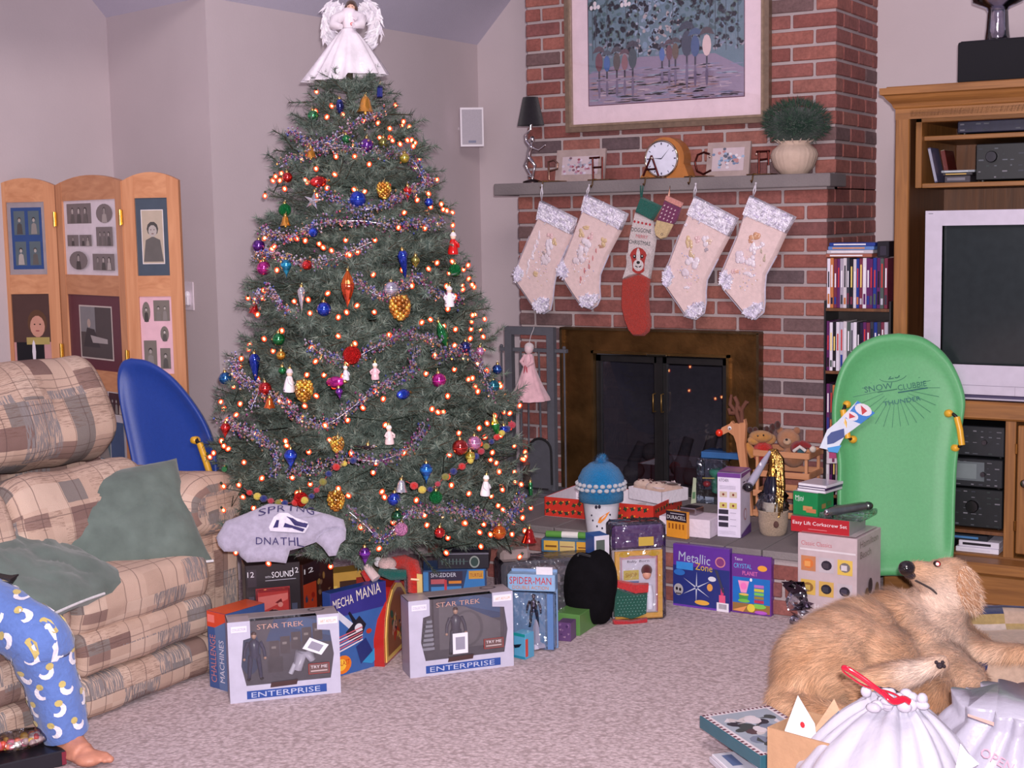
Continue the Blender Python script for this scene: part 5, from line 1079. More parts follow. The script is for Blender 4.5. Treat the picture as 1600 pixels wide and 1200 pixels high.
u, v = S4([(1036, 366)])[0]; mb.disc(fr, u, v, .006, .006, (60, 50, 70), 10); mb.disc(fr, u, v, .004, .004, (214, 186, 140), 10); mb.build('knit_pattern', M_KNIT, t); mb = MB(); a = FM.p(*S4([(1045, 307)])[0], .005); b4 = FM.p(*S4([(1047, 291)])[0], 0); mb.tube([a, b4, a+V((.004, 0, 0))], .003, (226, 170, 150), n=6); mb.build('hanging_loop', M_CLOTH, t)

# =============== FIRE TOOLS ===============
TY = 5.66; t = thing('fireplace_tool_stand', 'grey iron fireplace tool stand with a rectangular frame, on the hearth', 'tool stand', (ony(835, 765, TY).x, TY, HZ)); ir = (84, 84, 92)
def tp_(x, y, dy=0): return ony(x, y, TY+dy)
mb = MB(); q0 = tp_(788, 510); q1 = tp_(864, 512); q2 = tp_(868, 764); fr = Frame((0, TY, 0), (1, 0, 0), (0, 0, 1)); x0, x1, z1 = q0.x, q1.x, q0.z; bw = .036
for q in ([(x0, z1), (x1, z1), (x1-bw, z1-bw), (x0+bw, z1-bw)][::-1], [(x0, HZ), (x0+bw, HZ), (x0+bw, z1-bw), (x0, z1)], [(x1, HZ), (x1, z1), (x1-bw, z1-bw), (x1-bw, HZ)]): mb.prism(q, fr, .03, ir)
mb.build('frame', M_MATTE, t); MB().box(x0-.03, x1+.05, TY-.09, TY+.10, HZ, HZ+.018, ir, ch=.004).build('base', M_MATTE, t)
zc = tp_(780, 545).z; mb = MB(); mb.box(x0-.035, x1+.06, TY+.012, TY+.03, zc-.01, zc+.006, ir); 
for xx in (x0-.03, x1+.045): mb.tube([(xx, TY+.02, zc), (xx, TY+.02, HZ+.02)], .005, ir, n=6); mb.ell((xx, TY+.02, zc+.012), .009, ir, 8, 6)
mb.build('cross_rail', M_MATTE, t); mb = MB(); cx_ = tp_(847, 690).x; zt = tp_(847, 686).z; pts = [(cx_-.055, HZ+.03), (cx_+.058, HZ+.03), (cx_+.058, zt-.05)]+[(cx_+.058*math.cos(a), zt-.05+.05*math.sin(a)) for a in [math.pi*k/8 for k in range(1, 8)]]+[(cx_-.055, zt-.05)]
mb.prism(pts, Frame((0, TY-.02, 0), (1, 0, 0), (0, 0, 1)), .004, (76, 76, 84)); mb.tube([(cx_-.055, TY-.02, zt-.03)]+[(cx_+.058*math.cos(a), TY-.02, zt-.05+.055*math.sin(a)) for a in [math.pi*(9-k)/9 for k in range(10)]]+[(cx_+.06, TY-.02, HZ+.05)], .006, (18, 16, 20), n=6); mb.build('shovel_blade', M_MATTE, t)
mb = MB(); mb.tube([(cx_, TY-.01, zt), (cx_-.01, TY+.0, zc)], .0055, ir, n=6); mb.build('shovel_handle', M_MATTE, t); mb = MB(); mb.tube([(x0+.08, TY-.0, HZ+.04), (x0+.08, TY+.01, zc)], .006, ir, n=6); mb.tube([(x0+.08, TY, HZ+.04), (x0+.10, TY, HZ+.07)], .005, ir, n=6); mb.build('poker', M_MATTE, t)
mb = MB(); mb.tube([(x0+.12, TY, HZ+.14), (x0+.12, TY+.01, zc)], .005, ir, n=6); mb.lathe([(.03, 0), (.026, .08), (.01, .10)], (60, 50, 46), 14, M=Matrix.Translation((x0+.12, TY, HZ+.03))); mb.build('brush', M_MATTE, t)
# doll hanging on the frame
DY = TY-.05; dc_ = ony(826, 535, DY); t = thing('angel_doll', 'pink gauze angel doll hanging on the fireplace tool stand', 'doll', (dc_.x, DY, dc_.z)); kk = 6.62/FPX; MM = Matrix.Translation((dc_.x, DY, 0))
zt, zw, zb = ony(826, 553, DY).z, ony(826, 575, DY).z, ony(826, 625, DY).z; mb = MB(MM); mb.lathe([(.010, zt), (.022, zt-.012), (.028, zw), (.055, (zw+zb)/2), (.088, zb+.012), (.092, zb)], (228, 182, 190), 48, rf=lambda a, k: 1+.05*math.sin(a*9+k)+.03*math.sin(a*17), cap=False); mb.build('dress', paint('gauze', .8, var=.15, vs=30, sheen=.5), t, label='pink gathered gauze dress')
mb = MB(MM); mb.ell((0, 0, zt+.022), (.021, .021, .024), (226, 196, 200), 14, 10); mb.build('head', M_SKIN, t); mb = MB(MM); mb.ell((0, .004, zt+.030), (.023, .022, .022), (222, 206, 208), 12, 8); mb.build('hair', M_CLOTH, t)
mb = MB(MM); mb.tube([(0, 0, zt+.04), (0, .02, zt+.08), (0, .045, z1-.01), (0, .05, z1)], .0018, (206, 196, 200), n=5); mb.build('hanging_loop', M_CLOTH, t); mb = MB(MM)
for s in (-1, 1): mb.tube([(s*.014, -.005, zt-.004), (s*.030, -.02, zt-.035), (s*.006, -.032, zt-.055)], [.008, .009, .005], (228, 182, 190), n=8); mb.tube([(s*.004, -.03, zt-.05), (s*.012, -.035, zb+.08)], .003, (190, 60, 80), n=5)
mb.build('arms_and_ribbon', M_CLOTH, t)
# =============== TREE ===============
TB = ond(594, 992, 5.25); TB.z = 0; TT = ond(546, 112, 5.25)
def taxis(z): return TB.lerp(TT, z/TT.z) if z <= TT.z else TT
_RZ = [(0.0, .52), (.30, .56), (.45, .58), (.78, .575), (.90, .535), (1.05, .47), (1.25, .425), (1.45, .375), (1.60, .33), (1.75, .27), (1.90, .19), (2.0, .135), (2.06, .09), (2.3, .02)]
def TR(z):
    for (a, r0), (b, r1) in zip(_RZ, _RZ[1:]):
        if z <= b: return r0+(r1-r0)*max(0, (z-a)/(b-a))
    return .02
tree = thing('christmas_tree', 'tall artificial Christmas tree with grey-green needles, lit and heavily decorated', 'christmas tree', TB)
M_NEED = paint('needles', .75, var=.2, vs=20, spec=.25); M_WIRE = paint('dark_green_cable', .6, var=.1)
def branch_mesh(L_, seed):
    r_ = random.Random(seed); mb = MB(); G_ = ((84, 98, 90), (104, 116, 106), (70, 86, 80), (122, 132, 122), (92, 106, 96))
    def shoot(a, b, dens, nl):
        d = b-a; l = d.length; d.normalize(); s = V((0, 0, 1)) if abs(d.z) < .8 else V((1, 0, 0)); u = d.cross(s).normalized(); w = d.cross(u)
        mb.tube([a, b], [.003, .0012], (72, 62, 50), n=3, cap=False)
        for k in range(int(l*dens)):
            t = r_.random()*l; g = r_.random()*6.283; o = (u*math.cos(g)+w*math.sin(g)); e = (d*r_.uniform(.35, 1.0)+o).normalized()*nl*r_.uniform(.7, 1.15); p = a+d*t; q = e.cross(o).normalized()*.0015
            mb.add([p-q, p+q, p+e], [(0, 1, 2)], r_.choice(G_))
    pts = [V((L_*t, 0, -.06*L_*t+.16*L_*t*t)) for t in (0, .25, .5, .75, 1)]
    for k in range(4): shoot(pts[k], pts[k+1], 700 if k else 150, .027)
    n = int(L_/.036)
    for k in range(n):
        t = .18+.8*k/n; c = V((L_*t, 0, -.06*L_*t+.16*L_*t*t)); sd = 1 if k % 2 else -1; l = (.42*L_*(1-t)+.065)*r_.uniform(.8, 1.2)
        d = V((.78, sd*.75, r_.uniform(-.25, .55))).normalized(); shoot(c, c+d*l, 800, .028)
        if l > .12: m_ = c+d*l*.5; d2 = V((.9, -sd*.3, r_.uniform(-.3, .6))).normalized(); shoot(m_, m_+d2*l*.5, 800, .027)
    return mb
temps = {}
for L_ in (.52, .36, .22, .14):
    for k in range(2): temps[(L_, k)] = branch_mesh(L_, int(L_*100)+k)
_tb = {}
def add_branch(p, ang, L_want, tilt, roll, k):
    Lt = min((.52, .36, .22, .14), key=lambda q: abs(q-L_want)); key = (Lt, k)
    if key not in _tb: o = temps[key].build('branch', M_NEED, tree, world=0); _tb[key] = o
    else: o = _tb[key].copy(); COL.objects.link(o)
    s = L_want/Lt; o.location = p-TB; M = Matrix.Rotation(ang, 4, 'Z') @ Matrix.Rotation(-tilt, 4, 'Y') @ Matrix.Rotation(roll, 4, 'X'); o.rotation_euler = M.to_euler(); o.scale = (s, s, s)
random.seed(21); ga = 0
def zlist(c):
    z = .38; out = []
    while z < 2.045: out.append(z); z += c*(.6/TR(z))**.72
    return out
c_ = .0036
while len(zlist(c_)) > 285: c_ *= 1.01
zl = zlist(c_)
for nb, z in enumerate(zl):
    r = TR(z); ga += 2.39996; L_ = max(.10, r*R(.85, 1.0)); a = ga+R(-.2, .2); tilt = -.05 if z < 1.6 else (.10+(z-1.6)*1.0)
    add_branch(taxis(z)+V((math.cos(a)*.015, math.sin(a)*.015, -L_*(.05+max(0, z-1.6)*.5))), a, L_, tilt+R(-.12, .12), R(-.5, .5), nb % 2)
for k in range(8): add_branch(TT-V((0, 0, .06)), k*.8, .12, .15, 0, k % 2)
mb = MB(); mb.tube([TB+V((0, 0, .02)), TT], [.028, .012], (70, 64, 50), n=10); mb.build('trunk', M_MATTE, tree)
for k in range(4): a = k*math.pi/2+.4; mb = MB(); mb.tube([TB+V((0, 0, .12)), TB+V((math.cos(a)*.26, math.sin(a)*.26, .012))], .012, (40, 60, 44), n=8); mb.build('stand_leg', M_METAL, tree)
def surf(x, y, off=0.0):
    d = ray(x, y); t = 4.0
    while t < 6.2:
        p = CC+d*t; a = taxis(max(0, p.z))
        if math.hypot(p.x-a.x, p.y-a.y) < TR(max(0, p.z))+off: return p
        t += .01
    # beside the silhouette: nearest approach to the axis
    best = min((math.hypot((CC+d*q).x-taxis((CC+d*q).z).x, (CC+d*q).y-taxis((CC+d*q).z).y), q) for q in [4.4+.02*i for i in range(80)]); return CC+d*best[1]
# lights
M_BGL = bpy.data.materials.new('bulb_glass'); M_BGL.use_nodes = True; nt = M_BGL.node_tree; nt.nodes.clear(); o_ = nd(nt, 'ShaderNodeOutputMaterial'); e_ = nd(nt, 'ShaderNodeEmission', i_Strength=1.7); e_.inputs[0].default_value = (1, .06, .02, 1); t_ = nd(nt, 'ShaderNodeBsdfTransparent'); m_ = nd(nt, 'ShaderNodeMixShader'); m_.inputs[0].default_value = .7
nt.links.new(t_.outputs[0], m_.inputs[1]); nt.links.new(e_.outputs[0], m_.inputs[2]); nt.links.new(m_.outputs[0], o_.inputs[0])
M_BCO = emis('bulb_filament', (255, 200, 120), 22)
ls = thing('string_lights', 'string of small warm glowing bulbs wound around the whole tree', 'string lights', TB)
def bulbmesh():
    mb = MB(); mb.ell((0, 0, 0), (.0090, .0090, .0108), (255, 120, 60), 8, 6); n = len(mb.f); mb.ell((0, 0, 0), (.0046, .0046, .0060), (255, 230, 180), 6, 5); k = len(mb.f); mb.tube([(0, 0, .009), (0, 0, .019)], .0045, (40, 60, 44), n=5)
    o = mb.build('bulb', M_BGL, ls, world=0); o.data.materials.append(M_BCO); o.data.materials.append(M_WIRE)
    for i, p in enumerate(o.data.polygons): p.material_index = 0 if i < n else (1 if i < k else 2)
    return o
b0_ = bulbmesh(); cable = []; random.seed(77); cnt = 0; ca = math.atan2(-TB.y, -TB.x)
N_ = 298; turns = 13
for i in range(N_):
    # evenly by lateral area: solve z by fraction
    f = (i+.5)/N_; z = .38+1.66*(1-(1-f)**.68); w_ = abs(((f*17) % 2)-1)*2-1; a = ca+w_*1.4+R(-.12, .12)+0
    if i % 7 == 0: a = 1.15+R(-.9, .7)
    zz = z+R(-.06, .06); r = TR(zz)*R(.90, 1.01)
    p = taxis(zz)+V((math.cos(a)*r, math.sin(a)*r, 0)); p.z = zz; cable.append(p+V((-math.cos(a)*.03, -math.sin(a)*.03, .01)))
    o = b0_ if i == 0 else b0_.copy()
    if i: COL.objects.link(o)
    o.location = p-TB; o.rotation_euler = (R(-.8, .8), R(-.8, .8), 0)
mb = MB(); mb.tube(cable, .0017, (36, 54, 42), n=3, cap=False); mb.build('cable', M_WIRE, ls)

# ornaments
M_ORB = paint('ornament_glass', .10, .75, var=.04, coat=1); M_GLIT = paint('glitter', .3, .7, var=.5, vs=300, bump=1, bs=260); px_ = 5.0/FPX
def cap_(mb, z): mb.lathe([(.006, z-.002), (.006, z+.006), (.003, z+.007)], (206, 176, 110), 8); mb.tube([(0, 0, z+.006), (.004, 0, z+.012), (0, 0, z+.018), (-.004, 0, z+.012), (0, 0, z+.006)], .0009, (200, 180, 130), n=4)
def orn(kind, col, x, y, s, label, tilt=0, col2=None):
    p = surf(x, y, .012); k = s*px_; nm = {'ball': 'ball_ornament', 'oval': 'oval_ornament', 'drop': 'drop_ornament', 'spindle': 'spindle_ornament', 'icicle': 'icicle_ornament', 'cone': 'beaded_ornament', 'bell': 'bell_ornament', 'fig': 'figure_ornament', 'star': 'star_ornament', 'lantern': 'lantern_ornament', 'tube': 'candle_ornament', 'glit': 'glitter_ball_ornament', 'bird': 'bird_ornament', 'spiral': 'spiral_ornament'}[kind]
    t = thing(nm, label, 'ornament', p, rot=(R(-.1, .1), tilt, R(0, 3)), group='tree ornaments'); mb = MB(); M_ = M_ORB; h = k; nm2 = 'body'
    c2 = col2 or tuple(min(255, int(q*1.3)+20) for q in col)
    if kind == 'ball': mb.ell((0, 0, 0), (k, k, k), col, 20, 14); mb.lathe([(k*1.004, -.0015), (k*1.012, 0), (k*1.004, .0015)], c2, 20, cap=False)
    elif kind == 'glit': mb.ell((0, 0, 0), (k, k, k), col, 16, 12); M_ = M_GLIT
    elif kind == 'oval': mb.lathe([(0.0005, -1.7*k), (.35*k, -1.55*k), (.75*k, -1.0*k), (.95*k, -.4*k), (k, 0), (.95*k, .4*k), (.75*k, 1.0*k), (.35*k, 1.55*k), (.0005, 1.7*k)], [col, c2, col, col, col, col, c2, col], 18); h = 1.7*k
    elif kind == 'drop': mb.lathe([(.0005, -1.9*k), (.2*k, -1.3*k), (.55*k, -.7*k), (.95*k, 0), (.95*k, .5*k), (.6*k, 1.0*k), (.15*k, 1.2*k)], [col, c2, col, c2, col, col], 18); h = 1.2*k
    elif kind == 'spindle': mb.lathe([(.0005, -3.2*k), (.25*k, -2.4*k), (.7*k, -1.3*k), (.98*k, -.2*k), (.98*k, .3*k), (.7*k, 1.2*k), (.3*k, 2.0*k), (.12*k, 2.4*k)], [col2 or col]*4+[col]*3, 32, rf=lambda a, q: 1+.09*math.cos(a*8)); h = 2.4*k
    elif kind in ('icicle', 'spiral'):
        mb.lathe([(.0005, -4.2*k), (.3*k, -3.0*k), (.6*k, -1.5*k), (.85*k, 0), (.95*k, 1.0*k), (.6*k, 1.7*k), (.2*k, 2.0*k)], col, 20, rf=lambda a, q: 1+.16*math.cos(a*4+q*1.2)); h = 2*k
    elif kind == 'cone':
        for i in range(9):
            zz = k*(1.1-i*.3); rr = k*(.55+.5*math.sin(math.pi*min(1, (i+1.3)/9)))*(1 if i < 8 else .5)
            for j in range(7): a = j*.9+i*.45; mb.ell((rr*math.cos(a), rr*math.sin(a), zz), k*.30, random.choice((col, c2, tuple(int(q*.8) for q in col))), 7, 5)
        mb.ell((0, 0, -.1*k), (k*.8, k*.8, k*1.2), tuple(int(q*.6) for q in col), 10, 8); h = 1.3*k
    elif kind == 'bell': mb.lathe([(1.15*k, -k), (1.0*k, -.8*k), (.75*k, -.2*k), (.6*k, .5*k), (.35*k, .9*k), (.1*k, 1.0*k)], col, 20); mb.ell((0, 0, -1.05*k), k*.25, c2, 8, 6); h = k
    elif kind == 'fig':
        mb.lathe([(.75*k, -1.8*k), (.8*k, -1.5*k), (.6*k, -.4*k), (.42*k, .25*k), (.3*k, .4*k)], col, 14); h = 1.4*k
        for s_ in (-1, 1): mb.tube([(s_*.4*k, 0, .1*k), (s_*.85*k, -.2*k, -.35*k), (s_*.6*k, -.5*k, -.7*k)], .2*k, col, n=7)
        m2 = MB(); m2.ell((0, 0, .75*k), (.42*k, .42*k, .46*k), (230, 196, 176), 12, 8); m2.build('head', M_SKIN, t, world=0); m3 = MB(); m3.lathe([(.5*k, .85*k), (.42*k, 1.1*k), (.12*k, 1.6*k)], c2, 12); m3.build('hat', M_CLOTH, t, world=0); M_ = M_GLOSS
    elif kind == 'star':
        pts = [(math.sin(math.pi*i/5)*(k*1.5 if i % 2 == 0 else k*.5), math.cos(math.pi*i/5)*(k*1.5 if i % 2 == 0 else k*.5)) for i in range(10)]
        vs = [(u, 0, v) for u, v in pts]+[(0, -.3*k, 0), (0, .3*k, 0)]; mb.add(vs, [(i, 10, (i+1) % 10) for i in range(10)]+[(i, (i+1) % 10, 11) for i in range(10)], col); h = 1.5*k; t.rotation_euler = (0, .2, .6)
    elif kind == 'lantern':
        mb.lathe([(.55*k, -1.3*k), (.65*k, -1.1*k), (.62*k, .7*k), (.8*k, .8*k), (.3*k, 1.3*k)], [col, c2, col, col], 6, smooth=False); h = 1.3*k
    elif kind == 'tube': mb.lathe([(.45*k, -1.6*k), (.5*k, -1.5*k), (.5*k, 1.2*k), (.3*k, 1.4*k)], [col, col, c2], 12); h = 1.5*k
    elif kind == 'bird': mb.ell((0, 0, 0), (1.6*k, .55*k, .6*k), col, 14, 10); mb.ell((1.5*k, 0, .35*k), (.5*k, .42*k, .42*k), c2, 10, 8); mb.tube([(-1.3*k, 0, 0), (-3.6*k, 0, .3*k)], [.3*k, .12*k], col, n=6); mb.tube([(1.9*k, 0, .3*k), (2.4*k, 0, .25*k)], [.12*k, .02*k], (200, 160, 90), n=5); h = .6*k
    mb.build(nm2, M_, t, world=0); mb = MB(); cap_(mb, h); mb.build('hanger', M_METAL, t, world=0); return t
bl, nv, rd, gr, pu, ma, tl, go, og, sv_, wt, ol, pk2, yl = (24, 62, 190), (24, 36, 110), (196, 26, 26), (16, 120, 62), (96, 30, 140), (190, 26, 140), (20, 130, 170), (220, 150, 50), (228, 104, 24), (214, 212, 222), (230, 224, 230), (130, 124, 50), (226, 150, 200), (208, 186, 70)
random.seed(31)
OR = [('lantern', nv, 593, 143, 8, 'dark blue lantern ornament near the treetop on the right'), ('oval', nv, 531, 166, 7, 'navy oval ornament near the treetop, below the angel'), ('bell', go, 571, 163, 13, 'large gold bell ornament near the treetop'), ('ball', gr, 489, 181, 9, 'green ball ornament at the upper left edge'),
('ball', gr, 541, 217, 7, 'small green ball ornament in the upper middle'), ('ball', pu, 573, 227, 11, 'purple ball ornament in the upper middle, beside an olive one'), ('ball', ol, 599, 223, 8, 'olive ball ornament beside the purple ball'), ('bell', go, 486, 238, 8, 'small gold bell ornament at the upper left'), ('ball', yl, 632, 247, 8, 'yellow ball ornament at the upper right'),
('oval', rd, 498, 284, 9, 'red lying oval ornament above the silver star', 1.5), ('star', sv_, 489, 314, 10, 'silver star ornament under the red oval'), ('ball', bl, 559, 311, 13, 'large royal blue ball, highest of the big blue balls'), ('cone', go, 600, 297, 9, 'amber beaded ornament right of the highest blue ball'), ('drop', rd, 637, 299, 7, 'small red drop ornament at the upper right'), ('ball', bl, 670, 316, 7, 'small blue ball ornament at the right edge, high up'),
('glit', gr, 445, 328, 10, 'green glitter ball at the left edge, high up'), ('ball', rd, 449, 277, 8, 'red ball ornament at the upper left edge'), ('bell', go, 446, 345, 8, 'gold bell under the green glitter ball'), ('oval', bl, 489, 363, 8, 'blue lying oval ornament on the left, upper of the lying blue ovals', 1.5), ('ball', pu, 404, 384, 10, 'purple ball at the left edge'), ('ball', ma, 412, 419, 11, 'magenta ball at the left edge, under the purple one'),
('drop', tl, 447, 416, 9, 'teal drop ornament right of the magenta ball at the left edge'), ('oval', rd, 480, 414, 8, 'red lying oval ornament on the left half', 1.5), ('spindle', og, 543, 447, 10, 'large ribbed orange spindle ornament in the middle of the tree', 0, (206, 70, 20)), ('spiral', bl, 630, 406, 8, 'long twisted royal blue ornament, right of centre', -.35), ('fig', rd, 708, 378, 11, 'Santa figure ornament at the right edge', 0, (236, 226, 230)), ('glit', gr, 711, 422, 10, 'green glitter ball at the right edge'),
('drop', ol, 649, 408, 7, 'olive drop ornament beside the twisted blue one'), ('icicle', sv_, 471, 460, 6, 'beaded silver icicle ornament, left of centre'), ('ball', bl, 506, 483, 11, 'blue ball with bright cap, left of the gold pine cone'), ('bell', rd, 397, 481, 8, 'red bell at the left edge'), ('cone', (224, 140, 50), 625, 480, 13, 'large gold pine cone ornament right of centre'), ('ball', (196, 190, 210), 611, 452, 12, 'pale iridescent ball above the gold pine cone'),
('fig', wt, 702, 461, 10, 'white snowman ornament near the right edge', 0, (236, 232, 240)), ('spindle', gr, 691, 521, 8, 'green and gold twisted spindle ornament on the right', -.3, (30, 140, 70)), ('ball', gr, 435, 530, 10, 'green ball ornament on the left half, mid height'), ('glit', rd, 550, 555, 14, 'large red glitter ball in the middle of the tree'), ('icicle', bl, 398, 568, 8, 'long royal blue icicle ornament at the left edge'), ('ball', (20, 100, 170), 352, 591, 10, 'blue-green ball hanging free at the far left tip'),
('fig', wt, 452, 592, 11, 'white reindeer-like figure ornament on the left', 0, (216, 206, 214)), ('ball', go, 439, 555, 7, 'small gold ball above the white figure'), ('cone', go, 475, 610, 11, 'cluster of gold beads on the left half'), ('ball', rd, 414, 607, 10, 'red ball ornament beside the long blue icicle'), ('bell', og, 421, 629, 8, 'small orange bell under the red ball'), ('oval', ma, 524, 597, 9, 'magenta lying oval ornament below centre', 1.5), ('fig', sv_, 540, 581, 7, 'slim silver figure ornament above the magenta oval'),
('fig', (220, 180, 190), 586, 578, 8, 'pink angel figure ornament below centre'), ('ball', ma, 686, 594, 11, 'magenta ball on the right half'), ('oval', bl, 630, 616, 8, 'blue lying oval ornament below centre right', 1.5), ('ball', (16, 110, 130), 771, 603, 10, 'teal ball near the right edge above the hearth'), ('ball', (20, 70, 150), 777, 577, 8, 'dark blue ball at the right edge above the teal one'), ('ball', nv, 727, 542, 9, 'navy ball ornament on the right, mid height'), ('ball', pk2, 750, 549, 7, 'small shiny pink ball at the right edge'),
('spindle', yl, 774, 664, 6, 'yellow and green spindle ornament at the lower right edge', -.15, (30, 150, 70)), ('ball', bl, 787, 671, 6, 'tiny blue ball at the lower right edge'), ('fig', (226, 200, 200), 608, 677, 9, 'silver-pink figure ornament in the lower middle'), ('ball', (170, 34, 30), 719, 699, 12, 'dark red ball on the lower right, left of the pink ball'), ('ball', pk2, 741, 692, 11, 'shiny pink ball on the lower right'), ('drop', pu, 530, 613, 6, 'small purple drop under the magenta oval'), ('ball', gr, 441, 579, 6, 'tiny green ball beside the white figure'),
('drop', rd, 352, 670, 8, 'red drop at the far lower left'), ('cone', go, 527, 694, 8, 'small gold beaded ornament in the lower middle'), ('drop', bl, 454, 714, 10, 'royal blue drop ornament on the lower left'), ('tube', gr, 352, 730, 9, 'green candle ornament lying at the far lower left', 1.5), ('drop', (20, 100, 190), 666, 736, 10, 'bright blue drop ornament on the lower right half'), ('ball', bl, 616, 780, 10, 'blue ball low in the middle'), ('glit', gr, 681, 777, 10, 'green glitter ball low on the right half'),
('cone', (210, 140, 40), 525, 782, 10, 'amber beaded cone low in the middle'), ('bell', sv_, 627, 759, 9, 'silver bell above the low blue ball'), ('fig', wt, 759, 756, 10, 'white figure ornament at the lower right'), ('tube', gr, 829, 763, 7, 'green candle ornament at the far right tip above the hearth'), ('ball', (14, 84, 50), 621, 806, 9, 'dark green ball below the low blue ball'), ('glit', pk2, 627, 827, 10, 'pink glitter ball near the bottom'), ('ball', rd, 687, 832, 8, 'red ball at the bottom, left of the black game box'),
('ball', og, 780, 832, 11, 'ribbed orange ball at the bottom right'), ('bell', rd, 827, 836, 11, 'red bell at the far bottom right'), ('drop', pu, 570, 866, 9, 'purple drop at the very bottom of the tree'), ('ball', yl, 735, 713, 8, 'yellow ball under the pink ball on the lower right'), ('bird', (50, 40, 44), 575, 699, 6, 'dark clip-on bird ornament in the lower middle', 0, (180, 170, 176)), ('glit', rd, 470, 780, 11, 'red glitter ball just above the grey sweatshirt')]
for q in OR: orn(q[0], q[1], q[2], q[3], q[4], q[5], q[6] if len(q) > 6 else 0, q[7] if len(q) > 7 else None)
# tinsel and felt-ball garlands
M_TIN = paint('tinsel', .12, .9, var=.3, vs=200)
def garland(path, label, dens=800, rad=.017, tint=None, seed=0):
    random.seed(seed+100); P = crom([surf(x, y, .006) for x, y in path], 6); c = P[len(P)//2]; t = thing('tinsel_garland', label, 'garland', c, group='sparkling tinsel garlands on the tree'); mb = MB()
    tn_ = tint or ((226, 222, 236), (190, 190, 230), (236, 190, 200), (120, 140, 220), (230, 200, 150), (200, 120, 170), (240, 240, 250))
    for a, b in zip(P, P[1:]):
        l = (b-a).length
        for k in range(max(2, int(l*dens))):
            p = a.lerp(b, random.random())+V((random.gauss(0, rad*.6), random.gauss(0, rad*.6), random.gauss(0, rad*.7))); s = R(.0030, .0064); col = random.choice(tn_)
            mb.add([p+V((s, 0, 0)), p-V((s, 0, 0)), p+V((0, s, 0)), p-V((0, s, 0)), p+V((0, 0, s)), p-V((0, 0, s))], [(0, 2, 4), (2, 1, 4), (1, 3, 4), (3, 0, 4), (2, 0, 5), (1, 2, 5), (3, 1, 5), (0, 3, 5)], col)
    mb.build('bead', M_TIN, t)['kind'] = 'stuff'; mb = MB(); mb.tube(P, .0014, (200, 196, 210), n=4, cap=False); mb.build('thread', M_METAL, t)
G_ = [([(452, 206), (490, 226), (530, 214), (562, 190), (600, 178)], 'sparkling garland just below the treetop bell'), ([(440, 258), (480, 240), (540, 230), (590, 238), (640, 246), (665, 284)], 'sparkling garland across the upper tree under the purple ball'), ([(498, 300), (560, 326), (600, 320), (640, 300), (676, 280)], 'sparkling garland passing the highest big blue ball'), ([(410, 360), (450, 372), (500, 350), (560, 345), (620, 352), (690, 346)], 'sparkling garland level with the upper lying blue oval'),
([(398, 402), (430, 396), (470, 412), (510, 408), (550, 392), (580, 378)], 'sparkling garland at the left above the orange spindle'), ([(396, 474), (420, 452), (442, 482), (462, 494)], 'sparkling bunch of garland at the left edge, mid height'), ([(556, 432), (580, 456), (610, 462), (650, 432), (668, 452), (720, 470)], 'sparkling garland right of the orange spindle'), ([(362, 560), (378, 596), (404, 604), (392, 640)], 'sparkling garland at the left edge beside the long blue icicle'),
([(482, 540), (510, 556), (545, 562), (592, 540), (640, 520), (690, 540)], 'sparkling garland sagging around the red glitter ball'), ([(648, 542), (640, 580), (604, 598), (576, 616), (546, 640), (510, 662), (470, 656), (442, 626), (412, 618)], 'long sparkling garland sagging below the magenta oval'), ([(676, 558), (712, 548), (744, 560), (770, 620)], 'sparkling garland at the right edge by the pink ball'), ([(346, 660), (384, 672), (412, 690), (432, 708), (430, 746)], 'sparkling garland at the lower left above the blue drop'),
([(452, 738), (500, 728), (540, 716), (590, 720), (640, 700), (664, 664)], 'sparkling garland in the lower middle'), ([(546, 800), (570, 820), (600, 842), (640, 800), (680, 794), (740, 800), (786, 824)], 'sparkling garland near the bottom of the tree'), ([(790, 812), (806, 790), (818, 770)], 'short sparkling garland at the far lower right')]
for i, (p, l) in enumerate(G_): garland(p, l, seed=i)
def feltg(path, label, seed):
    random.seed(seed); P = crom([surf(x, y, .02) for x, y in path], 8); t = thing('felt_ball_garland', label, 'garland', P[len(P)//2]); acc = 0; last = P[0]; k = 0; cs = (rd, yl, nv, (170, 40, 60), ol, nv); mb = MB(); mb.tube(P, .0015, (150, 40, 40), n=4, cap=False); mb.build('thread', M_CLOTH, t)
    for a in P[1:]:
        acc += (a-last).length; last = a
        if acc > .026: acc = 0; r = R(.010, .0145); m = MB(); m.ell(a, (r, r, r*.9), cs[k % 6], 10, 7); m.build('felt_ball', M_KNIT, t); k += 1
feltg([(381, 763), (398, 774), (440, 786), (480, 780), (502, 756), (522, 732), (556, 718)], 'garland of red, yellow and navy felt balls at the lower left of the tree', 1)
feltg([(634, 752), (668, 766), (700, 742), (735, 720), (768, 690), (800, 664)], 'garland of red, yellow and navy felt balls at the lower right of the tree', 2)

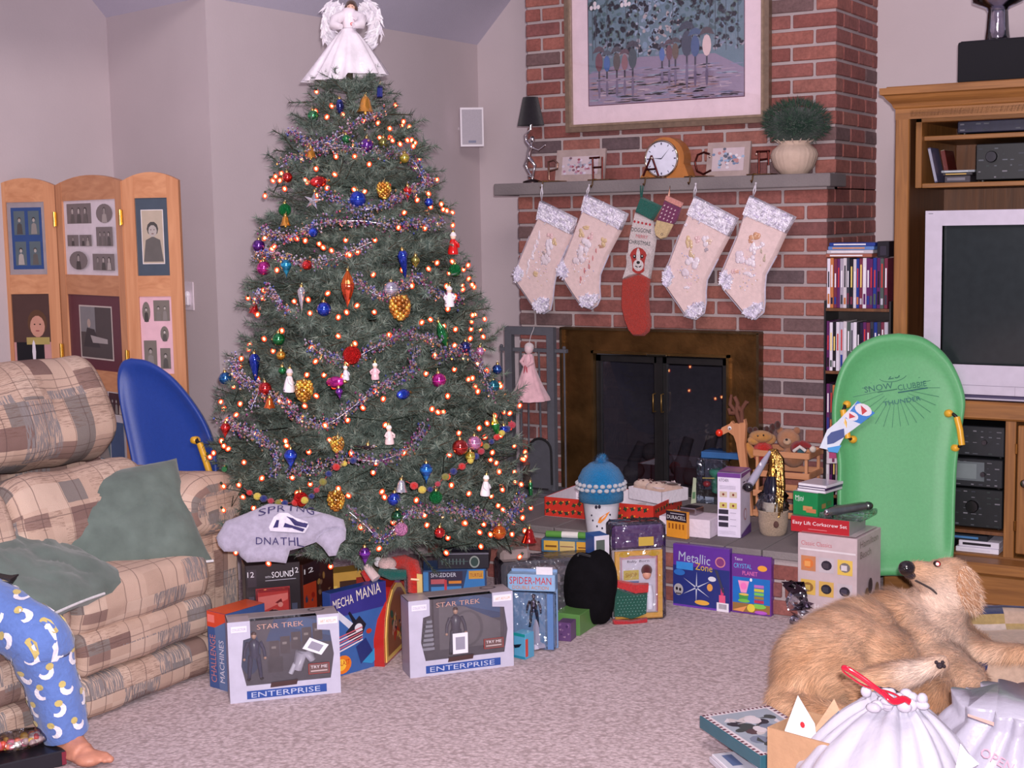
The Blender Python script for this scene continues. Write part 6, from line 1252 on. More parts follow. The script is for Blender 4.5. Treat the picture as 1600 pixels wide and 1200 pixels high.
# tree-top angel
AZ = 5.25/FPX; ac = ond(544, 112, 5.25); ag = thing('tree_top_angel', 'white and silver angel with feather wings on top of the tree', 'angel', (ac.x, ac.y, 2.04)); vw = V((CF.x, CF.y, 0)).normalized(); rt = V((vw.y, -vw.x, 0))
def AP(x, y, d=0): p = ond(x, y, 5.25); return p-vw*d
a0_ = AP(541, 116); MA = Matrix.Translation((a0_.x, a0_.y, 0)); z0, z1 = a0_.z-.005, AP(545, 46).z; mb = MB(); n = 60; vs = []; fs = []
for k in range(9):
    t = k/8; zz = z0+(z1-z0)*t; c = AP(541+5*t, 116).lerp(AP(546, 116), t); hw = (.124*(1-t)**.85+.020); sh = -.0
    for j in range(n): a = 2*math.pi*j/n; q = 1+(.10*(1-t)+.02)*math.sin(a*13+2*math.sin(a*3)); e = c+rt*math.cos(a)*hw*q*(1.0 if math.cos(a) > 0 else 1.10)-vw*(-math.sin(a))*hw*.62*q; vs.append((e.x, e.y, zz-(.02*(1-t) if math.cos(a) < 0 else 0)))
for k in range(8):
    for j in range(n): a = k*n+j; b = k*n+(j+1) % n; fs.append((a, b, b+n, a+n))
mb.add(vs, fs, (240, 232, 240), True); mb.build('satin_skirt', paint('satin', .25, .15, var=.1, vs=20, coat=.4, bump=.2, bs=60), ag, label='pleated pearly satin skirt')
mb = MB(); mb.lathe([(.020, z1-.01), (.026, z1+.02), (.034, z1+.052), (.024, z1+.072), (.012, z1+.078)], (238, 224, 232), 20, M=Matrix.Translation((AP(546, 40).x, AP(546, 40).y, 0)), rf=lambda a, k: 1); mb.lathe([(.024, z1-.004), (.027, z1), (.024, z1+.004)], (200, 196, 206), 20, M=Matrix.Translation((AP(546, 40).x, AP(546, 40).y, 0)), cap=False); mb.ell(AP(551, 39, .03), .006, (226, 120, 120), 8, 6); mb.build('bodice', M_GLOSS, ag)
mb = MB()
for s, pts in ((-1, [(538, 24), (526, 34), (525, 44), (537, 46)]), (1, [(555, 24), (566, 32), (566, 42), (556, 44)])): mb.tube([AP(*p, .02+.02*i) for i, p in enumerate(pts)], [.016, .022, .018, .010], (236, 226, 234), n=10)
mb.build('sleeves', M_GLOSS, ag); hc = AP(549, 13, .01); mb = MB(); mb.ell(hc, (.017, .017, .021), (214, 170, 150), 14, 10); mb.tube([hc-V((0, 0, .03)), hc], .008, (214, 170, 150)); 
for s in (-1, 1): mb.ell(hc-vw*.0165+rt*(s*.006)+V((0, 0, .002)), (.002, .002, .0016), (50, 34, 30), 6, 4)
mb.ell(hc-vw*.017-V((0, 0, .009)), (.003, .002, .0015), (170, 70, 70), 6, 4); mb.build('head', M_SKIN, ag)
mb = MB(); mb.ell(hc+vw*.006+V((0, 0, .007)), (.021, .021, .022), (74, 44, 36), 14, 10)
for s in (-1, 1): mb.ell(hc+rt*(s*.017)-V((0, 0, .006)), (.008, .009, .016), (74, 44, 36), 10, 7)
mb.build('hair', M_CLOTH, ag)
random.seed(9)
for s in (-1, 1):
    mb = MB(); root = AP(547+s*10, 24, -.02); ps = [(538, 14), (524, 4), (511, 18), (507, 42), (511, 62)] if s < 0 else [(560, 14), (572, 4), (585, 18), (589, 42), (583, 66)]; ax_ = crom([AP(*p, -.02) for p in ps], 7)
    for i, a in enumerate(ax_):
        for k in range(16):
            f = i/len(ax_); d = (AP(547+s*(28 if f > .3 else 20), 70, -.02)-a).normalized() if f > .35 else (V((0, 0, -1))*.8+rt*s*.5).normalized()
            d = (d+V((random.gauss(0, .35), random.gauss(0, .35), random.gauss(0, .3)))).normalized(); l = R(.025, .05); w = d.cross(vw).normalized()*.004; o = a+V((random.gauss(0, .007), random.gauss(0, .007), random.gauss(0, .007))); mb.add([o-w*.4, o+d*l*.5-w, o+d*l, o+d*l*.5+w, o+w*.4], [(0, 1, 2, 3, 4)], random.choice(((236, 228, 236), (222, 214, 226), (244, 240, 246))))
        q = a.lerp(AP(547+s*18, 44, -.02), .4); mb.ell(q, (.016, .010, .018), (230, 222, 232), 8, 6)
    mb.build('wing', M_CLOTH, ag, label='white feather wing')
# =============== GIFTS ===============
class Pk:
    """an upright box fitted by its two front ground corners and one top height"""
    def __init__(s, name, label, cat, bl, br, top, d, z0=0, h=None, group=None, w=None):
        P0, P1 = onz(*bl, z0), onz(*br, z0); U = P1-P0; s.w = w or U.length; U.normalize(); n = V((U.y, -U.x, 0))
        q = ray(bl[0], top) if top else None; s.h = h or ((CC+q*((P0-CC).dot(n)/q.dot(n))).z-z0); s.d = d
        s.P0, s.U, s.n, s.z0 = P0, U, n, z0; s.M = Matrix((U, -n, V((0, 0, 1)))).transposed().to_4x4(); s.M.translation = P0
        s.t = thing(name, label, cat, P0+U*s.w/2-n*d/2, math.atan2(U.y, U.x), group=group)
        s.F = Frame(P0, U, (0, 0, 1)); s.T = Frame(P0+V((0, 0, s.h)), U, -n); s.R = Frame(P0+U*s.w, -n, (0, 0, 1)); s.L = Frame(P0-n*d, n, (0, 0, 1))
    def body(s, col, mat=None, ch=.0015, name='carton', faces=None, label=None):
        mb = MB(s.M); mb.box(0, s.w, 0, s.d, 0, s.h, col, ch=ch)
        return mb.build(name, mat or M_CARD, s.t, label=label)
    def pr(s, fn, name='printed_front', mat=None, label=None):
        mb = MB(); fn(mb); return mb.build(name, mat or M_CARD, s.t, label=label)
    def bars(s, fr, w, h, col, m, mbx):  pass
def man(mb, fr, u, v, h, suit, off, skin=(206, 160, 136), hair=(80, 56, 44)):
    """small boxed figure standing in front of a print plane"""
    P = lambda a, b, c=0: fr.p(u+a*h, v+b*h, off+c*h)
    for s_ in (-1, 1):
        mb.tube([P(s_*.07, .50), P(s_*.10, .26), P(s_*.12, .03)], [.055*h, .045*h, .035*h], suit, n=8); mb.ell(P(s_*.13, .02, .03), (.04*h, .05*h, .025*h), (30, 28, 30), 8, 5)
        mb.tube([P(s_*.12, .78), P(s_*.19, .62), P(s_*.21, .47, .03)], [.042*h, .036*h, .030*h], suit, n=8); mb.ell(P(s_*.21, .44, .03), .03*h, skin, 8, 6)
    mb.tube([P(0, .46), P(0, .6), P(0, .76), P(0, .83)], [.10*h, .095*h, .12*h, .05*h], suit, n=10); mb.ell(P(0, .91), (.055*h, .055*h, .068*h), skin, 10, 8); mb.ell(P(0, .945, -.01), (.06*h, .058*h, .05*h), hair, 10, 7)
def figbox(b, left_fig):
    w, h, d = b.w, b.h, b.d; lv = (190, 186, 206); fr = b.F; BW = .10*w
    mb = MB(); so = [(.0, 0), (w, 0), (w, h), (0, h)]
    hole = [(.15*w, .20*h), (.93*w, .20*h), (.95*w, .45*h), (.93*w, .78*h), (.80*w, .80*h), (.80*w, 1.0*h), (.20*w, 1.0*h), (.20*w, .80*h), (.13*w, .76*h), (.10*w, .45*h)]
    # front card in four pieces round the window
    for q in ([(0, 0), (w, 0), (w, .20*h), (0, .20*h)], [(0, .20*h), (.15*w, .20*h), (.11*w, .45*h), (.135*w, .77*h), (.20*w, .79*h), (.20*w, h), (0, h)], [(w, .20*h), (w, h), (.80*w, h), (.80*w, .82*h), (.915*w, .80*h), (.945*w, .5*h), (.91*w, .20*h)]): mb.prism(q, fr, .002, lv)
    mb.build('front_card', M_CARD, b.t, label='pale silver-lavender card front with a window')
    mb = MB(b.M); mb.box(0, .002, .002, d, 0, h, (150, 142, 160)); mb.box(w-.002, w, .002, d, 0, h, (150, 142, 160)); mb.box(0, w, d-.002, d, 0, h, (96, 90, 100)); mb.box(0, w, .002, d, 0, .002, lv); mb.box(0, .2*w, .002, d, h-.002, h, (170, 160, 168)); mb.box(.8*w, w, .002, d, h-.002, h, (170, 160, 168)); mb.box(.2*w, .8*w, d*.35, d, h-.002, h, (150, 138, 142)); mb.build('carton', M_CARD, b.t)
    ft = b.T; mb = MB(); mb.rect(ft, .02*w, d*.75, .98*w, d*.98, (150, 138, 142)); mb.disc(ft, .82*w, d*.72, .08*w, d*.2, (90, 82, 92), 16); mb.disc(ft, .82*w, d*.72, .06*w, d*.14, (150, 138, 142), 16); mb.build('top_print', M_CARD, b.t)
    bk = Frame(fr.p(.003, .003, -d+.006), b.U, (0, 0, 1)); mb = MB(); mb.rect(bk, 0, 0, w-.006, h-.006, (92, 88, 96)); mb.poly(bk, [(.35*w, .62*h), (.95*w, .55*h), (.95*w, .95*h), (.45*w, .95*h)], (60, 84, 124)); mb.poly(bk, [(.5*w, .8*h), (.95*w, .62*h), (.95*w, .78*h), (.6*w, .93*h)], (70, 104, 150))
    if left_fig:
        for k in range(5): mb.rect(bk, (.38+.1*k)*w, (.40+.045*k)*h, (.47+.1*k)*w, (.62+.045*k)*h, (82, 74, 76)); mb.rect(bk, (.40+.1*k)*w, (.52+.045*k)*h, (.44+.1*k)*w, (.55+.045*k)*h, (150, 140, 136))
        mb.rect(bk, .36*w, .22*h, .5*w, .42*h, (76, 72, 76)); mb.disc(bk, .2*w, .5*h, .10*w, .28*h, (52, 72, 104))
    else:
        mb.rect(bk, .28*w, .2*h, .30*w, .9*h, (60, 56, 60)); mb.poly(bk, [(.35*w, .2*h), (.95*w, .2*h), (.95*w, .5*h), (.6*w, .75*h), (.35*w, .8*h)], (122, 116, 122)); mb.disc(bk, .62*w, .45*h, .16*w, .25*h, (104, 100, 106), 24); mb.disc(bk, .62*w, .45*h, .13*w, .22*h, (122, 116, 122), 24)
    mb.build('backdrop', M_CARD, b.t, label='dark grey printed backdrop')
    mb = MB()
    if left_fig: man(mb, fr, .24*w, .22*h, .60*h, (54, 60, 86), -d*.45)
    else: man(mb, fr, .48*w, .20*h, .62*h, (76, 74, 88), -d*.45)
    mb.build('boxed_figure', M_PLAST, b.t, label='small plastic man in a dark jumpsuit'); mb = MB(b.M)
    if left_fig: mb.tube([(.62*w, d*.4, .30*h), (.66*w, d*.4, .5*h), (.72*w, d*.4, .52*h), (.76*w, d*.4, .40*h)], [.016, .02, .018, .012], (190, 184, 200), n=8); mb.tube([(.56*w, d*.4, .26*h), (.60*w, d*.35, .38*h)], .008, (220, 216, 230), n=8); mb.build('accessory', M_PLAST, b.t)
    else:
        for k in range(7): mb.box(.14*w+.004*k, .26*w, d*.30+.004*k, d*.5+.004*k, (.30+.055*k)*h, (.335+.055*k)*h, (156, 156, 168))
        mb.build('accessory', M_PLAST, b.t, label='grey plastic steps')
    mb = MB(b.M); mb.box(.09*w, .95*w, .0022, .0032, .19*h, .995*h, (240,)*3); mb.box(.2*w, .8*w, .003, d*.72, h-.0022, h-.0012, (240,)*3); mb.build('window', M_CLEAR, b.t, label='clear plastic window')
    mb = MB(); mb.rect(fr, .15*w, .035*h, .87*w, .135*h, (44, 76, 150)); mb.text(fr, 'ENTERPRISE', .19*w, .05*h, .065*h, (186, 190, 216), .62*w); mb.prism([(.36*w, .155*h), (.60*w, .165*h), (.61*w, .225*h), (.37*w, .215*h)], fr, .001, (72, 50, 50), off=.002); mb.text(fr, 'STARFLEET', .40*w, .178*h, .022*h, (170, 150, 140), .17*w, rot=.03)
    mb.rect(fr, .03*w, .87*h, .17*w, .945*h, (226, 222, 236)); mb.text(fr, 'COLLECTOR', .04*w, .89*h, .03*h, (150, 140, 170), .12*w); mb.rect(fr, .81*w, .88*h, .985*w, .965*h, (230, 226, 236)); mb.text(fr, 'ART ASYLUM', .83*w, .90*h, .035*h, (200, 150, 80), .14*w)
    mb.text(Frame(fr.p(0, 0, -.004) if False else fr.O, fr.U, fr.V), 'STAR TREK', .26*w, .885*h, .062*h, (190, 150, 140), .42*w)
    c = (.76*w, .62*h, -.45) if left_fig else (.49*w, .42*h, 0); ww, hh = (.085*w, .085*h); 
    if left_fig: q = [(.66*w, .60*h), (.73*w, .73*h), (.90*w, .62*h), (.83*w, .50*h)]
    else: q = [(.41*w, .25*h), (.41*w, .52*h), (.555*w, .52*h), (.555*w, .25*h)]
    mb.poly(fr, q, (232, 228, 238)); cx, cy = sum(p[0] for p in q)/4, sum(p[1] for p in q)/4; mb.poly(fr, [(cx+(p[0]-cx)*.62, cy+(p[1]-cy)*.62) for p in q], (150, 146, 164))
    mb.rect(fr, .71*w, .27*h, .90*w, .40*h, (172, 54, 48)); mb.rect(fr, .715*w, .275*h, .895*w, .395*h, (110, 84, 84)); mb.text(fr, 'TRY ME', .73*w, .34*h, .035*h, (224, 214, 220), .15*w); mb.rect(fr, .73*w, .30*h, .88*w, .315*h, (190, 170, 170)); mb.build('lettering', M_CARD, b.t)
b = Pk('boxed_toy_figure', 'silver-lavender window box with a figure standing at its left, nearest to the sofa', 'toy box', (360, 1100), (533, 1082), 973, .095); figbox(b, True); B2 = b
b = Pk('boxed_toy_figure', 'silver-lavender window box with a figure and grey steps, in front of the tree', 'toy box', (641, 1060), (803, 1040), 940, .10); figbox(b, False)
def rnd(mb, fr, w, h, cols, n, seed, s0=.01, s1=.03, box=(0, 0, 1, 1)):
    r_ = random.Random(seed); L0 = mb.lay
    for k in range(n):
        rx, ry = r_.uniform(s0, s1), r_.uniform(s0, s1)*.8; u = r_.uniform(box[0]*w+rx, max(box[2]*w-rx, box[0]*w+rx+.001)); v = r_.uniform(box[1]*h+ry, max(box[3]*h-ry, box[1]*h+ry+.001)); mb.lay = L0+k*.03
        if r_.random() < .5: mb.disc(fr, u, v, rx, ry, r_.choice(cols), 9, r_.uniform(0, 3))
        else: a = r_.uniform(0, 6); mb.poly(fr, [(u+rx*math.cos(a+q), v+ry*math.sin(a+q)) for q in (0, 1.9, 4.0)], r_.choice(cols))
    mb.lay = L0+n*.03+1
# orange and blue box at far left
b = Pk('toy_carton', 'tall orange and blue toy carton wedged between sofa and the left window box', 'toy box', (328, 1073), (357, 1081), 955, .17); b.body((58, 84, 138))
def f(mb):
    w, h = b.w, b.h; mb.rect(b.F, 0, .80*h, w, h, (206, 70, 40)); mb.rect(b.F, .03*w, .86*h, .4*w, .96*h, (230, 120, 110)); mb.poly(b.F, [(.4*w, .8*h), (w, .9*h), (w, 0), (.55*w, 0)], (90, 110, 150)); mb.text(b.F, 'CHALLENGE', .42*w, .08*h, .3*w, (190, 120, 120), .62*h, rot=math.pi/2); mb.text(b.F, 'MACHINES', .85*w, .10*h, .25*w, (206, 200, 216), .55*h, rot=math.pi/2); mb.rect(b.T, 0, 0, w, b.d, (214, 84, 44)); rnd(mb, b.R, b.d, h, ((190, 70, 40), (60, 80, 130), (40, 90, 60), (30, 30, 40)), 22, 3)
b.pr(f)
# 12 inch figure boxes
b = Pk('sound_figure_box', 'black box with a red window and the words 12 and SOUND under the sweatshirt', 'toy box', (389, 1052), (474, 1043), 884, .10); b.body((34, 24, 30)); B4 = b
def f(mb):
    w, h, F = b.w, b.h, b.F; mb.rect(F, .18*w, .16*h, .80*w, .78*h, (150, 36, 40)); mb.rect(F, .21*w, .20*h, .77*w, .74*h, (190, 60, 56)); mb.poly(F, [(.22*w, .55*h), (.76*w, .66*h), (.76*w, .72*h), (.22*w, .70*h)], (222, 120, 112)); rnd(mb, F, w, h, ((120, 20, 24), (90, 16, 20), (216, 140, 130), (60, 12, 20)), 24, 5, .008, .02, (.25, .2, .76, .7))
    mb.rect(F, .04*w, .80*h, .20*w, .96*h, (52, 40, 50)); mb.text(F, '12', .04*w, .89*h, .05*h, (226, 222, 230), .12*w); mb.text(F, 'SOUND', .48*w, .87*h, .055*h, (232, 228, 236), .40*w); mb.text(F, 'WITH', .36*w, .87*h, .02*h, (200, 196, 206), .10*w); mb.rect(F, .36*w, .845*h, .92*w, .85*h, (190, 186, 200)); mb.text(F, '12', .86*w, .90*h, .05*h, (226, 222, 230), .11*w)
    for k in range(9): mb.rect(F, .05*w, (.12+.07*k)*h, .15*w, (.15+.07*k)*h, (76, 66, 78))
    mb.rect(F, .83*w, .3*h, .93*w, .62*h, (60, 64, 84))
b.pr(f); mb = MB(b.M); mb.box(.19*b.w, .79*b.w, -.006, -.001, .17*b.h, .77*b.h, (240,)*3, ch=.002); mb.build('window_bubble', M_CLEAR, b.t)
b = Pk('orange_figure_box', 'dark figure box with an orange side and a white 12, beside the SOUND box', 'toy box', (478, 1040), (525, 1018), 881, .09); b.body((60, 30, 26)); B4b = b
def f(mb):
    w, h, F = b.w, b.h, b.F; mb.rect(F, 0, 0, .42*w, .86*h, (172, 60, 34)); mb.rect(F, 0, .80*h, .55*w, h, (44, 24, 26)); mb.text(F, '12', .04*w, .90*h, .05*h, (230, 226, 230), .3*w); rnd(mb, F, w, h, ((150, 110, 60), (70, 50, 44), (40, 30, 34), (120, 90, 70)), 20, 8, .006, .014, (.45, .05, 1, .95)); rnd(mb, F, w, h, ((140, 36, 26), (196, 90, 50), (60, 60, 80)), 12, 9, .006, .014, (.0, .05, .4, .75))
b.pr(f)
# yellow boxes behind
b = Pk('yellow_toy_box', 'yellow and brown toy box with dark windows standing under the tree', 'toy box', (512, 1010), (572, 1002), 897, .09); b.body((196, 150, 70))
def f(mb):
    w, h, F = b.w, b.h, b.F; mb.rect(F, .08*w, .1*h, .30*w, .82*h, (222, 186, 90)); mb.rect(F, .36*w, .1*h, .97*w, .88*h, (70, 44, 34)); mb.text(F, 'BURGER', .42*w, .72*h, .07*h, (206, 200, 110), .4*w); mb.rect(F, .4*w, .5*h, .9*w, .66*h, (120, 56, 44)); rnd(mb, F, w, h, ((150, 90, 60), (90, 50, 40), (180, 60, 40)), 12, 4, .006, .014, (.4, .1, .95, .5))
b.pr(f)
b = Pk('red_toy_box', 'low red and brown box behind the blue robot game', 'toy box', (560, 1004), (634, 992), 902, .08); b.body((150, 50, 40))
b.pr(lambda mb: (mb.rect(b.F, .05*b.w, .7*b.h, .95*b.w, .92*b.h, (176, 70, 60)), mb.text(b.F, 'BATTLE', .1*b.w, .74*b.h, .1*b.h, (214, 190, 120), .6*b.w)))
# blue robot game
b = Pk('robot_game_box', 'blue game box lettered MECHA MANIA leaning between the two window boxes', 'game box', (520, 1060), (606, 1035), 927, .045); b.body((44, 70, 138)); MMb = b
def f(mb):
    w, h, F = b.w, b.h, b.F; mb.rect(F, .0, .70*h, w, h, (54, 50, 128)); mb.rect(F, 0, 0, w, .70*h, (58, 96, 160)); mb.text(F, 'MECHA', .05*w, .80*h, .11*h, (226, 214, 200), .36*w, rot=.10); mb.text(F, 'MANIA', .47*w, .84*h, .13*h, (226, 214, 200), .44*w, rot=.10)
    mb.poly(F, [(.05*w, .74*h), (.12*w, .78*h), (.42*w, .56*h), (.38*w, .48*h)], (206, 206, 220)); mb.poly(F, [(.25*w, .5*h), (.5*w, .66*h), (.62*w, .54*h), (.50*w, .36*h), (.3*w, .4*h)], (36, 32, 44)); mb.disc(F, .48*w, .52*h, .07*w, .05*h, (216, 212, 222)); mb.poly(F, [(.3*w, .72*h), (.33*w, .74*h), (.45*w, .6*h), (.40*w, .56*h)], (24, 24, 40))
    for k in range(6): mb.poly(F, [(.0, (.26+.035*k)*h), (.55*w, (.36+.03*k)*h), (.55*w, (.375+.03*k)*h), (0, (.278+.035*k)*h)], (196, 96, 110) if k % 2 else (226, 210, 216))
    mb.poly(F, [(.5*w, .1*h), (.98*w, .34*h), (.98*w, .2*h), (.7*w, .05*h)], (50, 140, 196)); mb.poly(F, [(.42*w, .30*h), (.6*w, .38*h), (.72*w, .2*h), (.5*w, .08*h)], (40, 50, 110)); mb.disc(F, .17*w, .13*h, .16*w, .11*h, (226, 120, 30)); mb.disc(F, .15*w, .13*h, .09*w, .07*h, (244, 190, 60)); mb.disc(F, .66*w, .45*h, .05*w, .03*h, (180, 60, 40)); mb.text(F, 'BLAST', .10*w, .12*h, .06*h, (180, 40, 20), .2*w)
b.pr(f, label='printed robot artwork and white lettering')
# red and yellow arch pack
P0, P1 = onz(601, 1042, 0), onz(640, 1002, 0); U = (P1-P0).normalized(); t = thing('arched_toy_pack', 'red toy pack with a pointed arch and yellow rim, edge on to the viewer', 'toy pack', P0); w = (P1-P0).length
q = ray(622, 902); n_ = V((U.y, -U.x, 0)); pk_ = CC+q*((P0-CC).dot(n_)/q.dot(n_)); h = pk_.z; fr = Frame(P0, U, (0, 0, 1)); 
def arch(s): return [(w*.5+(u-.5)*w*s, h*.5+(v-.5)*h*s) for u, v in ((0, .0), (1, 0), (1.0, .35), (.95, .6), (.85, .8), (.68, .95), (.5, 1.0), (.32, .95), (.15, .8), (.05, .6), (0, .35))]
mb = MB(); mb.prism(arch(1), fr, .05, (176, 40, 36)); mb.build('shell', M_GLOSS, t); mb = MB(); mb.prism(arch(.92), fr, .004, (232, 190, 100), off=.005); mb.build('rim', M_CARD, t); mb = MB(); fr2 = Frame(fr.p(0, 0, .005), U, (0, 0, 1)); mb.poly(fr2, arch(.80), (150, 90, 60)); rnd(mb, fr2, w, h, ((60, 90, 70), (190, 60, 40), (220, 180, 90), (70, 60, 70), (196, 150, 130)), 30, 7, .01, .02, (.2, .15, .8, .7)); mb.build('artwork', M_CARD, t)
t.location = P0
# santa plush
zq = lambda x, y, Z: ond(x, y, Z)
t = thing('santa_plush', 'red and green knitted Santa toy draped over the boxes under the tree', 'soft toy', zq(620, 890, 4.98)); mb = MB(); mb.tube([zq(612, 880, 4.98), zq(632, 878, 4.98), zq(644, 884, 4.96), zq(648, 900, 4.95), zq(648, 925, 4.95)], [.022, .026, .028, .026, .024], (196, 40, 30), n=12); mb.build('body', M_KNIT, t)
mb = MB(); mb.tube([zq(642, 905, 4.90), zq(655, 906, 4.90)], .004, (230, 190, 150)); mb.box(0, .02, 0, .004, 0, .07, (224, 190, 120), M=Matrix.Translation(zq(652, 928, 4.91))); mb.build('tag', M_CARD, t); mb = MB(); mb.ell(zq(605, 881, 4.95), (.034, .03, .024), (226, 190, 186), 14, 10); mb.build('face', M_KNIT, t); mb = MB(); mb.ell(zq(591, 878, 4.96), (.016, .016, .018), (222, 216, 220), 10, 7); mb.ell(zq(610, 890, 4.94), (.030, .016, .010), (226, 222, 224)); mb.build('beard_and_trim', M_CLOTH, t)
mb = MB(); mb.tube([zq(594, 893, 4.94), (zq(612, 898, 4.92)), zq(634, 898, 4.93)], [.014, .020, .018], (20, 92, 84), n=10); mb.build('knitted_scarf', M_KNIT, t); mb = MB(); mb.tube([zq(572, 884, 4.93), zq(588, 905, 4.91)], [.014, .017], (228, 200, 200), n=10); mb.build('fur_cuff', M_CLOTH, t); mb = MB(); mb.tube([zq(568, 892, 4.94), zq(578, 908, 4.93)], [.012, .014], (196, 36, 34), n=10); mb.build('arm', M_KNIT, t)
# blue, white and red box with a game box on top
P0, P1 = onz(661, 892, .25), onz(760, 889, .25); b = Pk('blue_white_toy_box', 'blue and white toy box under the black game-pad box', 'toy box', (661, 892), (760, 889), None, .16, .25, h=.001); 
def low(b, h):
    b.z0 = b.z0-h; b.P0 = b.P0-V((0, 0, h)); b.h = h; b.M.translation = b.P0; b.F = Frame(b.P0, b.U, (0, 0, 1)); b.R = Frame(b.P0+b.U*b.w, -b.n, (0, 0, 1)); b.T = Frame(b.P0+V((0, 0, h)), b.U, -b.n); b.t.location = V(b.t.location)-V((0, 0, h)); PM[b.t.name] = Matrix.Translation(b.t.location) @ Matrix.Rotation(math.atan2(b.U.y, b.U.x), 4, 'Z'); return b
low(b, .25); b.body((60, 96, 150)); B10 = b
def f(mb):
    w, h, F = b.w, b.h, b.F; mb.rect(F, 0, .0, w, .99*h, (48, 62, 98)); mb.rect(F, .0, .7*h, .08*w, .98*h, (70, 130, 190)); mb.rect(F, .1*w, .80*h, .62*w, .98*h, (52, 40, 66)); mb.text(F, 'SHREDDER', .12*w, .90*h, .06*h, (216, 214, 230), .40*w); mb.rect(F, .12*w, .80*h, .34*w, .87*h, (190, 90, 100)); mb.poly(F, [(.62*w, .70*h), (.70*w, 1.0*h), (.97*w, 1.0*h), (.97*w, .70*h)], (56, 120, 184)); mb.rect(F, .72*w, .86*h, .95*w, .98*h, (206, 150, 60)); mb.text(F, 'TURTLE', .74*w, .89*h, .05*h, (140, 50, 40), .19*w); mb.rect(F, .12*w, .62*h, .6*w, .76*h, (70, 130, 190)); mb.rect(F, .33*w, .60*h, .37*w, .86*h, (196, 60, 70)); mb.rect(F, .4*w, .80*h, .6*w, .84*h, (214, 130, 50))
b.pr(f)
b = Pk('game_pad_box', 'flat black box with a round dial picture, on top of the blue and white box', 'game box', (684, 889), (764, 888), None, .22, .2505, h=.062); b.body((38, 32, 44)); 
def f(mb):
    w, h, F = b.w, b.h, b.F; mb.rect(F, 0, .86*h, w, .9*h, (150, 144, 164)); mb.disc(F, .72*w, .40*h, .10*w, .36*h, (150, 156, 150), 20); mb.disc(F, .72*w, .40*h, .075*w, .27*h, (50, 70, 66), 20)
    for k in range(7): mb.rect(F, (.08+.07*k)*w, .25*h, (.10+.07*k)*w, .6*h, (92, 110, 108))
    mb.rect(F, .06*w, .42*h, .6*w, .46*h, (70, 90, 88)); T = b.T; mb.rect(T, 0, .02*b.d, w, .28*b.d, (60, 52, 76)); mb.text(T, 'GAME CENTER', .35*w, .14*b.d, .018, (206, 200, 214), .5*w); mb.disc(T, .93*w, .15*b.d, .012, .012, (120, 110, 80)); rnd(mb, T, w, b.d, ((90, 60, 66), (120, 84, 84), (60, 46, 56), (100, 90, 90)), 16, 6, .01, .03, (.1, .35, .95, .95))
b.pr(f)
# superhero blister pack
b = Pk('superhero_blister_pack', 'pale blue blister pack with red SPIDER-MAN lettering and a grey figure stand', 'toy pack', (797, 1016), (869, 1019), 893, .055); w, h = b.w, b.h
mb = MB(b.M); mb.box(0, w, .045, .055, 0, h, (120, 150, 190), ch=.002); mb.build('backing_card', M_CARD, b.t)
mb = MB(b.M); mb.box(.02*w, .98*w, .0, .045, .02*h, .74*h, (240,)*3, ch=.006); mb.build('blister', M_CRINK, b.t, label='shiny clear plastic blister'); 
mb = MB(b.M); mb.box(-.03*w, 1.0*w, -.002, .05, .76*h, .97*h, (136, 170, 206), ch=.003); mb.build('header_card', M_CARD, b.t)
fr = Frame(b.F.p(0, 0, .003), b.U, (0, 0, 1)); mb = MB(); mb.text(fr, 'SPIDER-MAN', .02*w, .85*h, .09*h, (186, 44, 48), .90*w, rot=.0); mb.text(fr, 'DOUBLE ACTION', .08*w, .785*h, .045*h, (196, 120, 50), .78*w); mb.rect(fr, .0, .10*h, .0, .1*h, (1, 1, 1)) if False else None
mb.build('lettering', M_CARD, b.t); mb = MB(b.M); mb.lathe([(.034, 0), (.030, .012), (.014, .02), (.010, .075), (.002, .10)], (190, 184, 206), 4, M=Matrix.Translation((.55*w, .022, .03*h)), smooth=False); mb.box(.82*w, .95*w, -.001, .01, .03*h, .73*h, (88, 124, 176)); mb.build('figure_stand', M_PLAST, b.t)
mb = MB(); man(mb, Frame(b.F.p(0, 0, -.03), b.U, (0, 0, 1)), .5*w, .28*h, .42*h, (70, 66, 84), 0, (90, 80, 90), (70, 66, 80)); mb.build('boxed_figure', M_FOIL, b.t); mb = MB(b.M); mb.box(.60*w, .95*w, -.004, .0, .975*h, 1.07*h, (220, 216, 226)); mb.build('price_label', M_PAPER, b.t)
b = Pk('teal_box', 'small turquoise box with a black mark in front of the superhero pack', 'box', (803, 1027), (821, 1031), 988, .05); b.body((88, 160, 196), label='turquoise carton'); b.pr(lambda mb: (mb.rect(b.F, 0, .88*b.h, b.w, b.h, (24, 140, 140)), mb.rect(b.F, 0, 0, b.w, .10*b.h, (30, 130, 160)), mb.poly(b.F, [(.0, .5*b.h), (.7*b.w, .6*b.h), (.5*b.w, .45*b.h), (.1*b.w, .38*b.h)], (20, 24, 40)), mb.rect(b.R, .0, .1*b.h, .015, .8*b.h, (196, 70, 60))))
b = Pk('clear_toy_pack', 'wide clear plastic toy pack with grey pieces behind the superhero pack', 'toy pack', (786, 985), (935, 972), 880, .13); w, h = b.w, b.h; b.body((240,)*3, M_CRINK, .01, 'clear_shell')
mb = MB(b.M); mb.box(.03*w, .97*w, .09, .12, .01, h*.96, (92, 88, 96)); mb.build('insert_card', M_CARD, b.t); random.seed(12); 
for k in range(9): mb = MB(b.M); x = R(.1, .9)*w; mb.box(x-.02, x+.02, .02, .08, h*.45+R(0, .05), h*(.75+R(0, .2)), random.choice(((150, 142, 150), (110, 104, 112), (60, 100, 100), (190, 184, 196))), ch=.006); mb.build('toy_piece', M_PLAST, b.t)
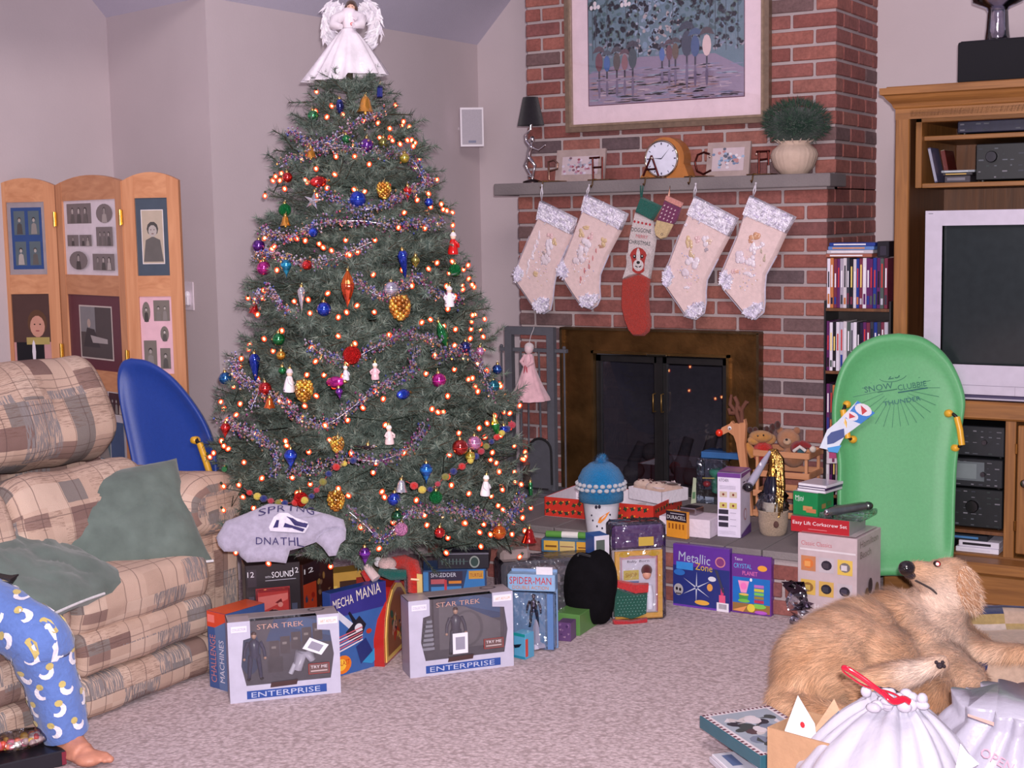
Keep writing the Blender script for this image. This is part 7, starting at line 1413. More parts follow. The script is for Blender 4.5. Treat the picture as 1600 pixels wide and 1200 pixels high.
mb = MB(b.M); mb.box(-.01*w, .30*w, .0, .07, h+.001, h+.045, (156, 138, 136), ch=.012); mb.build('grey_tray', M_PLAST, b.t)
# black velvet bag
c = onz(903, 985, 0); t = thing('black_velvet_bag', 'limp black velvet bag lying between superhero pack and green box', 'bag', c); o = MB(); base = c+V((.03, .10, .0))
for dx, dz, rx, rz in ((-.02, .14, .075, .14), (.045, .17, .07, .12), (.00, .08, .085, .08), (.05, .10, .05, .10)): o.ell(c+CR*dx+V((0, .08, dz)), (rx, .06, rz), (14, 12, 16), 16, 12)
ob = o.build('bag', M_VELVET if False else paint('black_velvet', .95, var=.2, bump=.3, bs=40, spec=.1), t); evalmesh(ob, [('REMESH', dict(mode='VOXEL', voxel_size=.008)), ('SMOOTH', dict(factor=.8, iterations=8))]); colour_by(ob, lambda c, n: (16, 14, 18)); [setattr(p, 'use_smooth', True) for p in ob.data.polygons]
mb = MB(); mb.tube([c+CR*-.02+V((0, .05, .27)), c+CR*.0+V((0, .02, .285)), c+CR*.03+V((0, .04, .27))], .004, (30, 26, 34), n=6); mb.build('drawstring', M_CLOTH, t)
b = Pk('purple_box', 'small dark purple box on the carpet at the foot of the green box', 'box', (871, 1001), (892, 1003), 972, .06); b.body((96, 66, 112)); b.pr(lambda mb: rnd(mb, b.F, b.w, b.h, ((130, 96, 140), (70, 46, 90), (150, 120, 150)), 8, 3, .004, .008))
b = Pk('green_box', 'long low green box lying on the carpet beside the black bag', 'box', (906, 994), (949, 966), 961, .10); b.body((92, 138, 74)); b.pr(lambda mb: (mb.disc(b.F, .86*b.w, .45*b.h, .03, .016, (120, 84, 60)), mb.rect(b.F, .5*b.w, .35*b.h, .7*b.w, .4*b.h, (130, 150, 90))))
b = Pk('blue_speckled_box', 'narrow white and speckled blue box between the clear pack and the doll pack', 'box', (930, 972), (953, 969), 838, .08); b.body((40, 84, 160))
def f(mb):
    w, h, F = b.w, b.h, b.F; mb.rect(F, 0, .68*h, w, h, (216, 210, 222)); mb.rect(F, .12*w, .78*h, .7*w, .95*h, (86, 96, 90)); rnd(mb, F, w, h, ((90, 150, 214), (30, 60, 130), (130, 180, 226)), 30, 4, .004, .010, (0, .02, 1, .66))
b.pr(f)
# yellow fronted flat pack on the clear pack
zt = PM and .235
b = Pk('yellow_green_pack', 'flat pack with yellow panels and a green roll on top of the clear pack', 'toy pack', (846, 862), (926, 866), None, .10, zt+.002, h=.050); b.body((60, 100, 130)); w, h = b.w, b.h
b.pr(lambda mb: (mb.rect(b.F, .05*w, .15*h, .33*w, .9*h, (206, 160, 60)), mb.rect(b.F, .36*w, .1*h, .66*w, .9*h, (196, 170, 110)), mb.rect(b.F, .69*w, .1*h, .98*w, .9*h, (206, 150, 50)), mb.rect(b.F, .08*w, .4*h, .3*w, .55*h, (110, 70, 30)), mb.rect(b.F, .72*w, .4*h, .95*w, .5*h, (110, 70, 30)), mb.rect(b.F, .37*w, .45*h, .63*w, .52*h, (120, 80, 70))))
for x0_, x1_, c_ in ((.05, .36, (84, 140, 60)), (.36, .68, (216, 210, 206)), (.68, .97, (84, 140, 60))): mb = MB(b.M); mb.tube([(x0_*w, .04, h+.012), (x1_*w, .04, h+.012)], .013, c_, n=12); mb.build('roll', M_PLAST, b.t)
# snowman bucket with knitted hat
c = onz(940, 832, .24); c = onz(940, 833, .24); kz = (c-CC).dot(CF)/FPX; t = thing('snowman_bucket', 'white snowman-face bucket with a carrot nose standing on the boxes', 'bucket', c); MS = Matrix.Translation(c); mb = MB(MS); Hb = 54*kz
mb.lathe([(.0, .003), (21*kz, .003), (22*kz, .0), (23*kz, .01), (29*kz, Hb), (30*kz, Hb+.004), (28*kz, Hb+.002)], (228, 224, 234), 36, cap=False); mb.build('bucket', M_MATTE, t); dv = (CC-c); dv.z = 0; dv.normalize(); sd = V((-dv.y, dv.x, 0))
def BP(a, v): r = (22+7*(v/54))*kz+.0012; th = a*kz/r; return c+(dv*math.cos(th)+sd*math.sin(th))*r+V((0, 0, v*kz))
mb = MB(); P = [BP(-3, 30), BP(-6, 22), BP(-2, 21), BP(6, 28), BP(14, 40)]; mb.add([p+dv*.003 for p in P], [(0, 1, 2, 3, 4)], (234, 140, 50)); mb.build('carrot_nose', M_MATTE, t, label='orange carrot nose'); mb = MB()
for a, v, r in ((-8, 47, 2.4), (-3, 47.5, 2.4), (14, 34, 1.4), (13, 26, 1.4), (9, 17, 1.4), (1, 13, 1.5), (-7, 16, 1.4), (-14, 25, 1.4), (-16, 33, 1.3)): mb.ell(BP(a, v)+dv*.0008, (r*kz, r*kz, r*kz*1.2), (44, 38, 60), 8, 6)
mb.build('painted_dots', M_MATTE, t)['kind'] = 'stuff'
ch_ = c+V((0, 0, Hb)); t = thing('knitted_hat', 'bright blue knitted hat with white loops pulled over the snowman bucket', 'hat', ch_); mb = MB(Matrix.Translation(ch_)); mb.lathe([(31*kz, -3*kz), (34.5*kz, -2*kz), (35*kz, 8*kz), (34*kz, 14*kz)], (20, 110, 160), 60, rf=lambda a, k: 1+.02*math.sin(a*30), cap=False); mb.build('ribbed_brim', M_KNIT, t)
mb = MB(Matrix.Translation(ch_)); mb.lathe([(35*kz, 13*kz), (37*kz, 22*kz), (35*kz, 36*kz), (28*kz, 48*kz), (17*kz, 57*kz), (6*kz, 61*kz), (.5*kz, 62*kz)], (16, 118, 176), 40, rf=lambda a, k: 1+.02*math.sin(a*11+k*2), cap=False); mb.build('crown', M_KNIT, t)
for k in range(22):
    a = 2*math.pi*k/22; mb = MB(Matrix.Translation(ch_)); 
    for q in (0, 1): p = V((math.cos(a+q*.12)*36.5*kz, math.sin(a+q*.12)*36.5*kz, (19+q*7)*kz)); mb.ell(p, (4.4*kz, 4.4*kz, 3.4*kz), (206, 206, 214), 8, 6)
    mb.build('white_loop', M_KNIT, t)
mb = MB(); c2 = ch_+V((0, 0, 60*kz))+dv*.012; random.seed(3)
for k in range(500): d = V((random.gauss(0, 1), random.gauss(0, 1), random.gauss(0, 1))).normalized(); e = c2+d*15*kz; s = d.cross(V((.3, .4, .8))).normalized()*.0016; mb.add([c2+d*6*kz-s, c2+d*6*kz+s, e], [(0, 1, 2)], random.choice(((16, 110, 168), (24, 132, 190), (10, 90, 146))))
mb.ell(c2, 9*kz, (14, 104, 160), 12, 8); mb.build('pompom', M_KNIT, t)['kind'] = 'stuff'
# red Christmas box with tissue and a slipper box
b = Pk('christmas_gift_box', 'open gift box in red wrap with green sprigs and a white inside, on the hearth', 'gift box', (851, 806), (1022, 822), 776, .30, HZ+.001); w, h, d = b.w, b.h, b.d; rdx = (206, 56, 44)
mb = MB(b.M)
for q in ((0, w, 0, .003, 0, h), (0, w, d-.003, d, 0, h), (0, .003, 0, d, 0, h), (w-.003, w, 0, d, 0, h)): mb.box(*q, rdx)
mb.build('wrapped_side', M_CARD, b.t)['kind'] = 'stuff'; mb = MB(b.M)
for q in ((.003, w-.003, .003, .005, .002, h-.001), (.003, w-.003, d-.005, d-.003, .002, h-.001), (.003, .005, .003, d-.003, .002, h-.001), (w-.005, w-.003, .003, d-.003, .002, h-.001), (0, w, 0, d, 0, .002)): mb.box(*q, (222, 212, 220))
mb.build('white_lining', M_PAPER, b.t)['kind'] = 'stuff'
def f(mb):
    r_ = random.Random(3)
    for F, W_ in ((b.F, w), (b.R, d)):
        for k in range(int(W_/.03)):
            for j in range(2):
                u, v = .016+k*.03+r_.uniform(-.005, .005), h*(.28+.44*j)+r_.uniform(-.005, .005); u = min(max(u, .012), W_-.012); a = r_.uniform(0, 3)
                mb.lay = 1; c = r_.choice(((44, 76, 50), (40, 66, 48))); mb.disc(F, u, v, .012, .005, c, 8, a); mb.disc(F, u, v, .011, .004, c, 8, a+1.5); mb.lay = 3; mb.disc(F, min(u+.011, W_-.004), v+.006, .003, .003, (236, 190, 60), 6)
b.pr(f, 'sprig_print'); random.seed(6)
for k in range(7):
    mb = MB(b.M); x, y = R(.1, .8)*w, R(.15, .8)*d; n = 7; vs = [(x+R(-.07, .07), y+R(-.06, .06), .01+R(0, .045)) for _ in range(9)]; mb.add(vs, [(0, 1, 2), (2, 1, 3), (3, 4, 5), (5, 4, 6), (6, 7, 8), (0, 2, 8)], (200, 186, 190)); mb.build('tissue_sheet', M_PAPER, b.t)
mb = MB(b.M); mb.ell((.17*w, .25*d, .035), (.03, .022, .03), (190, 50, 44), 12, 8); mb.ell((.86*w, .14*d, .04), (.03, .012, .02), (90, 86, 84), 12, 8); mb.build('contents', M_MATTE, b.t)
b2 = Pk('slipper_box', 'small white open box with tissue holding soft beige slippers, on the red gift box', 'gift box', (982, 779), (1034, 789), 760, .16, .315+.001); w, h, d = b2.w, b2.h, b2.d; mb = MB(b2.M)
for q in ((0, w, 0, .003, 0, h), (0, w, d-.003, d, 0, h), (0, .003, 0, d, 0, h), (w-.003, w, 0, d, 0, h), (0, w, 0, d, 0, .002)): mb.box(*q, (226, 218, 228))
mb.build('tray', M_PAPER, b2.t); mb = MB(b2.M)
for k in range(10): x, y = R(.15, .9)*w, R(.15, .9)*d; vs = [(x+R(-.04, .04), y+R(-.04, .04), h*.6+R(0, .04)) for _ in range(6)]; mb.add(vs, [(0, 1, 2), (2, 1, 3), (3, 4, 5), (0, 2, 4)], (214, 196, 198))
mb.build('tissue', M_PAPER, b2.t); pb2 = b2.P0+b2.U*w*.5-b2.n*d*.5+V((0, 0, h*.5))
for i, s in enumerate((-1, 1)):
    c = pb2+b2.U*(s*.035)+V((0, 0, .018)); t = thing('slipper', ['soft beige spotted slipper at the left in the white box', 'soft beige spotted slipper at the right in the white box'][i], 'slipper', c, .5, group='slippers in the white box'); mb = MB(t.matrix_world if False else Matrix.Translation(c) @ Matrix.Rotation(.5+s*.15, 4, 'Z')); mb.ell((0, 0, 0), (.085, .034, .026), (196, 164, 150), 16, 10); mb.ell((-.035, 0, .015), (.045, .028, .022), (210, 182, 168), 14, 8); mb.build('upper', M_CLOTH, t)
    mb = MB(Matrix.Translation(c) @ Matrix.Rotation(.5+s*.15, 4, 'Z')); mb.ell((.035, 0, .024), (.028, .020, .006), (86, 64, 60), 12, 6)
    for k in range(7): a = k*.9; mb.ell((-.03+.03*math.cos(a), .018*math.sin(a), .034), (.005, .004, .003), (110, 70, 70), 6, 4)
    mb.build('opening_and_spots', M_CLOTH, t)
# doll pack and small knitted stocking
b = Pk('doll_pack', 'doll in a gold-framed card inside a purple and clear plastic pack', 'toy pack', (958, 973), (1036, 968), 820, .11); w, h, d = b.w, b.h, b.d; mb = MB(b.M); mb.box(0, w*1.08, .0, d, 0, h, (240,)*3, ch=.012); mb.build('clear_shell', M_CRINK, b.t, label='shiny clear plastic shell')
mb = MB(b.M); mb.box(.02*w, 1.05*w, .012, d*.9, .73*h, .97*h, (90, 66, 112), ch=.01); mb.build('purple_lid', M_GLOSS, b.t, label='dark purple lid'); mb = MB(b.M); mb.box(.03*w, 1.02*w, .03, d*.9, .02*h, .72*h, (206, 190, 196)); mb.build('inner_card', M_CARD, b.t)
fr = Frame(b.F.p(.05*w, .02*h, -.004), b.U, (0, 0, 1)); W_, H_ = .95*w, .70*h; mb = MB()
for q in ([(0, 0), (W_, 0), (W_*.9, .08*H_), (W_*.1, .08*H_)], [(0, 0), (W_*.1, .08*H_), (W_*.1, .93*H_), (0, H_)], [(W_, 0), (W_, H_), (W_*.9, .93*H_), (W_*.9, .08*H_)], [(0, H_), (W_*.1, .93*H_), (W_*.9, .93*H_), (W_, H_)]): mb.prism(q, fr, .006, (220, 170, 80))
mb.build('gold_frame', M_CARD, b.t, label='gold card frame'); mb = MB(); mb.rect(fr, .12*W_, .1*H_, .88*W_, .92*H_, (190, 150, 164)); mb.rect(fr, .15*W_, .1*H_, .85*W_, .88*H_, (206, 200, 214)); mb.text(fr, 'Baby Born', .26*W_, .82*H_, .045*H_, (50, 44, 60), .46*W_); mb.disc(fr, .2*W_, .95*H_, .12*W_, .04*H_, (196, 160, 50)); mb.disc(fr, .82*W_, .95*H_, .12*W_, .04*H_, (196, 160, 50)); mb.rect(fr, .18*W_, .58*H_, .5*W_, .72*H_, (196, 176, 90)); mb.text(fr, 'SHOP', .22*W_, .62*H_, .06*H_, (150, 100, 40), .24*W_); mb.rect(fr, .18*W_, .42*H_, .5*W_, .56*H_, (110, 130, 170)); mb.rect(fr, .88*W_, .1*H_, .895*W_, .92*H_, (170, 60, 90)); mb.rect(b.F, .52*w, .77*h, .82*w, .86*h, (190, 160, 70)); mb.build('printed_card', M_CARD, b.t)
mb = MB(); P = lambda u, v, c_=.0: fr.p(u*W_, v*H_, .006+c_); mb.tube([P(.72, .15), P(.71, .35), P(.70, .5)], [.014, .016, .012], (206, 206, 222), n=10); mb.ell(P(.66, .66), (.017, .016, .021), (206, 150, 130), 12, 9); mb.tube([P(.66, .35, .01), P(.58, .36, .016)], .005, (206, 206, 222)); mb.build('doll', M_SKIN, b.t); mb = MB(); mb.ell(P(.66, .71, -.004), (.022, .019, .022), (84, 36, 40), 12, 9); mb.build('doll_hair', M_CLOTH, b.t)
t = thing('small_knitted_stocking', 'small red and green knitted stocking leaning on the front of the doll pack', 'stocking', b.F.p(.3*w, 0, .03)); fk = Frame(b.F.p(0, 0, .012), b.U, (0, 0, 1)); kx = w/78
def K(pts): return [((x-958)*kx, (973-y)*kx) for x, y in pts]
mb = MB(); soft(mb, K([(961, 905), (975, 908), (990, 912), (1012, 913), (1011, 927), (990, 928), (975, 922), (960, 916)]), fk, .018, .004, (196, 44, 48)); mb.build('red_cuff', M_KNIT, t); mb = MB(); soft(mb, K([(959, 917), (975, 923), (992, 929), (1010, 927), (1008, 960), (994, 965), (984, 967), (970, 963), (957, 962)]), fk, .015, .004, (20, 84, 70)); mb.build('green_leg', M_KNIT, t)
mb = MB(); soft(mb, K([(956, 966), (984, 969), (1009, 966), (1009, 973), (984, 975), (956, 973)]), fk, .018, .003, (190, 36, 48)); mb.build('red_toe', M_KNIT, t); mb = MB()
f3 = Frame(fk.p(0, 0, .0155), b.U, (0, 0, 1))
for i in range(9):
    for j in range(7): u, v = K([(963+i*5+(j % 2)*2.5, 931+j*4.6)])[0]; mb.lay = 1; mb.disc(f3, u, v, .0018, .0018, (130, 180, 170), 5)
mb.build('knit_dots', M_KNIT, t)
# batteries, white box, silver tin
b = Pk('battery_pack', 'black and copper battery pack lettered DURACELL leaning on the white box', 'battery pack', (1041, 838), (1073, 843), 797, .02, HZ+.001); b.body((226, 150, 50)); b.pr(lambda mb: (mb.rect(b.F, 0, .62*b.h, b.w, b.h, (44, 32, 44)), mb.text(b.F, 'DURACELL', .05*b.w, .70*b.h, .14*b.h, (226, 222, 226), .9*b.w), mb.rect(b.F, .2*b.w, .90*b.h, .9*b.w, .93*b.h, (180, 174, 186)), [mb.rect(b.F, (.12+.17*k)*b.w, .34*b.h, (.2+.17*k)*b.w, .54*b.h, (150, 84, 30)) for k in range(5)]))
b = Pk('plain_white_box', 'plain white cardboard box behind the battery pack on the hearth', 'box', (1030, 834), (1109, 842), 806, .14, HZ+.001); b.body((222, 208, 220), M_PAPER, label='plain white card'); b.pr(lambda mb: (mb.rect(b.T, .02*b.w, .12, .98*b.w, .122, (180, 166, 176)), mb.rect(b.T, .7*b.w, .0, .705*b.w, .05, (190, 176, 186))), 'fold_lines'); WB = b
zw = HZ+b.h+.002; b = Pk('silver_tin', 'small silver tin on top of the plain white box', 'tin', (1062, 803), (1087, 806), None, .07, zw, h=.028); b.body((176, 168, 172), M_METAL, .004, 'tin'); b.pr(lambda mb: mb.rect(b.T, .01, .01, b.w-.01, .06, (150, 140, 146)), 'lid_panel', M_METAL)
# green device pack
b = Pk('green_toy_pack', 'clear and blue pack holding a green plastic beaker, in front of the fireplace', 'toy pack', (1088, 786), (1138, 790), 716, .12, HZ+.001); w, h, d = b.w, b.h, b.d; b.body((240,)*3, M_CRINK, .004, 'clear_shell'); mb = MB(b.M); mb.box(.02*w, .98*w, d*.85, d*.95, 0, h*.98, (160, 170, 190)); mb.build('insert_card', M_CARD, b.t)
mb = MB(b.M); mb.box(.1*w, 1.3*w, .02, d*1.2, h+.001, h+.028, (56, 104, 160), ch=.002); mb.build('blue_label', M_CARD, b.t, label='blue printed lid'); mb = MB(b.M); mb.lathe([(.022, .04), (.036, .05), (.038, .12), (.046, .125), (.046, .145), (.03, .15)], (70, 150, 130), 20, M=Matrix.Translation((.6*w, d*.45, 0))); mb.tube([(.6*w, d*.3, .03), (.6*w, d*.3, .0)], .02, (60, 66, 70)); mb.build('green_beaker', M_GLOSS, b.t, label='green plastic beaker'); mb = MB(b.M); mb.tube([(.15*w, .02, .11), (.9*w, .02, .115)], .0025, (206, 190, 110)); mb.ell((.28*w, .02, .085), (.018, .015, .014), (150, 50, 60)); mb.build('small_parts', M_PLAST, b.t)
t2 = thing('green_card', 'pale green leaflet standing left of the green beaker pack', 'leaflet', onz(1080, 786, HZ)); mb = MB(); p = onz(1080, 787, HZ+.002); q = onz(1092, 785, HZ+.002); U = (q-p).normalized(); mb.prism([(0, 0), (.028, 0), (.024, .11), (.008, .115)], Frame(p, U, (0, .1, .99)), .002, (196, 206, 176)); mb.build('sheet', M_PAPER, t2); mb = MB(); mb.rect(Frame(p, U, (0, .1, .99)), .005, .02, .022, .05, (110, 150, 110)); mb.build('print', M_PAPER, t2)
# tall white and purple box
b = Pk('tall_appliance_box', 'tall white box with purple top and bottom and small product pictures, on the hearth', 'box', (1121, 838), (1157, 841), 738, .13, HZ+.001); b.body((226, 216, 236)); TAB = b
def f(mb):
    w, h, d, F = b.w, b.h, b.d, b.F; mb.rect(F, 0, .93*h, w, h, (110, 60, 140)); mb.text(F, 'KITCHEN', .08*w, .90*h-.01, .012*1.0, (60, 40, 70), .4*w)
    for j in range(2):
        for i in range(2): mb.rect(F, (.1+.43*i)*w, (.62-.17*j)*h, (.42+.43*i)*w, (.71-.17*j)*h, ((206, 190, 170), (206, 190, 110))[j]); mb.disc(F, (.26+.43*i)*w, (.665-.17*j)*h, .05*w, .02*h, (130, 60, 50))
    for k in range(3): mb.rect(F, .06*w, (.36-.10*k)*h, .48*w, (.43-.10*k)*h, (50, 44, 60)); mb.rect(F, .56*w, (.38-.10*k)*h, .82*w, (.385-.10*k)*h, (120, 110, 130))
    for k in range(5): mb.rect(F, .1*w, (.80-.012*k)*h, .8*w, (.803-.012*k)*h, (150, 140, 160))
    for k in range(4): mb.rect(F, .06*w, (.05+.015*k)*h, .8*w, (.053+.015*k)*h, (170, 160, 180))
    mb.rect(b.T, 0, 0, w, d, (130, 84, 150)); mb.rect(b.T, .1*w, .2*d, .9*w, .8*d, (150, 110, 140)); mb.poly(b.R, [(0, 0), (d, 0), (d, .16*h), (0, .05*h)], (96, 60, 130)); mb.poly(b.R, [(0, h), (d, h), (d, .97*h), (0, .93*h)], (110, 60, 140)); mb.disc(b.R, .4*d, .34*h, .018, .024, (180, 110, 110)); mb.disc(b.R, .4*d, .34*h, .014, .019, (226, 216, 236))
    for k in range(3): mb.rect(b.R, .15*d, (.84-.05*k)*h, .38*d, (.86-.05*k)*h, (80, 70, 96))
    for q in (.55, .7): mb.disc(b.R, q*d, .84*h, .005, .008, (80, 60, 110))
b.pr(f)
# electric knife, bottle in basket
pa_, pb_ = ond(1203, 706, 5.55), ond(1172, 757, 5.45); t = thing('electric_knife', 'grey and white handheld appliance with a black tip leaning on the tall white box', 'appliance', pb_); mb = MB(); mb.tube([pa_, pa_.lerp(pb_, .3), pa_.lerp(pb_, .8), pb_], [.006, .012, .016, .014], (170, 164, 184), n=12); mb.build('handle', M_PLAST, t); mb = MB(); mb.ell(pb_+V((-.005, -.01, -.01)), (.022, .015, .017), (30, 26, 34), 12, 9); mb.build('black_tip', M_GLOSS, t); mb = MB(); q = pa_.lerp(pb_, .4)-V((0, .016, 0)); mb.ell(q, (.006, .006, .012), (220, 216, 226)); mb.build('switch', M_PLAST, t)
c = onz(1201, 838, HZ+.001)+V((0, .05, 0)); kz = 5.45/FPX; t = thing('wine_basket', 'round sheer beige basket holding the champagne bottle on the hearth', 'basket', c); mb = MB(Matrix.Translation(c)); mb.lathe([(.045, 0), (.052, .01), (.058, .05), (.058, .09), (.062, .10), (.055, .098), (.052, .03), (.04, .01)], (176, 152, 130), 40, rf=lambda a, k: 1+.03*math.sin(a*20), cap=True); mb.build('basket', M_KNIT, t); mb = MB(Matrix.Translation(c)); mb.ell((.03, -.05, .05), (.012, .006, .014), (90, 60, 54)); mb.build('seal', M_MATTE, t)
t = thing('champagne_bottle', 'dark champagne bottle with a gold foil neck standing in the beige basket', 'bottle', c+V((0, 0, .012))); mb = MB(Matrix.Translation(c+V((0, 0, .012)))); mb.lathe([(.036, 0), (.041, .006), (.042, .15), (.036, .19), (.022, .225), (.016, .26)], (26, 26, 44), 28); mb.build('bottle', M_GLOSS, t); mb = MB(Matrix.Translation(c+V((0, 0, .012)))); mb.lathe([(.026, .222), (.019, .25), (.017, .29), (.020, .30), (.019, .325), (.0, .33)], (222, 170, 84), 24, rf=lambda a, k: 1+.06*math.sin(a*9+k), cap=False); mb.build('gold_foil', M_FOIL, t, label='crinkled gold foil'); mb = MB(Matrix.Translation(c+V((0, 0, .012)))); mb.lathe([(.0425, .06), (.0425, .12)], (190, 180, 170), 28, cap=False); mb.build('bottle_label', M_PAPER, t)
t = thing('gold_ribbon', 'long crumpled gold foil ribbon hanging from the bottle neck to the basket', 'ribbon', c+V((.05, -.03, .3))); mb = MB(); random.seed(8)
for k in range(5): x = .014+.007*k; mb.tube([c+V((.0+x*.4, -.02, .345-R(0, .01))), c+V((x+.008, -.035, .31)), c+V((x+.018+R(-.004, .004), -.04, .2)), c+V((x+.012+R(-.006, .006), -.045, .07+R(0, .03)))], [.004, .009, .009, .003], (206, 166, 96), n=5, flat=.3)
mb.build('strand', M_FOIL, t)['kind'] = 'stuff'
t = thing('cellophane_wrap', 'clump of clear cellophane gathered above the beige basket', 'wrapping', c+V((0, 0, .11))); mb = MB(Matrix.Translation(c+V((0, -.005, .10)))); mb.lathe([(.055, 0), (.062, .02), (.050, .04), (.058, .055), (.046, .07)], (230,)*3, 24, rf=lambda a, k: 1+.14*math.sin(a*7+k*1.7), cap=False); mb.build('sheet', M_CRINK, t)
# appliance box, corkscrew set, green box, discs
b = Pk('hamilton_box' if False else 'coffee_appliance_box', 'large beige appliance box with six pictures lettered Hamilton Beach, next to the dog', 'box', (1246, 968), (1338, 982), 832, .24); b.body((200, 180, 184)); HB = b
def f(mb):
    w, h, d, F = b.w, b.h, b.d, b.F; mb.text(F, 'Classic Classics', .06*w, .87*h, .05*h, (190, 100, 110), .52*w); mb.rect(F, .04*w, .815*h, .98*w, .835*h, (226, 216, 220))
    for j in range(2):
        for i in range(3):
            u0, v0 = (.06+.31*i)*w, (.58-.27*j)*h; bg = ((196, 130, 90), (196, 184, 190), (226, 190, 90), (220, 180, 90), (210, 170, 90), (196, 184, 190))[j*3+i]; mb.rect(F, u0, v0, u0+.25*w, v0+.17*h, bg); mb.disc(F, u0+.125*w, v0+.085*h, .09*w, .055*h, ((214, 120, 60), (44, 36, 50), (120, 112, 110), (150, 110, 60), (36, 34, 46), (40, 36, 48))[j*3+i], 12); mb.rect(F, u0+.06*w, v0+.05*h, u0+.16*w, v0+.11*h, ((230, 160, 90), (70, 60, 70), (216, 206, 210), (200, 170, 90), (60, 60, 70), (70, 64, 80))[j*3+i])
    mb.text(F, 'Hamilton', .30*w, .155*h, .055*h, (226, 216, 222), .42*w); mb.text(F, 'Beach', .42*w, .075*h, .05*h, (226, 216, 222), .3*w)
    for k, v in enumerate((.88, .76)): mb.text(b.R, ('Hamilton', 'Beach')[k], .1*d, v*h, .08*h, (130, 110, 110), (.75, .45)[k]*d)
    for k in range(5): mb.disc(b.R, (.25+.14*k)*d, (.22+.09*(k % 3))*h, .022, .03, ((50, 44, 52), (130, 104, 80), (70, 60, 66))[k % 3], 12)
    mb.rect(b.T, .01, .01, w-.01, d-.01, (206, 190, 192))
b.pr(f); zc_ = b.h
b = Pk('corkscrew_set_box', 'red fronted box lettered Easy Lift Corkscrew Set on top of the beige appliance box', 'box', (1236, 829), (1327, 839), None, .17, zc_+.001, h=.058); CSb = b
mb = MB(b.M); mb.box(0, b.w, 0, b.d, 0, b.h, (150, 150, 150), ch=.001); mb.build('carton', M_CARD, b.t)
b.pr(lambda mb: (mb.rect(b.F, 0, 0, b.w, b.h, (178, 34, 44)), mb.text(b.F, 'Easy Lift Corkscrew Set', .03*b.w, .42*b.h, .30*b.h, (240, 232, 236), .93*b.w), mb.rect(b.F, .30*b.w, .2*b.h, .62*b.w, .25*b.h, (210, 120, 124)), mb.rect(b.T, 0, 0, b.w, b.d, (120, 122, 112))), label='red printed front with white lettering')
zd = zc_+.001+b.h
t = thing('lever_corkscrew', 'silvery green lever corkscrew lying in clear packaging on the red set box', 'corkscrew', b.T.p(b.w*.8, b.d*.5)); p0_, p1_ = b.T.p(b.w*.62, -.0, .026), b.T.p(b.w*1.02, b.d*.85, .032); mb = MB(); mb.tube([p0_, p0_.lerp(p1_, .1), p0_.lerp(p1_, .85), p1_], [.012, .017, .018, .016], (172, 178, 170), n=16); mb.build('barrel', M_METAL, t); mb = MB(); mb.ell(p0_, (.013, .013, .013), (210, 210, 216)); mb.build('cap', M_CHROME, t); mb = MB(); mb.ell(p1_+V((.01, .01, 0)), (.02, .018, .016), (110, 120, 112), 12, 8); mb.build('clamp', M_METAL, t)
mb = MB(b.M); mb.box(b.w*.48, b.w*1.2, .0, b.d*1.0, b.h+.001, b.h+.022, (220,)*3, ch=.003); mb.build('clear_tray', M_CRINK, t)
b = Pk('green_carton', 'bright green carton with white scribbled letters on top of the red corkscrew box', 'box', (1239, 803), (1282, 809), None, .12, zd+.001, h=.088, w=.103); b.body((28, 132, 74)); b.pr(lambda mb: (mb.text(b.F, 'Mini', .1*b.w, .66*b.h, .18*b.h, (216, 226, 216), .34*b.w), mb.text(b.F, 'Lights', .12*b.w, .58*b.h, .1*b.h, (206, 216, 206), .3*b.w), mb.rect(b.F, .42*b.w, .22*b.h, .8*b.w, .42*b.h, (196, 140, 90)), mb.rect(b.F, .55*b.w, .15*b.h, .95*b.w, .32*b.h, (190, 120, 80)), mb.rect(b.R, .03, .3*b.h, .06, .5*b.h, (150, 120, 70)), mb.rect(b.R, .07, .35*b.h, .10, .55*b.h, (60, 110, 60)), mb.rect(b.T, 0, 0, b.w, b.d, (190, 184, 186))))
ze = zd+.002+b.h
for k, (cc, nm) in enumerate((((206, 200, 210), 'lower'), ((60, 44, 84), 'middle'), ((216, 212, 222), 'upper'))):
    p0_ = b.T.p(.012+.002*k, .01, 0); slb = thing('compact_disc_case', f'{("white", "dark purple", "clear-topped")[k]} disc case, {nm} one of the three on the green carton', 'disc case', (p0_.x, p0_.y, ze+.0102*k), group='disc cases on the green carton'); MM = b.M.copy(); MM.translation = V((p0_.x, p0_.y, ze+.0102*k)); MB(MM).box(0, .118, 0, .125, 0, .010, cc, ch=.001).build('case', M_GLOSS, slb); MB(MM).box(.004, .114, -.0006, 0, .003, .007, (236, 232, 240)).build('spine_label', M_CARD, slb)
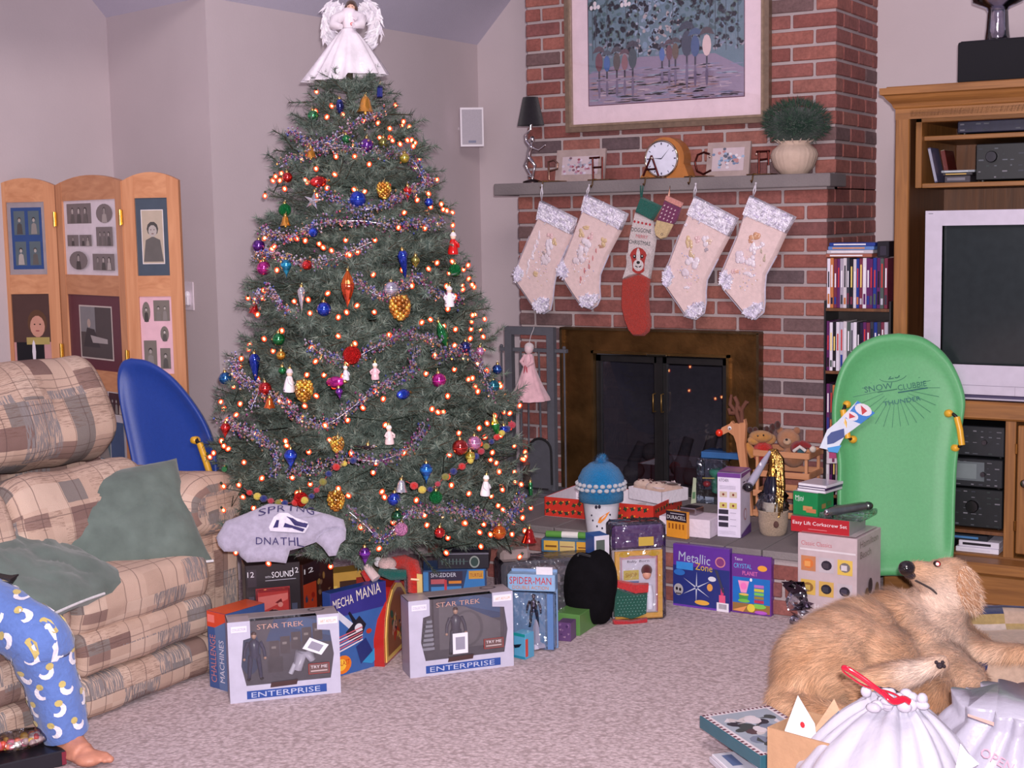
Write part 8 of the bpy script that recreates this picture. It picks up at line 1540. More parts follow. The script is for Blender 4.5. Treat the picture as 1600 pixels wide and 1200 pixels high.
# purple toy-kit boxes
b = Pk('purple_craft_box', 'purple craft-kit box with a silver starburst and skull picture, barcode at its corner', 'craft box', (1052, 945), (1140, 957), 849, .07); b.body((96, 50, 150))
def f(mb):
    w, h, F = b.w, b.h, b.F; mb.rect(F, 0, .0, w, .66*h, (40, 50, 120)); mb.rect(F, 0, 0, w, .03*h, (110, 60, 170)); mb.text(F, 'Metallic', .10*w, .74*h, .15*h, (176, 184, 206), .56*w, rot=-.06); mb.rect(F, .06*w, .60*h, .36*w, .72*h, (60, 140, 216)); mb.text(F, 'Zone', .40*w, .62*h, .11*h, (216, 180, 60), .30*w, rot=-.05); mb.disc(F, .84*w, .78*h, .09*w, .085*h, (206, 130, 140)); mb.disc(F, .84*w, .78*h, .07*w, .065*h, (130, 60, 120)); cx, cy = .42*w, .33*h
    for k in range(6): a = k*math.pi/3+.5; mb.poly(F, [(cx+math.cos(a+.5)*.006, cy+math.sin(a+.5)*.006), (cx+math.cos(a)*.27*w, cy+math.sin(a)*.27*w), (cx+math.cos(a-.5)*.006, cy+math.sin(a-.5)*.006)], (196, 200, 216))
    mb.disc(F, .10*w, .27*h, .085*w, .095*h, (170, 166, 170)); mb.disc(F, .07*w, .28*h, .02*w, .028*h, (30, 20, 30)); mb.disc(F, .13*w, .27*h, .02*w, .028*h, (30, 20, 30)); mb.rect(F, .05*w, .19*h, .15*w, .215*h, (80, 70, 80)); mb.disc(F, .52*w, .10*h, .13*w, .04*h, (226, 170, 70)); mb.rect(F, .82*w, .08*h, .93*w, .26*h, (226, 90, 130)); mb.rect(F, .85*w, .26*h, .90*w, .38*h, (200, 60, 110)); mb.poly(F, [(.74*w, .66*h), (.80*w, .64*h), (.92*w, .30*h), (.88*w, .30*h)], (60, 60, 80)); mb.disc(F, .66*w, .36*h, .05*w, .06*h, (226, 160, 80)); mb.disc(F, .70*w, .50*h, .07*w, .04*h, (216, 216, 226)); mb.disc(F, .12*w, .55*h, .10*w, .05*h, (50, 110, 190)); mb.rect(F, .78*w, -.0, .99*w, .14*h, (232, 226, 236))
    for k in range(7): mb.rect(F, (.82+.02*k)*w, .04*h, (.83+.02*k)*w, .12*h, (60, 56, 66))
b.pr(f)
b = Pk('crystal_craft_box', 'violet craft-kit box with pictures of coloured layered glasses, right of the purple one', 'craft box', (1143, 956), (1205, 964), 865, .07); b.body((104, 50, 140))
def f(mb):
    w, h, F = b.w, b.h, b.F; mb.rect(F, .03*w, .03*h, .97*w, .62*h, (30, 110, 190)); mb.rect(F, .03*w, .03*h, .97*w, .18*h, (150, 110, 60)); mb.text(F, 'Tasco', .08*w, .90*h, .05*h, (216, 212, 226), .2*w); mb.text(F, 'CRYSTAL', .06*w, .77*h, .08*h, (96, 176, 226), .45*w); mb.text(F, 'PLANET', .28*w, .66*h, .07*h, (232, 120, 180), .38*w); mb.disc(F, .78*w, .80*h, .12*w, .05*h, (232, 160, 60))
    mb.poly(F, [(.17*w, .56*h), (.45*w, .56*h), (.38*w, .36*h), (.24*w, .36*h)], (236, 150, 196)); mb.disc(F, .31*w, .47*h, .08*w, .06*h, (240, 120, 190)); mb.poly(F, [(.18*w, .34*h), (.44*w, .34*h), (.40*w, .2*h), (.22*w, .2*h)], (70, 150, 70)); mb.disc(F, .32*w, .22*h, .15*w, .03*h, (110, 190, 80)); mb.disc(F, .32*w, .33*h, .12*w, .02*h, (226, 190, 90))
    for k, c in enumerate(((110, 190, 70), (190, 50, 80), (150, 130, 60), (120, 196, 90), (206, 196, 60), (180, 110, 190))): mb.rect(F, .58*w, (.14+.065*k)*h, .82*w, (.19+.065*k)*h, c)
    mb.disc(F, .70*w, .15*h, .18*w, .04*h, (130, 196, 80)); mb.disc(F, .5*w, .11*h, .10*w, .07*h, (226, 200, 70)); mb.poly(F, [(.03*w, .05*h), (.4*w, .14*h), (.3*w, .03*h)], (226, 150, 90)); mb.disc(F, .75*w, .05*h, .16*w, .03*h, (180, 90, 190)); mb.disc(F, .5*w, .59*h, .03*w, .03*h, (240, 236, 240))
b.pr(f)
b = Pk('navy_carton', 'dark navy carton with white upright lettering between the craft kits and the appliance box', 'box', (1212, 956), (1245, 954), 860, .12); b.body((34, 32, 58)); b.pr(lambda mb: (mb.text(b.F, 'TOYS', .30*b.w, .40*b.h, .26*b.w, (206, 202, 216), .42*b.h, rot=math.pi/2), mb.text(b.F, 'FOR ALL', .86*b.w, .50*b.h, .2*b.w, (150, 146, 170), .4*b.h, rot=math.pi/2), mb.rect(b.F, 0, 0, b.w, .38*b.h, (60, 100, 170)), mb.rect(b.F, .15*b.w, .12*b.h, .75*b.w, .30*b.h, (30, 44, 80)), mb.rect(b.T, 0, 0, b.w, .12, (56, 50, 70))))
# crumpled plastic
c = onz(1250, 974, 0); t = thing('crumpled_plastic_wrap', 'crumpled shiny clear and dark plastic wrap in front of the appliance box', 'wrapping', c); random.seed(14)
for k in range(6):
    mb = MB(); p = c+V((R(-.03, .035), R(-.01, .03), R(.02, .17))); vs = [p+V((R(-.05, .05), R(-.03, .03), R(-.05, .05))) for _ in range(10)]; mb.add(vs, [(0, 1, 2), (2, 1, 3), (3, 4, 5), (5, 4, 6), (6, 7, 8), (8, 7, 9), (0, 4, 9), (1, 5, 8)], (random.choice(((84, 70, 84), (150, 140, 156), (60, 40, 50), (120, 110, 120)))), False); ob = mb.build('crumpled_sheet', M_FOIL if k % 2 else M_CRINK, t)
    for v in ob.data.vertices:
        if v.co.z+c.z < .001: v.co.z = .001-c.z
mb = MB(); mb.tube([c+V((-.02, -.03, .02)), c+V((.03, -.04, .012))], [.018, .016], (150, 146, 160), n=10); mb.build('twist', M_FOIL, t)
# reindeer cut-out and crate of soft toys at the back
RYp = 5.60
def ry(x, y, Y=RYp): p = ony(x, y, Y); return (p.x, p.z)
t = thing('wooden_reindeer', 'flat wooden reindeer with a red nose and brown antlers beside the fireplace opening', 'reindeer decoration', (ry(1155, 740)[0], RYp, HZ)); fr = Frame((0, RYp, 0), (1, 0, 0), (0, 0, 1))
mb = MB(); pts = [ry(*p) for p in ((1124, 674), (1128, 668), (1140, 662), (1143, 658), (1146, 662), (1158, 660), (1163, 655), (1165, 664), (1164, 680), (1163, 695), (1165, 715), (1168, 740), (1176, 775), (1150, 775), (1157, 735), (1152, 705), (1150, 692), (1146, 681), (1138, 675), (1128, 680))]; pts[12] = (pts[12][0], HZ+.003); pts[13] = (pts[13][0], HZ+.003); mb.prism(pts, fr, .022, (178, 124, 88)); mb.build('head_and_neck', M_PINE, t)
mb = MB(); x, z_ = ry(1125, 676); mb.ell((x, RYp-.008, z_), (.016, .016, .016), (226, 50, 24), 12, 9); mb.build('red_nose', M_GLOSS, t, label='round red nose'); mb = MB(); x, z_ = ry(1140, 669); mb.ell((x, RYp, z_), (.009, .004, .009), (230, 224, 226)); mb.ell((x+.002, RYp-.003, z_-.002), (.004, .003, .004), (24, 20, 22)); mb.build('eye', M_GLOSS, t)
mb = MB()
for st in (((1156, 661), (1150, 645), (1140, 632), (1142, 617)), ((1150, 645), (1140, 646), (1138, 638)), ((1159, 660), (1158, 640), (1166, 628), (1169, 630)), ((1150, 645), (1152, 630), (1147, 620)), ((1158, 642), (1152, 636))): mb.tube([V((ry(*p)[0], RYp+.005, ry(*p)[1])) for p in st], [.011, .010, .009, .006][:len(st)], (104, 62, 48), n=7)
mb.build('antlers', M_MATTE, t, label='brown branching antlers')
CYp = 5.60; t = thing('wooden_crate', 'small slatted wooden crate at the back of the hearth holding soft toys', 'crate', (ry(1215, 736, CYp)[0], CYp+.08, HZ)); x0, x1 = ry(1176, 740, CYp)[0], ry(1264, 740, CYp)[0]; zt = ry(1250, 708, CYp)[1]
for k in range(4): z_ = HZ+.004+(zt-HZ-.03)*k/3; [MB().box(x0, x1, CYp+yy, CYp+yy+.008, z_, z_+.026, (170, 120, 70), ch=.002).build('slat', M_PINEH, t) for yy in (0, .17)]; [MB().box(xx, xx+.008, CYp+.008, CYp+.17, z_, z_+.026, (170, 120, 70), ch=.002).build('slat', M_PINE, t) for xx in (x0, x1-.008)]
for xx in (x0+.01, x1-.022):
    for yy in (.009, .158): MB().box(xx, xx+.012, CYp+yy, CYp+yy+.011, HZ+.001, zt, (150, 100, 60)).build('corner_post', M_PINE, t)
def E3(x, y, dY=0): p = ony(x, y, CYp+dY); return p
t = thing('moose_plush', 'tan moose soft toy in a red checked shirt with dark antlers in the crate', 'soft toy', E3(1190, 712, .08)); mb = MB(); mb.ell(E3(1189, 682, .06), (.052, .04, .026), (190, 134, 74), 16, 10); mb.ell(E3(1178, 688, .05), (.028, .03, .020), (196, 140, 78), 12, 8); mb.ell(E3(1202, 686, .08), (.03, .03, .024), (190, 134, 74), 12, 8); mb.build('head', M_CLOTH, t)
mb = MB(); mb.ell(E3(1192, 706, .07), (.045, .04, .05), (190, 40, 34), 16, 10); mb.build('checked_shirt', M_KNIT, t, label='red checked shirt'); mb = MB()
for x, y in ((1198, 672), (1207, 668), (1215, 664), (1204, 676)): mb.ell(E3(x, y, .09), (.014, .010, .018), (76, 44, 40), 8, 6)
for x in (1172, 1180): mb.ell(E3(x, 672, .10), (.014, .010, .014), (76, 44, 40), 8, 6)
mb.build('antlers', M_CLOTH, t); mb = MB(); mb.ell(E3(1184, 681, .02), (.004, .003, .004), (30, 20, 20)); mb.ell(E3(1193, 680, .02), (.004, .003, .004), (30, 20, 20)); mb.build('eyes', M_GLOSS, t); mb = MB(); mb.tube([E3(1166, 694, .04), E3(1172, 702, .04), E3(1178, 712, .05)], [.016, .018, .02], (190, 130, 66), n=10); mb.build('arm', M_CLOTH, t)
t = thing('bear_plush', 'fuzzy tan bear soft toy behind the gold bottle neck', 'soft toy', E3(1232, 710, .11)); mb = MB(); mb.ell(E3(1232, 686, .11), (.05, .04, .044), (176, 124, 92), 16, 12); mb.ell(E3(1240, 712, .11), (.05, .04, .05), (170, 116, 84), 14, 10)
for x in (1219, 1245): mb.ell(E3(x, 673, .11), (.016, .012, .016), (160, 108, 80), 10, 8)
mb.build('body', M_CLOTH, t); mb = MB(); mb.ell(E3(1230, 690, .06), (.018, .014, .014), (206, 170, 140)); mb.ell(E3(1229, 687, .045), (.006, .004, .005), (40, 26, 26)); mb.build('muzzle', M_CLOTH, t)
t = thing('santa_hat_toy', 'soft toy head in a dark red hat with white pompom, in the crate', 'soft toy', E3(1252, 712, .05)); mb = MB(); mb.ell(E3(1248, 700, .05), (.036, .03, .03), (132, 30, 34), 14, 10); mb.tube([E3(1254, 695, .04), E3(1262, 696, .03), E3(1268, 700, .02)], [.02, .014, .008], (140, 34, 36), n=10); mb.build('hat', M_CLOTH, t); mb = MB(); mb.ell(E3(1270, 702, .02), .014, (220, 204, 190), 12, 8); mb.tube([E3(1240, 705, .0), E3(1250, 698, -.0), E3(1259, 705, .0)], .007, (220, 210, 206), n=8); mb.build('pompom_and_trim', M_CLOTH, t); mb = MB(); mb.ell(E3(1251, 706, .02), (.016, .012, .014), (50, 90, 104), 10, 8); mb.build('face', M_CLOTH, t)
t = thing('red_gift_tag' if False else 'pink_white_card', 'small pink and white card at the chimney corner below the hang tag', 'card', onz(1303, 742, .3)); p = ond(1292, 724, 5.70); q_ = ond(1313, 724, 5.70); U = (q_-p).normalized(); fr = Frame(p, U, (0, 0, 1)); mb = MB(); mb.prism([(0, 0), (.056, 0), (.056, .05), (0, .05)], fr, .004, (226, 210, 220)); mb.build('card', M_CARD, t); mb = MB(); mb.rect(fr, .008, .02, .04, .045, (196, 80, 130)); mb.rect(fr, .02, .005, .03, .02, (130, 60, 100)); mb.build('print', M_CARD, t)
# =============== SWEATSHIRT ===============
def inpoly(x, y, P):
    c = False; j = len(P)-1
    for i in range(len(P)):
        if (P[i][1] > y) != (P[j][1] > y) and x < (P[j][0]-P[i][0])*(y-P[i][1])/(P[j][1]-P[i][1])+P[i][0]: c = not c
        j = i
    return c
def edist(x, y, P):
    m = 1e9
    for i in range(len(P)):
        a, b = P[i-1], P[i]; dx, dy = b[0]-a[0], b[1]-a[1]; t = max(0, min(1, ((x-a[0])*dx+(y-a[1])*dy)/(dx*dx+dy*dy+1e-12))); m = min(m, math.hypot(x-a[0]-t*dx, y-a[1]-t*dy))
    return m
def cloth(outl, fr, th, amp, step, seed, flow=(6, 14), rad=.03):
    """soft folded cloth: rounded plan shape, top and bottom skins that meet at the outline"""
    P = []
    for a, b in zip(outl, outl[1:]+outl[:1]): P += [(a[0]+(b[0]-a[0])*i/4, a[1]+(b[1]-a[1])*i/4) for i in range(4)]
    def H(u, v):
        e = edist(u, v, P) if inpoly(u, v, P) else 0; k = min(1, e/rad); k = math.sqrt(max(0, 1-(1-k)**2)); q = u*.35+v; f = pnoise(V((u*flow[0]+seed, v*flow[1], seed)))-1.3*max(0, 1-abs(pnoise(V((q*9+seed, (u-v)*5, 2))))*9)*max(0, min(1, (u-.03)*12+.35))
        return th*k + amp*f*k
    us = [p[0] for p in P]; vs_ = [p[1] for p in P]; u0, u1, v0, v1 = min(us), max(us), min(vs_), max(vs_); nu, nv = int((u1-u0)/step)+1, int((v1-v0)/step)+1; idx = {}; vv = []; fs = []
    pts = [(u, v) for u, v in P]
    bm = bmesh.new(); 
    loop = [bm.verts.new((u, v, 0)) for u, v in P]; es = [bm.edges.new((loop[i], loop[(i+1) % len(loop)])) for i in range(len(loop))]; bmesh.ops.triangle_fill(bm, use_beauty=True, edges=es)
    for _ in range(6):
        le = [e for e in bm.edges if e.calc_length() > step*1.4]
        if not le: break
        bmesh.ops.subdivide_edges(bm, edges=le, cuts=1); bmesh.ops.triangulate(bm, faces=bm.faces[:]); bmesh.ops.beautify_fill(bm, faces=bm.faces[:], edges=[e for e in bm.edges if not e.is_boundary])
    bm.verts.ensure_lookup_table(); n = len(bm.verts); top = [fr.p(v.co.x, v.co.y, H(v.co.x, v.co.y)) for v in bm.verts]; bot = [fr.p(v.co.x, v.co.y, -H(v.co.x, v.co.y)*.35) for v in bm.verts]
    for f in bm.faces:
        q = [v.index for v in f.verts]; f.normal_update()
        if f.normal.z < 0: q = q[::-1]
        fs.append(tuple(q)); fs.append(tuple(n+i for i in q[::-1]))
    bm.free(); return top+bot, fs, H
SO = ond(440, 845, 4.52); SU = CR.copy(); SU.z = 0; SU.normalize(); SV = (V((CF.x, CF.y, 0)).normalized()*.55+V((0, 0, .83))).normalized(); FRS = Frame(SO, SU, SV)
def sq(x, y): q = ray(x, y); p = CC+q*((SO-CC).dot(FRS.N)/q.dot(FRS.N)); d = p-SO; return (d.dot(SU), d.dot(SV))
t = thing('grey_sweatshirt', 'crumpled grey sweatshirt with navy SPRING lettering thrown over the boxes by the sofa', 'sweatshirt', SO)
ol_ = [sq(*p) for p in ((338, 840), (352, 815), (392, 799), (420, 787), (448, 789), (482, 796), (515, 804), (537, 812), (541, 828), (540, 843), (532, 850), (525, 868), (514, 869), (504, 855), (494, 847), (470, 856), (453, 860), (447, 880), (418, 877), (386, 879), (375, 869), (372, 862), (350, 862), (341, 852))]
vs, fs, HS_ = cloth(ol_, FRS, .020, .014, .006, 3); mb = MB(); mb.add(vs, fs, (166, 158, 178), True); mb.build('sweatshirt', M_CLOTH, t)
mb = MB()
def cprint(poly_, col, off=.0022):
    mb.add([FRS.p(u, v, HS_(u, v)+off) for u, v in poly_], [tuple(range(len(poly_)))], col)
def ctext(s, x0, y0, x1, y1, hpx, arc=0):
    n = len(s); 
    for i, ch in enumerate(s):
        tv, tf, asp = text_mesh(ch)
        if not tv: continue
        a, b = i/n, (i+.82)/n; vs = []
        for p in tv: f = a+(b-a)*(p.x if asp > .4 else .38+.24*p.x); x = x0+(x1-x0)*f; y = y0+(y1-y0)*f-arc*math.sin(math.pi*f)-p.y*hpx; u, v = sq(x, y); vs.append(FRS.p(u, v, HS_(u, v)+.006))
        mb.add(vs, tf, (52, 44, 92))
ctext('SPRING', 406, 812, 494, 806, 11, 6); ctext('DNATHL', 402, 855, 478, 856, 11)
def cpx(pts, col, off=.0022): cprint([sq(*p) for p in pts], col, off)
for pts, col, off in (([(424, 834), (422, 828), (430, 812), (438, 806), (452, 806), (462, 812), (482, 819), (484, 826), (478, 838)], (216, 208, 222), .0045), ([(428, 830), (434, 817), (438, 817), (436, 830)], (50, 42, 96), .0056), ([(449, 811), (458, 811), (466, 818), (483, 822), (480, 829), (462, 825), (455, 816)], (50, 42, 96), .0056), ([(444, 829), (447, 821), (455, 824), (478, 831), (475, 836), (458, 830)], (50, 42, 96), .0056)): cpx(pts, col, off)
mb.build('navy_print', M_CLOTH, t, label='navy lettering and striped emblem')

# =============== DOG ===============
dog = thing('golden_retriever', 'golden retriever lying curled on its bed, head raised with the muzzle pointing left', 'dog', onz(1400, 1095, 0))
mb = MB(); dc2 = (206, 160, 118)
def DP(x, y, Z): return ond(x, y, Z)
def de(x, y, Z, rx, ry, rz, col=dc2): 
    M = Matrix.Translation(DP(x, y, Z)) @ Matrix.Rotation(YAW, 4, 'Z'); mb.ell((0, 0, 0), (rx, ry, rz), col, 20, 14, M=M)
def dt(ps, rs): mb.tube(crom([DP(*p) for p in ps], 4), [rs[min(int(i/4), len(rs)-1)]+(rs[min(int(i/4)+1, len(rs)-1)]-rs[min(int(i/4), len(rs)-1)])*((i % 4)/4) for i in range(4*(len(ps)-1)+1)], dc2, n=16)
de(1292, 1040, 4.46, .165, .15, .150); de(1252, 1058, 4.42, .09, .11, .105); de(1345, 1008, 4.56, .15, .15, .150); de(1400, 995, 4.62, .14, .14, .155); de(1455, 1010, 4.62, .125, .13, .16); de(1318, 1022, 4.5, .16, .15, .152); de(1372, 1040, 4.48, .15, .14, .135); de(1428, 1030, 4.55, .14, .13, .14); de(1415, 1078, 4.40, .16, .12, .10); de(1460, 1060, 4.48, .13, .12, .12); de(1495, 1075, 4.45, .10, .09, .10)
dt([(1440, 985, 4.64), (1462, 955, 4.64), (1482, 925, 4.63), (1490, 905, 4.63)], [.125, .105, .088, .075]); de(1484, 904, 4.62, .070, .075, .068); de(1468, 893, 4.60, .045, .05, .040)
dt([(1474, 906, 4.60), (1452, 898, 4.57), (1432, 892, 4.55), (1420, 890, 4.545)], [.060, .042, .034, .027]); dt([(1470, 925, 4.60), (1450, 917, 4.575), (1432, 908, 4.56), (1424, 902, 4.555)], [.040, .026, .019, .013])
dt([(1500, 1010, 4.62), (1530, 1018, 4.55), (1562, 1020, 4.50), (1600, 1019, 4.48)], [.075, .045, .034, .030]); de(1608, 1020, 4.47, .045, .035, .026)
dt([(1350, 1090, 4.32), (1400, 1060, 4.26), (1440, 1048, 4.24), (1466, 1036, 4.24)], [.075, .050, .032, .027]); de(1470, 1036, 4.23, .028, .026, .030)
dt([(1225, 1080, 4.40), (1260, 1115, 4.28), (1330, 1125, 4.22), (1400, 1118, 4.2)], [.06, .05, .045, .03])
ob = mb.build('body', M_CLOTH, dog); evalmesh(ob, [('REMESH', dict(mode='VOXEL', voxel_size=.0095)), ('SMOOTH', dict(factor=.8, iterations=8))])
zf = .012-dog.location.z
for v in ob.data.vertices:
    if v.co.z < zf: v.co.z = zf
for p in ob.data.polygons: p.use_smooth = True
cream = DP(1470, 945, 4.55)-dog.location; chest = DP(1490, 1010, 4.5)-dog.location; leg_ = DP(1440, 1048, 4.2)-dog.location; back = DP(1395, 925, 4.7)-dog.location; rump = DP(1330, 1010, 4.4)-dog.location
def mixc(a, b, t): t = max(0, min(1, t)); return tuple(a[i]+(b[i]-a[i])*t for i in range(3))
def coat(c, n=None):
    k = pnoise(c*9)*.5+pnoise(c*26)*.35; k2 = pnoise(V((c.x*30, c.y*30, c.z*11))); col = mixc((186, 138, 102), (222, 180, 146), .5+k*1.3+k2*.5)
    col = mixc(col, (140, 98, 70), 1-(c-back).length/.24+pnoise(c*14)*.6-.15); col = mixc(col, (228, 200, 182), (1-(c-cream).length/.15)*1.5); col = mixc(col, (220, 192, 172), (1-(c-chest).length/.19)*1.2+pnoise(c*20)*.3)
    col = mixc(col, (236, 210, 194), (1-(c-leg_).length/.12)*1.5); col = mixc(col, (226, 188, 160), (1-(c-rump).length/.18)*.6); return col
colour_by(ob, coat)
# coat of long hairs laid along the body
random.seed(42); me = ob.data; me.calc_loop_triangles(); tris = me.loop_triangles; vsx = [v.co.copy() for v in me.vertices]; nrm = [v.normal.copy() for v in me.vertices]; areas = [t_.area for t_ in tris]; tot = sum(areas); NH = 62000
hv = []; hf = []; hc_l = []; headc = DP(1462, 900, 4.58)-dog.location; nose = DP(1420, 890, 4.545)-dog.location; hl = [DP(1290, 1060, 4.4)-dog.location, DP(1380, 1000, 4.5)-dog.location]
for ti, t_ in enumerate(tris):
    m_ = areas[ti]/tot*NH; m_ = int(m_)+(random.random() < m_-int(m_)); a, b, c = (vsx[i] for i in t_.vertices); n = (nrm[t_.vertices[0]]+nrm[t_.vertices[1]]+nrm[t_.vertices[2]]).normalized()
    for _ in range(m_):
        r1, r2 = random.random(), random.random()
        if r1+r2 > 1: r1, r2 = 1-r1, 1-r2
        p = a+(b-a)*r1+(c-a)*r2; dh = (p-headc).length
        fl = V((pnoise(p*5), pnoise(p*5+V((9, 0, 0))), pnoise(p*5+V((0, 9, 0)))))*1.0
        if dh < .12: ln = .006+.016*min(1, dh/.12); base_ = (p-nose).normalized()*1.0; lift = .25
        else: ln = R(.026, .046); base_ = (-CR*1.0+V((0, 0, -.55))+fl*1.2); lift = .33
        base_ = base_-n*base_.dot(n); 
        if base_.length < .01: continue
        d = (base_.normalized()+n*lift+V((random.gauss(0, .16), random.gauss(0, .16), random.gauss(0, .16)))).normalized(); s = d.cross(n).normalized()*(.0011 if dh > .12 else .0007)
        e = p+d*ln
        if e.z < .006-dog.location.z: continue
        k = len(hv); hv += [tuple(p-s), tuple(p+s), tuple(e)]; hf.append((k, k+1, k+2)); cc = coat(p); g = R(.82, 1.15); hc_l.append(tuple(min(255, int(q*g)) for q in cc))
mb = MB(); mb.v = [V(q) for q in hv]; mb.f = hf; mb.c = hc_l; mb.sm = [False]*len(hf); fo = mb.build('coat', paint('fur', .8, var=.1, spec=.3, sheen=.15), dog, world=0); fo['kind'] = 'stuff'
mb = MB(); M = Matrix.Translation(DP(1417, 888, 4.535)) @ Matrix.Rotation(YAW, 4, 'Z'); mb.ell((0, 0, 0), (.027, .026, .025), (34, 28, 32), 14, 10, M=M); mb.ell((.012, .0, -.02), (.022, .018, .016), (52, 44, 48), 12, 8, M=M)
for s in (-1, 1): mb.ell((-.006+s*.008, -.024, .004), (.0045, .003, .004), (12, 8, 12), 6, 4, M=M)
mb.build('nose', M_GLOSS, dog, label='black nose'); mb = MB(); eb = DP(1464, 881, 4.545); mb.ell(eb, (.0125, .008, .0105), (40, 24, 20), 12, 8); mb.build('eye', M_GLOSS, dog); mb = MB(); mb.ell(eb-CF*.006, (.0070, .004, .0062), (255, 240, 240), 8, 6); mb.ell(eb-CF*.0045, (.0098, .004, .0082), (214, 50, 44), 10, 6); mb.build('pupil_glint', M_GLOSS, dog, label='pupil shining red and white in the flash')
mb = MB(); mb.tube(crom([DP(1430, 907, 4.525), DP(1442, 913, 4.53), DP(1456, 921, 4.545), DP(1466, 930, 4.56)], 4), .0036, (60, 42, 40), n=7); mb.build('mouth_line', M_CLOTH, dog)
mb = MB(); M = Matrix.Translation(DP(1513, 920, 4.545)) @ Matrix.Rotation(YAW, 4, 'Z') @ Matrix.Rotation(-.22, 4, 'Y'); mb.ell((0, 0, 0), (.036, .016, .070), (196, 146, 110), 14, 12, M=M); random.seed(5)
for k in range(900): a, b = R(0, 6.28), R(-1, 1); p = V((.036*math.cos(a)*math.sqrt(1-b*b), .023*math.sin(a)*math.sqrt(1-b*b), .076*b)); d = (V((.45, -.1, -1))+V((R(-.5, .5), R(-.5, .5), R(-.3, .3)))).normalized()*R(.02, .038); s = V((.0011, 0, 0)); mb.add([p-s, p+s, p+d], [(0, 1, 2)], random.choice(((206, 160, 126), (222, 182, 152), (232, 204, 182), (176, 130, 100))), M=M)
mb.build('ear', M_CLOTH, dog, label='soft drooping ear with pale wisps'); mb = MB()
for dx, dy, r in ((0, 2, .010), (5, -3, .006), (7, 3, .006), (-5, -3, .006)): mb.ell(DP(1468+dx, 1038+dy, 4.19), (r, r*.7, r), (54, 42, 50), 8, 6)
mb.build('paw_pad', M_MATTE, dog, label='dark paw pads')['kind'] = 'stuff'

# =============== DOG BED ===============
bc = onz(1600, 1040, 0); t = thing('dog_bed', 'padded beige dog bed with navy and gold plaid patches under the dog', 'dog bed', bc); mb = MB(); n, m = 64, 14; vs = []; fs = []; cs = []
def bedp(a, k):
    rx, ry_ = .50, .34; prof = [(1.0, .0), (1.04, .03), (1.03, .075), (.98, .105), (.90, .115), (.82, .10), (.76, .07), (.70, .055), (.55, .06), (.40, .062), (.25, .06), (.10, .06), (0.001, .06)]; s, z_ = prof[k]; x, y = rx*s*math.cos(a), ry_*s*math.sin(a); w = .008*pnoise(V((x*9, y*9, k*.3)))
    return V((bc.x+x*math.cos(.45)-y*math.sin(.45), bc.y+x*math.sin(.45)+y*math.cos(.45), max(.001, z_+w)))
for k in range(13):
    for j in range(n): vs.append(bedp(2*math.pi*j/n, k))
for k in range(12):
    for j in range(n):
        a = k*n+j; b = k*n+(j+1) % n; fs.append((a, b, b+n, a+n)); q = (j//4+k//2*3) % 7; cs.append((196, 168, 148) if k > 6 or q in (0, 2, 4) else ((44, 52, 92), (176, 150, 96), (206, 188, 176), (110, 110, 112))[(j//4+k) % 4])
mb.add(vs, fs, cs, True); mb.build('cushion', M_CLOTH, t)
mb = MB(); mb.tube([bedp(2*math.pi*j/n, 4)+V((0, 0, .003)) for j in range(n+1)], .004, (70, 70, 96), n=6); mb.build('piping', M_CLOTH, t)

# =============== RUBBISH BAGS ===============
def bagmat(name, c):
    m = paint(name, .28, var=.03, vs=8, bump=.75, bs=13, coat=.2); b = m.node_tree.nodes['Principled BSDF']; b.inputs['Subsurface Weight'].default_value = .0; return m
M_BAG = bagmat('thin_white_plastic', (1, 1, 1))
def bag(name, label, c, rx, ry, h, seed, gather, lean=(0, 0), col=(186, 182, 196)):
    t = thing(name, label, 'rubbish bag', c); mb = MB(); n, m = 150, 46; vs = []; fs = []
    for k in range(m+1):
        f = k/m; z = h*f; s = (min(1, f/.10)**.5)*.92+.08 if f < .10 else 1.0
        if f > .45: s = max(gather, (1-((f-.45)/.55)**1.9)**.75 if f < 1 else gather); s = s*(1-gather)+gather
        for j in range(n):
            a = 2*math.pi*j/n; up = max(0, (f-.35)/.65); pl = (.05+.16*up)*(abs(math.sin(a*7+1.5*math.sin(a*3+seed)))-.5)*up+.055*pnoise(V((math.cos(a)*1.8+seed, math.sin(a)*1.8, f*2.4)))*1.6+.03*pnoise(V((math.cos(a)*6, math.sin(a)*6+seed, f*7)))
            r = s*(1+pl); zz = z+(.03*pnoise(V((math.cos(a)*2, math.sin(a)*2+seed, 3.3)))*up); vs.append((c.x+rx*r*math.cos(a)+lean[0]*up, c.y+ry*r*math.sin(a)+lean[1]*up, max(.001, zz)))
    for k in range(m):
        for j in range(n): a = k*n+j; b = k*n+(j+1) % n; fs.append((a, b, b+n, a+n))
    fs.append(tuple(range(m*n, m*n+n))); mb.add(vs, fs, col, True); mb.build('plastic_film', M_BAG, t); return t
bc1 = ond(1376, 1200, 3.32); bc1.z = 0; tpp = ond(1400, 1092, 3.32)
t = bag('white_rubbish_bag', 'full white plastic rubbish bag tied with a red drawstring, in the foreground', bc1, .205, .19, tpp.z, 2, .16, lean=(tpp.x-bc1.x, tpp.y-bc1.y))
random.seed(17); mb = MB(); k0 = ond(1402, 1098, 3.27)
for k in range(26): a = k*.2417*1; p = k0+V((0, 0, -.006))+(CR*math.cos(k*.55)*R(.02, .075))+V((0, 0, R(-.005, .028)))-CF*R(-.03, .03); mb.ell(p, (R(.010, .02), R(.008, .014), R(.008, .016)), (190, 184, 198), 8, 6)
mb.build('gathered_rim', M_BAG, t)['kind'] = 'stuff'
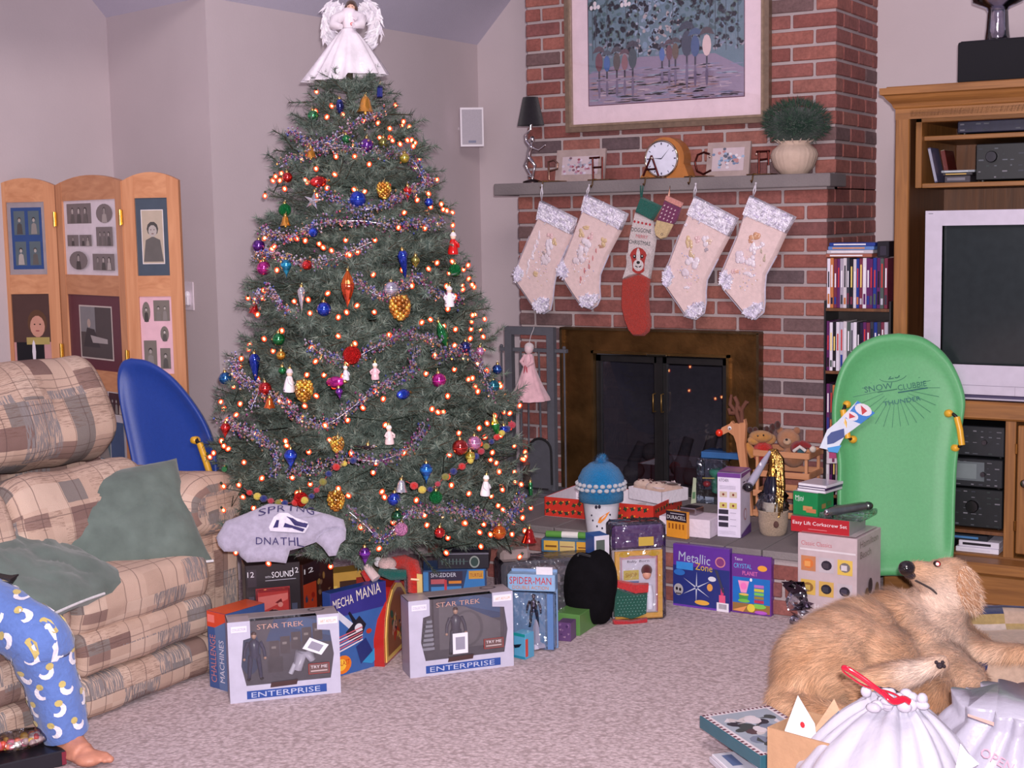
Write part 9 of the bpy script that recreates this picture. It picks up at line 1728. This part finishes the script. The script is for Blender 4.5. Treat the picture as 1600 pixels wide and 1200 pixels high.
mb = MB(); P = crom([ond(1418, 1097, 3.20), ond(1392, 1082, 3.20), ond(1352, 1072, 3.21), ond(1325, 1055, 3.22), ond(1316, 1046, 3.22), ond(1322, 1044, 3.21), ond(1345, 1058, 3.20), ond(1372, 1078, 3.19), ond(1400, 1098, 3.19)], 6); mb.tube(P, .0060, (196, 24, 50), n=8, flat=.35); mb.tube(crom([ond(1380, 1082, 3.18), ond(1395, 1096, 3.17), ond(1412, 1092, 3.18), ond(1422, 1097, 3.18)], 4), [.010]*13, (206, 24, 52), n=8, flat=.5); mb.build('red_drawstring', M_GLOSS, t, label='red plastic drawstring loop')
bc3 = ond(1600, 1210, 3.45); bc3.z = 0; tp3 = ond(1590, 1100, 3.5)
t = bag('white_rubbish_bag', 'second white plastic bag with faint pink print at the lower right corner', bc3, .25, .20, tp3.z+.02, 5, .45, lean=(.02, .02), col=(172, 168, 184))
mb = MB(); fr = Frame(ond(1530, 1180, 3.24), (CR*.98+V((0, 0, -.12))).normalized(), V((-.0, .1, .99)).normalized()); mb.text(fr, 'OPEN', .0, .0, .022, (214, 160, 180), .08, rot=-.4); mb.poly(fr, [(-.03, .085), (.03, .07), (.03, .078), (-.03, .09)], (216, 160, 150)); mb.build('pink_print', M_BAG, t)
t = thing('paper_scrap', 'folded white paper corner sticking up between the two bags', 'paper', ond(1500, 1200, 3.2)); mb = MB(); mb.prism([(0, 0), (.055, .03), (.028, .055), (.012, .075)], Frame(ond(1490, 1215, 3.16), CR, V((0, .1, .99)).normalized()), .001, (236, 232, 240)); mb.build('sheet', M_PAPER, t); mb = MB(); mb.tube([ond(1496, 1208, 3.155), ond(1503, 1172, 3.155)], .0008, (206, 200, 210), n=4); mb.build('crease', M_PAPER, t)

# =============== BOOKS AND CARTON ===============
def tome(name, label, cat, A_, B_, D_, z1, th, side, cover, fn=None, group=None):
    A_, B_, D_ = onz(*A_, z1), onz(*B_, z1), onz(*D_, z1); U = (D_-A_); w = U.length; U.normalize(); Vd = B_-A_; Vd = Vd-U*Vd.dot(U); d = Vd.length; Vd.normalize(); t = thing(name, label, cat, A_+U*w/2+Vd*d/2-V((0, 0, th)), math.atan2(U.y, U.x), group=group)
    M = Matrix((U, Vd, V((0, 0, 1)))).transposed().to_4x4(); M.translation = A_-V((0, 0, th)); flip = U.cross(Vd).z < 0
    mb = MB(M); mb.box(0, w, 0, d, 0, th, side, ch=.0015)
    if flip: mb.f = [f[::-1] for f in mb.f]
    mb.build('cover', M_CARD, t); fr = Frame(A_, U, Vd); 
    if fr.N.z < 0: fr.N = -fr.N
    mb = MB(); mb.rect(fr, .003, .003, w-.003, d-.003, cover)
    if fn: fn(mb, fr, w, d)
    if fr.U.cross(fr.V).z < 0: mb.f = [f[::-1] for f in mb.f]
    mb.build('printed_cover', M_CARD, t); return t
def cv(mb, fr, w, d):
    mb.rect(fr, .004, .004, w-.004, d-.004, (226, 214, 218))
    n = 17
    for k in range(n):
        for (u, v, a, b) in ((k/n*w, .004, .5/n*w, .010), (k/n*w, d-.014, .5/n*w, .010)): mb.lay = 3; mb.rect(fr, u+.004, v, min(u+a+.004, w-.004), v+b, (96, 30, 56))
        for (u, v) in ((.004, k/n*d), (w-.014, k/n*d)): mb.lay = 3; mb.rect(fr, u, v+.004, u+.010, min(v+.5/n*d+.004, d-.004), (96, 30, 56))
    mb.rect(fr, .022, .022, w-.022, d-.022, (160, 170, 182)); rnd(mb, fr, w, d, ((84, 64, 70), (60, 70, 70), (206, 196, 196), (150, 110, 104), (44, 44, 56), (120, 130, 150), (220, 210, 214)), 34, 4, .012, .034, (.14, .14, .86, .86))
tome('hardback_book', 'large book with a teal edge and checkered border, top of the pile by the carton', 'book', (1093, 1118), (1184, 1091), (1188, 1182), .105, .036, (52, 98, 112), (206, 196, 200), cv)
tome('hardback_book', 'white and red book lying askew under the teal-edged one', 'book', (1124, 1145), (1200, 1128), (1206, 1210), .066, .016, (216, 210, 222), (196, 190, 204), lambda mb, fr, w, d: (mb.rect(fr, .01, .01, .06, .12, (130, 40, 56)), mb.rect(fr, .07, .01, .12, .10, (56, 66, 96))))
tome('magazine', 'pale magazine at the bottom of the book pile', 'magazine', (1112, 1178), (1200, 1150), (1180, 1240), .030, .010, (226, 222, 230), (206, 206, 216), lambda mb, fr, w, d: (mb.rect(fr, .02, .02, .10, .05, (90, 110, 150)), mb.rect(fr, .02, .07, .08, .12, (150, 60, 70))))
tome('magazine', 'thin folded leaflet on the carpet under the magazine', 'leaflet', (1108, 1182), (1196, 1165), (1170, 1238), .0185, .016, (206, 200, 210), (214, 208, 220))
c0 = ond(1199, 1136, 3.42); c1 = ond(1262, 1140, 3.34); t = thing('cardboard_carton', 'open brown cardboard carton with papers, left of the white rubbish bag', 'carton', (c0.x, c0.y, 0)); U = (c1-c0); U.z = 0; w = .24; U.normalize(); n_ = V((-U.y, U.x, 0)); n_ = n_ if n_.dot(CF) > 0 else -n_
M = Matrix((U, n_, V((0, 0, 1)))).transposed().to_4x4(); M.translation = V((c0.x, c0.y, 0)); hz = c0.z; M_KR = paint('kraft_card', .85, var=.1, vs=12, bump=.2, bs=60)
for q in ((0, w, 0, .004), (0, w, .156, .16), (0, .004, .004, .156), (w-.004, w, .004, .156)): MB(M).box(*q, .001, hz, (176, 136, 104)).build('side_panel', M_KR, t)
MB(M).box(.004, w-.004, .004, .156, .001, .004, (160, 124, 96)).build('bottom', M_KR, t)
for k, (dx, dy, hh, rz_, cc, nm) in enumerate(((.06, .05, .075, .3, (226, 222, 230), 'white sheet with a red dot poking out of the carton'), (.09, .08, .055, -.2, (110, 120, 140), 'grey-blue leaflet poking out of the carton'), (.05, .10, .06, .5, (200, 160, 130), 'tan card poking out of the back of the carton'))):
    b0 = M @ V((dx-.03, dy, 0)); fr = Frame(V((b0.x, b0.y, .05)), (U*math.cos(rz_)+n_*math.sin(rz_)).normalized(), V((.12 if k else -.1, 0, 1)).normalized()); hh2 = hz+hh-.05; tt = thing('loose_paper', nm, 'paper', (b0.x, b0.y, .05)); mb = MB(); mb.prism([(0, 0), (.09, 0), (.085, hh2*.8), (.05, hh2), (.01, hh2*.72)], fr, .0012, cc); mb.build('sheet', M_PAPER, tt); mb = MB(); mb.disc(fr, .055, hh2*.78, .006, .008, (190, 40, 50), 8); mb.rect(fr, .02, hh2*.5, .07, hh2*.53, (120, 130, 160)); mb.build('print', M_PAPER, tt)

# =============== BOTTOM LEFT ===============
p = onz(-6, 1222, 0); q = onz(104, 1196, 0); U = (q-p); w = U.length; U.normalize(); n_ = V((-U.y, U.x, 0)); M = Matrix((U, n_, V((0, 0, 1)))).transposed().to_4x4(); M.translation = p
t = thing('black_flat_box', 'flat black box on the carpet under the person\'s foot at the sofa', 'box', p+U*w/2); MB(M).box(0, w, 0, .16, 0, .045, (34, 32, 40), ch=.003).build('carton', M_CARD, t); mb = MB(M); mb.box(w-.012, w+.0006, -.0006, .1606, .004, .041, (120, 40, 56)); mb.build('end_label', M_CARD, t)
t = thing('clear_bag_of_sweets', 'clear bag with orange, yellow and pink contents on the black box by the sofa', 'bag', p+U*w*.45+n_*.07+V((0, 0, .046))); c = p+U*w*.46+n_*.085+V((0, 0, .074)); mb = MB(); Mx = Matrix.Translation(c) @ Matrix.Rotation(math.atan2(U.y, U.x), 4, 'Z'); mb.ell((0, 0, 0), (.095, .055, .027), (240,)*3, 22, 12, M=Mx); mb.build('clear_film', M_CRINK, t); random.seed(4); mb = MB()
for k in range(60): mb.ell((R(-.07, .07), R(-.035, .035), R(-.012, .008)), (R(.008, .014),)*3, random.choice(((216, 110, 70), (220, 180, 80), (206, 110, 130), (176, 150, 150), (200, 80, 60), (190, 176, 170))), 7, 5, M=Mx)
mb.build('sweets', M_CARD, t)['kind'] = 'stuff'
c = ond(8, 898, 4.22); t = thing('black_case', 'black case lying on the sofa seat at the left edge, behind the pillow', 'case', c); Mx = Matrix.Translation(c) @ Matrix.Rotation(.5, 4, 'Z') @ Matrix.Rotation(.25, 4, 'Y'); mb = MB(Mx); mb.box(-.10, .045, -.07, .07, -.012, .012, (26, 22, 28), ch=.006); mb.build('shell', M_BLACK, t); mb = MB(Mx); mb.box(-.09, -.02, -.071, -.069, -.002, .002, (110, 40, 50)); mb.build('zip', M_PLAST, t)
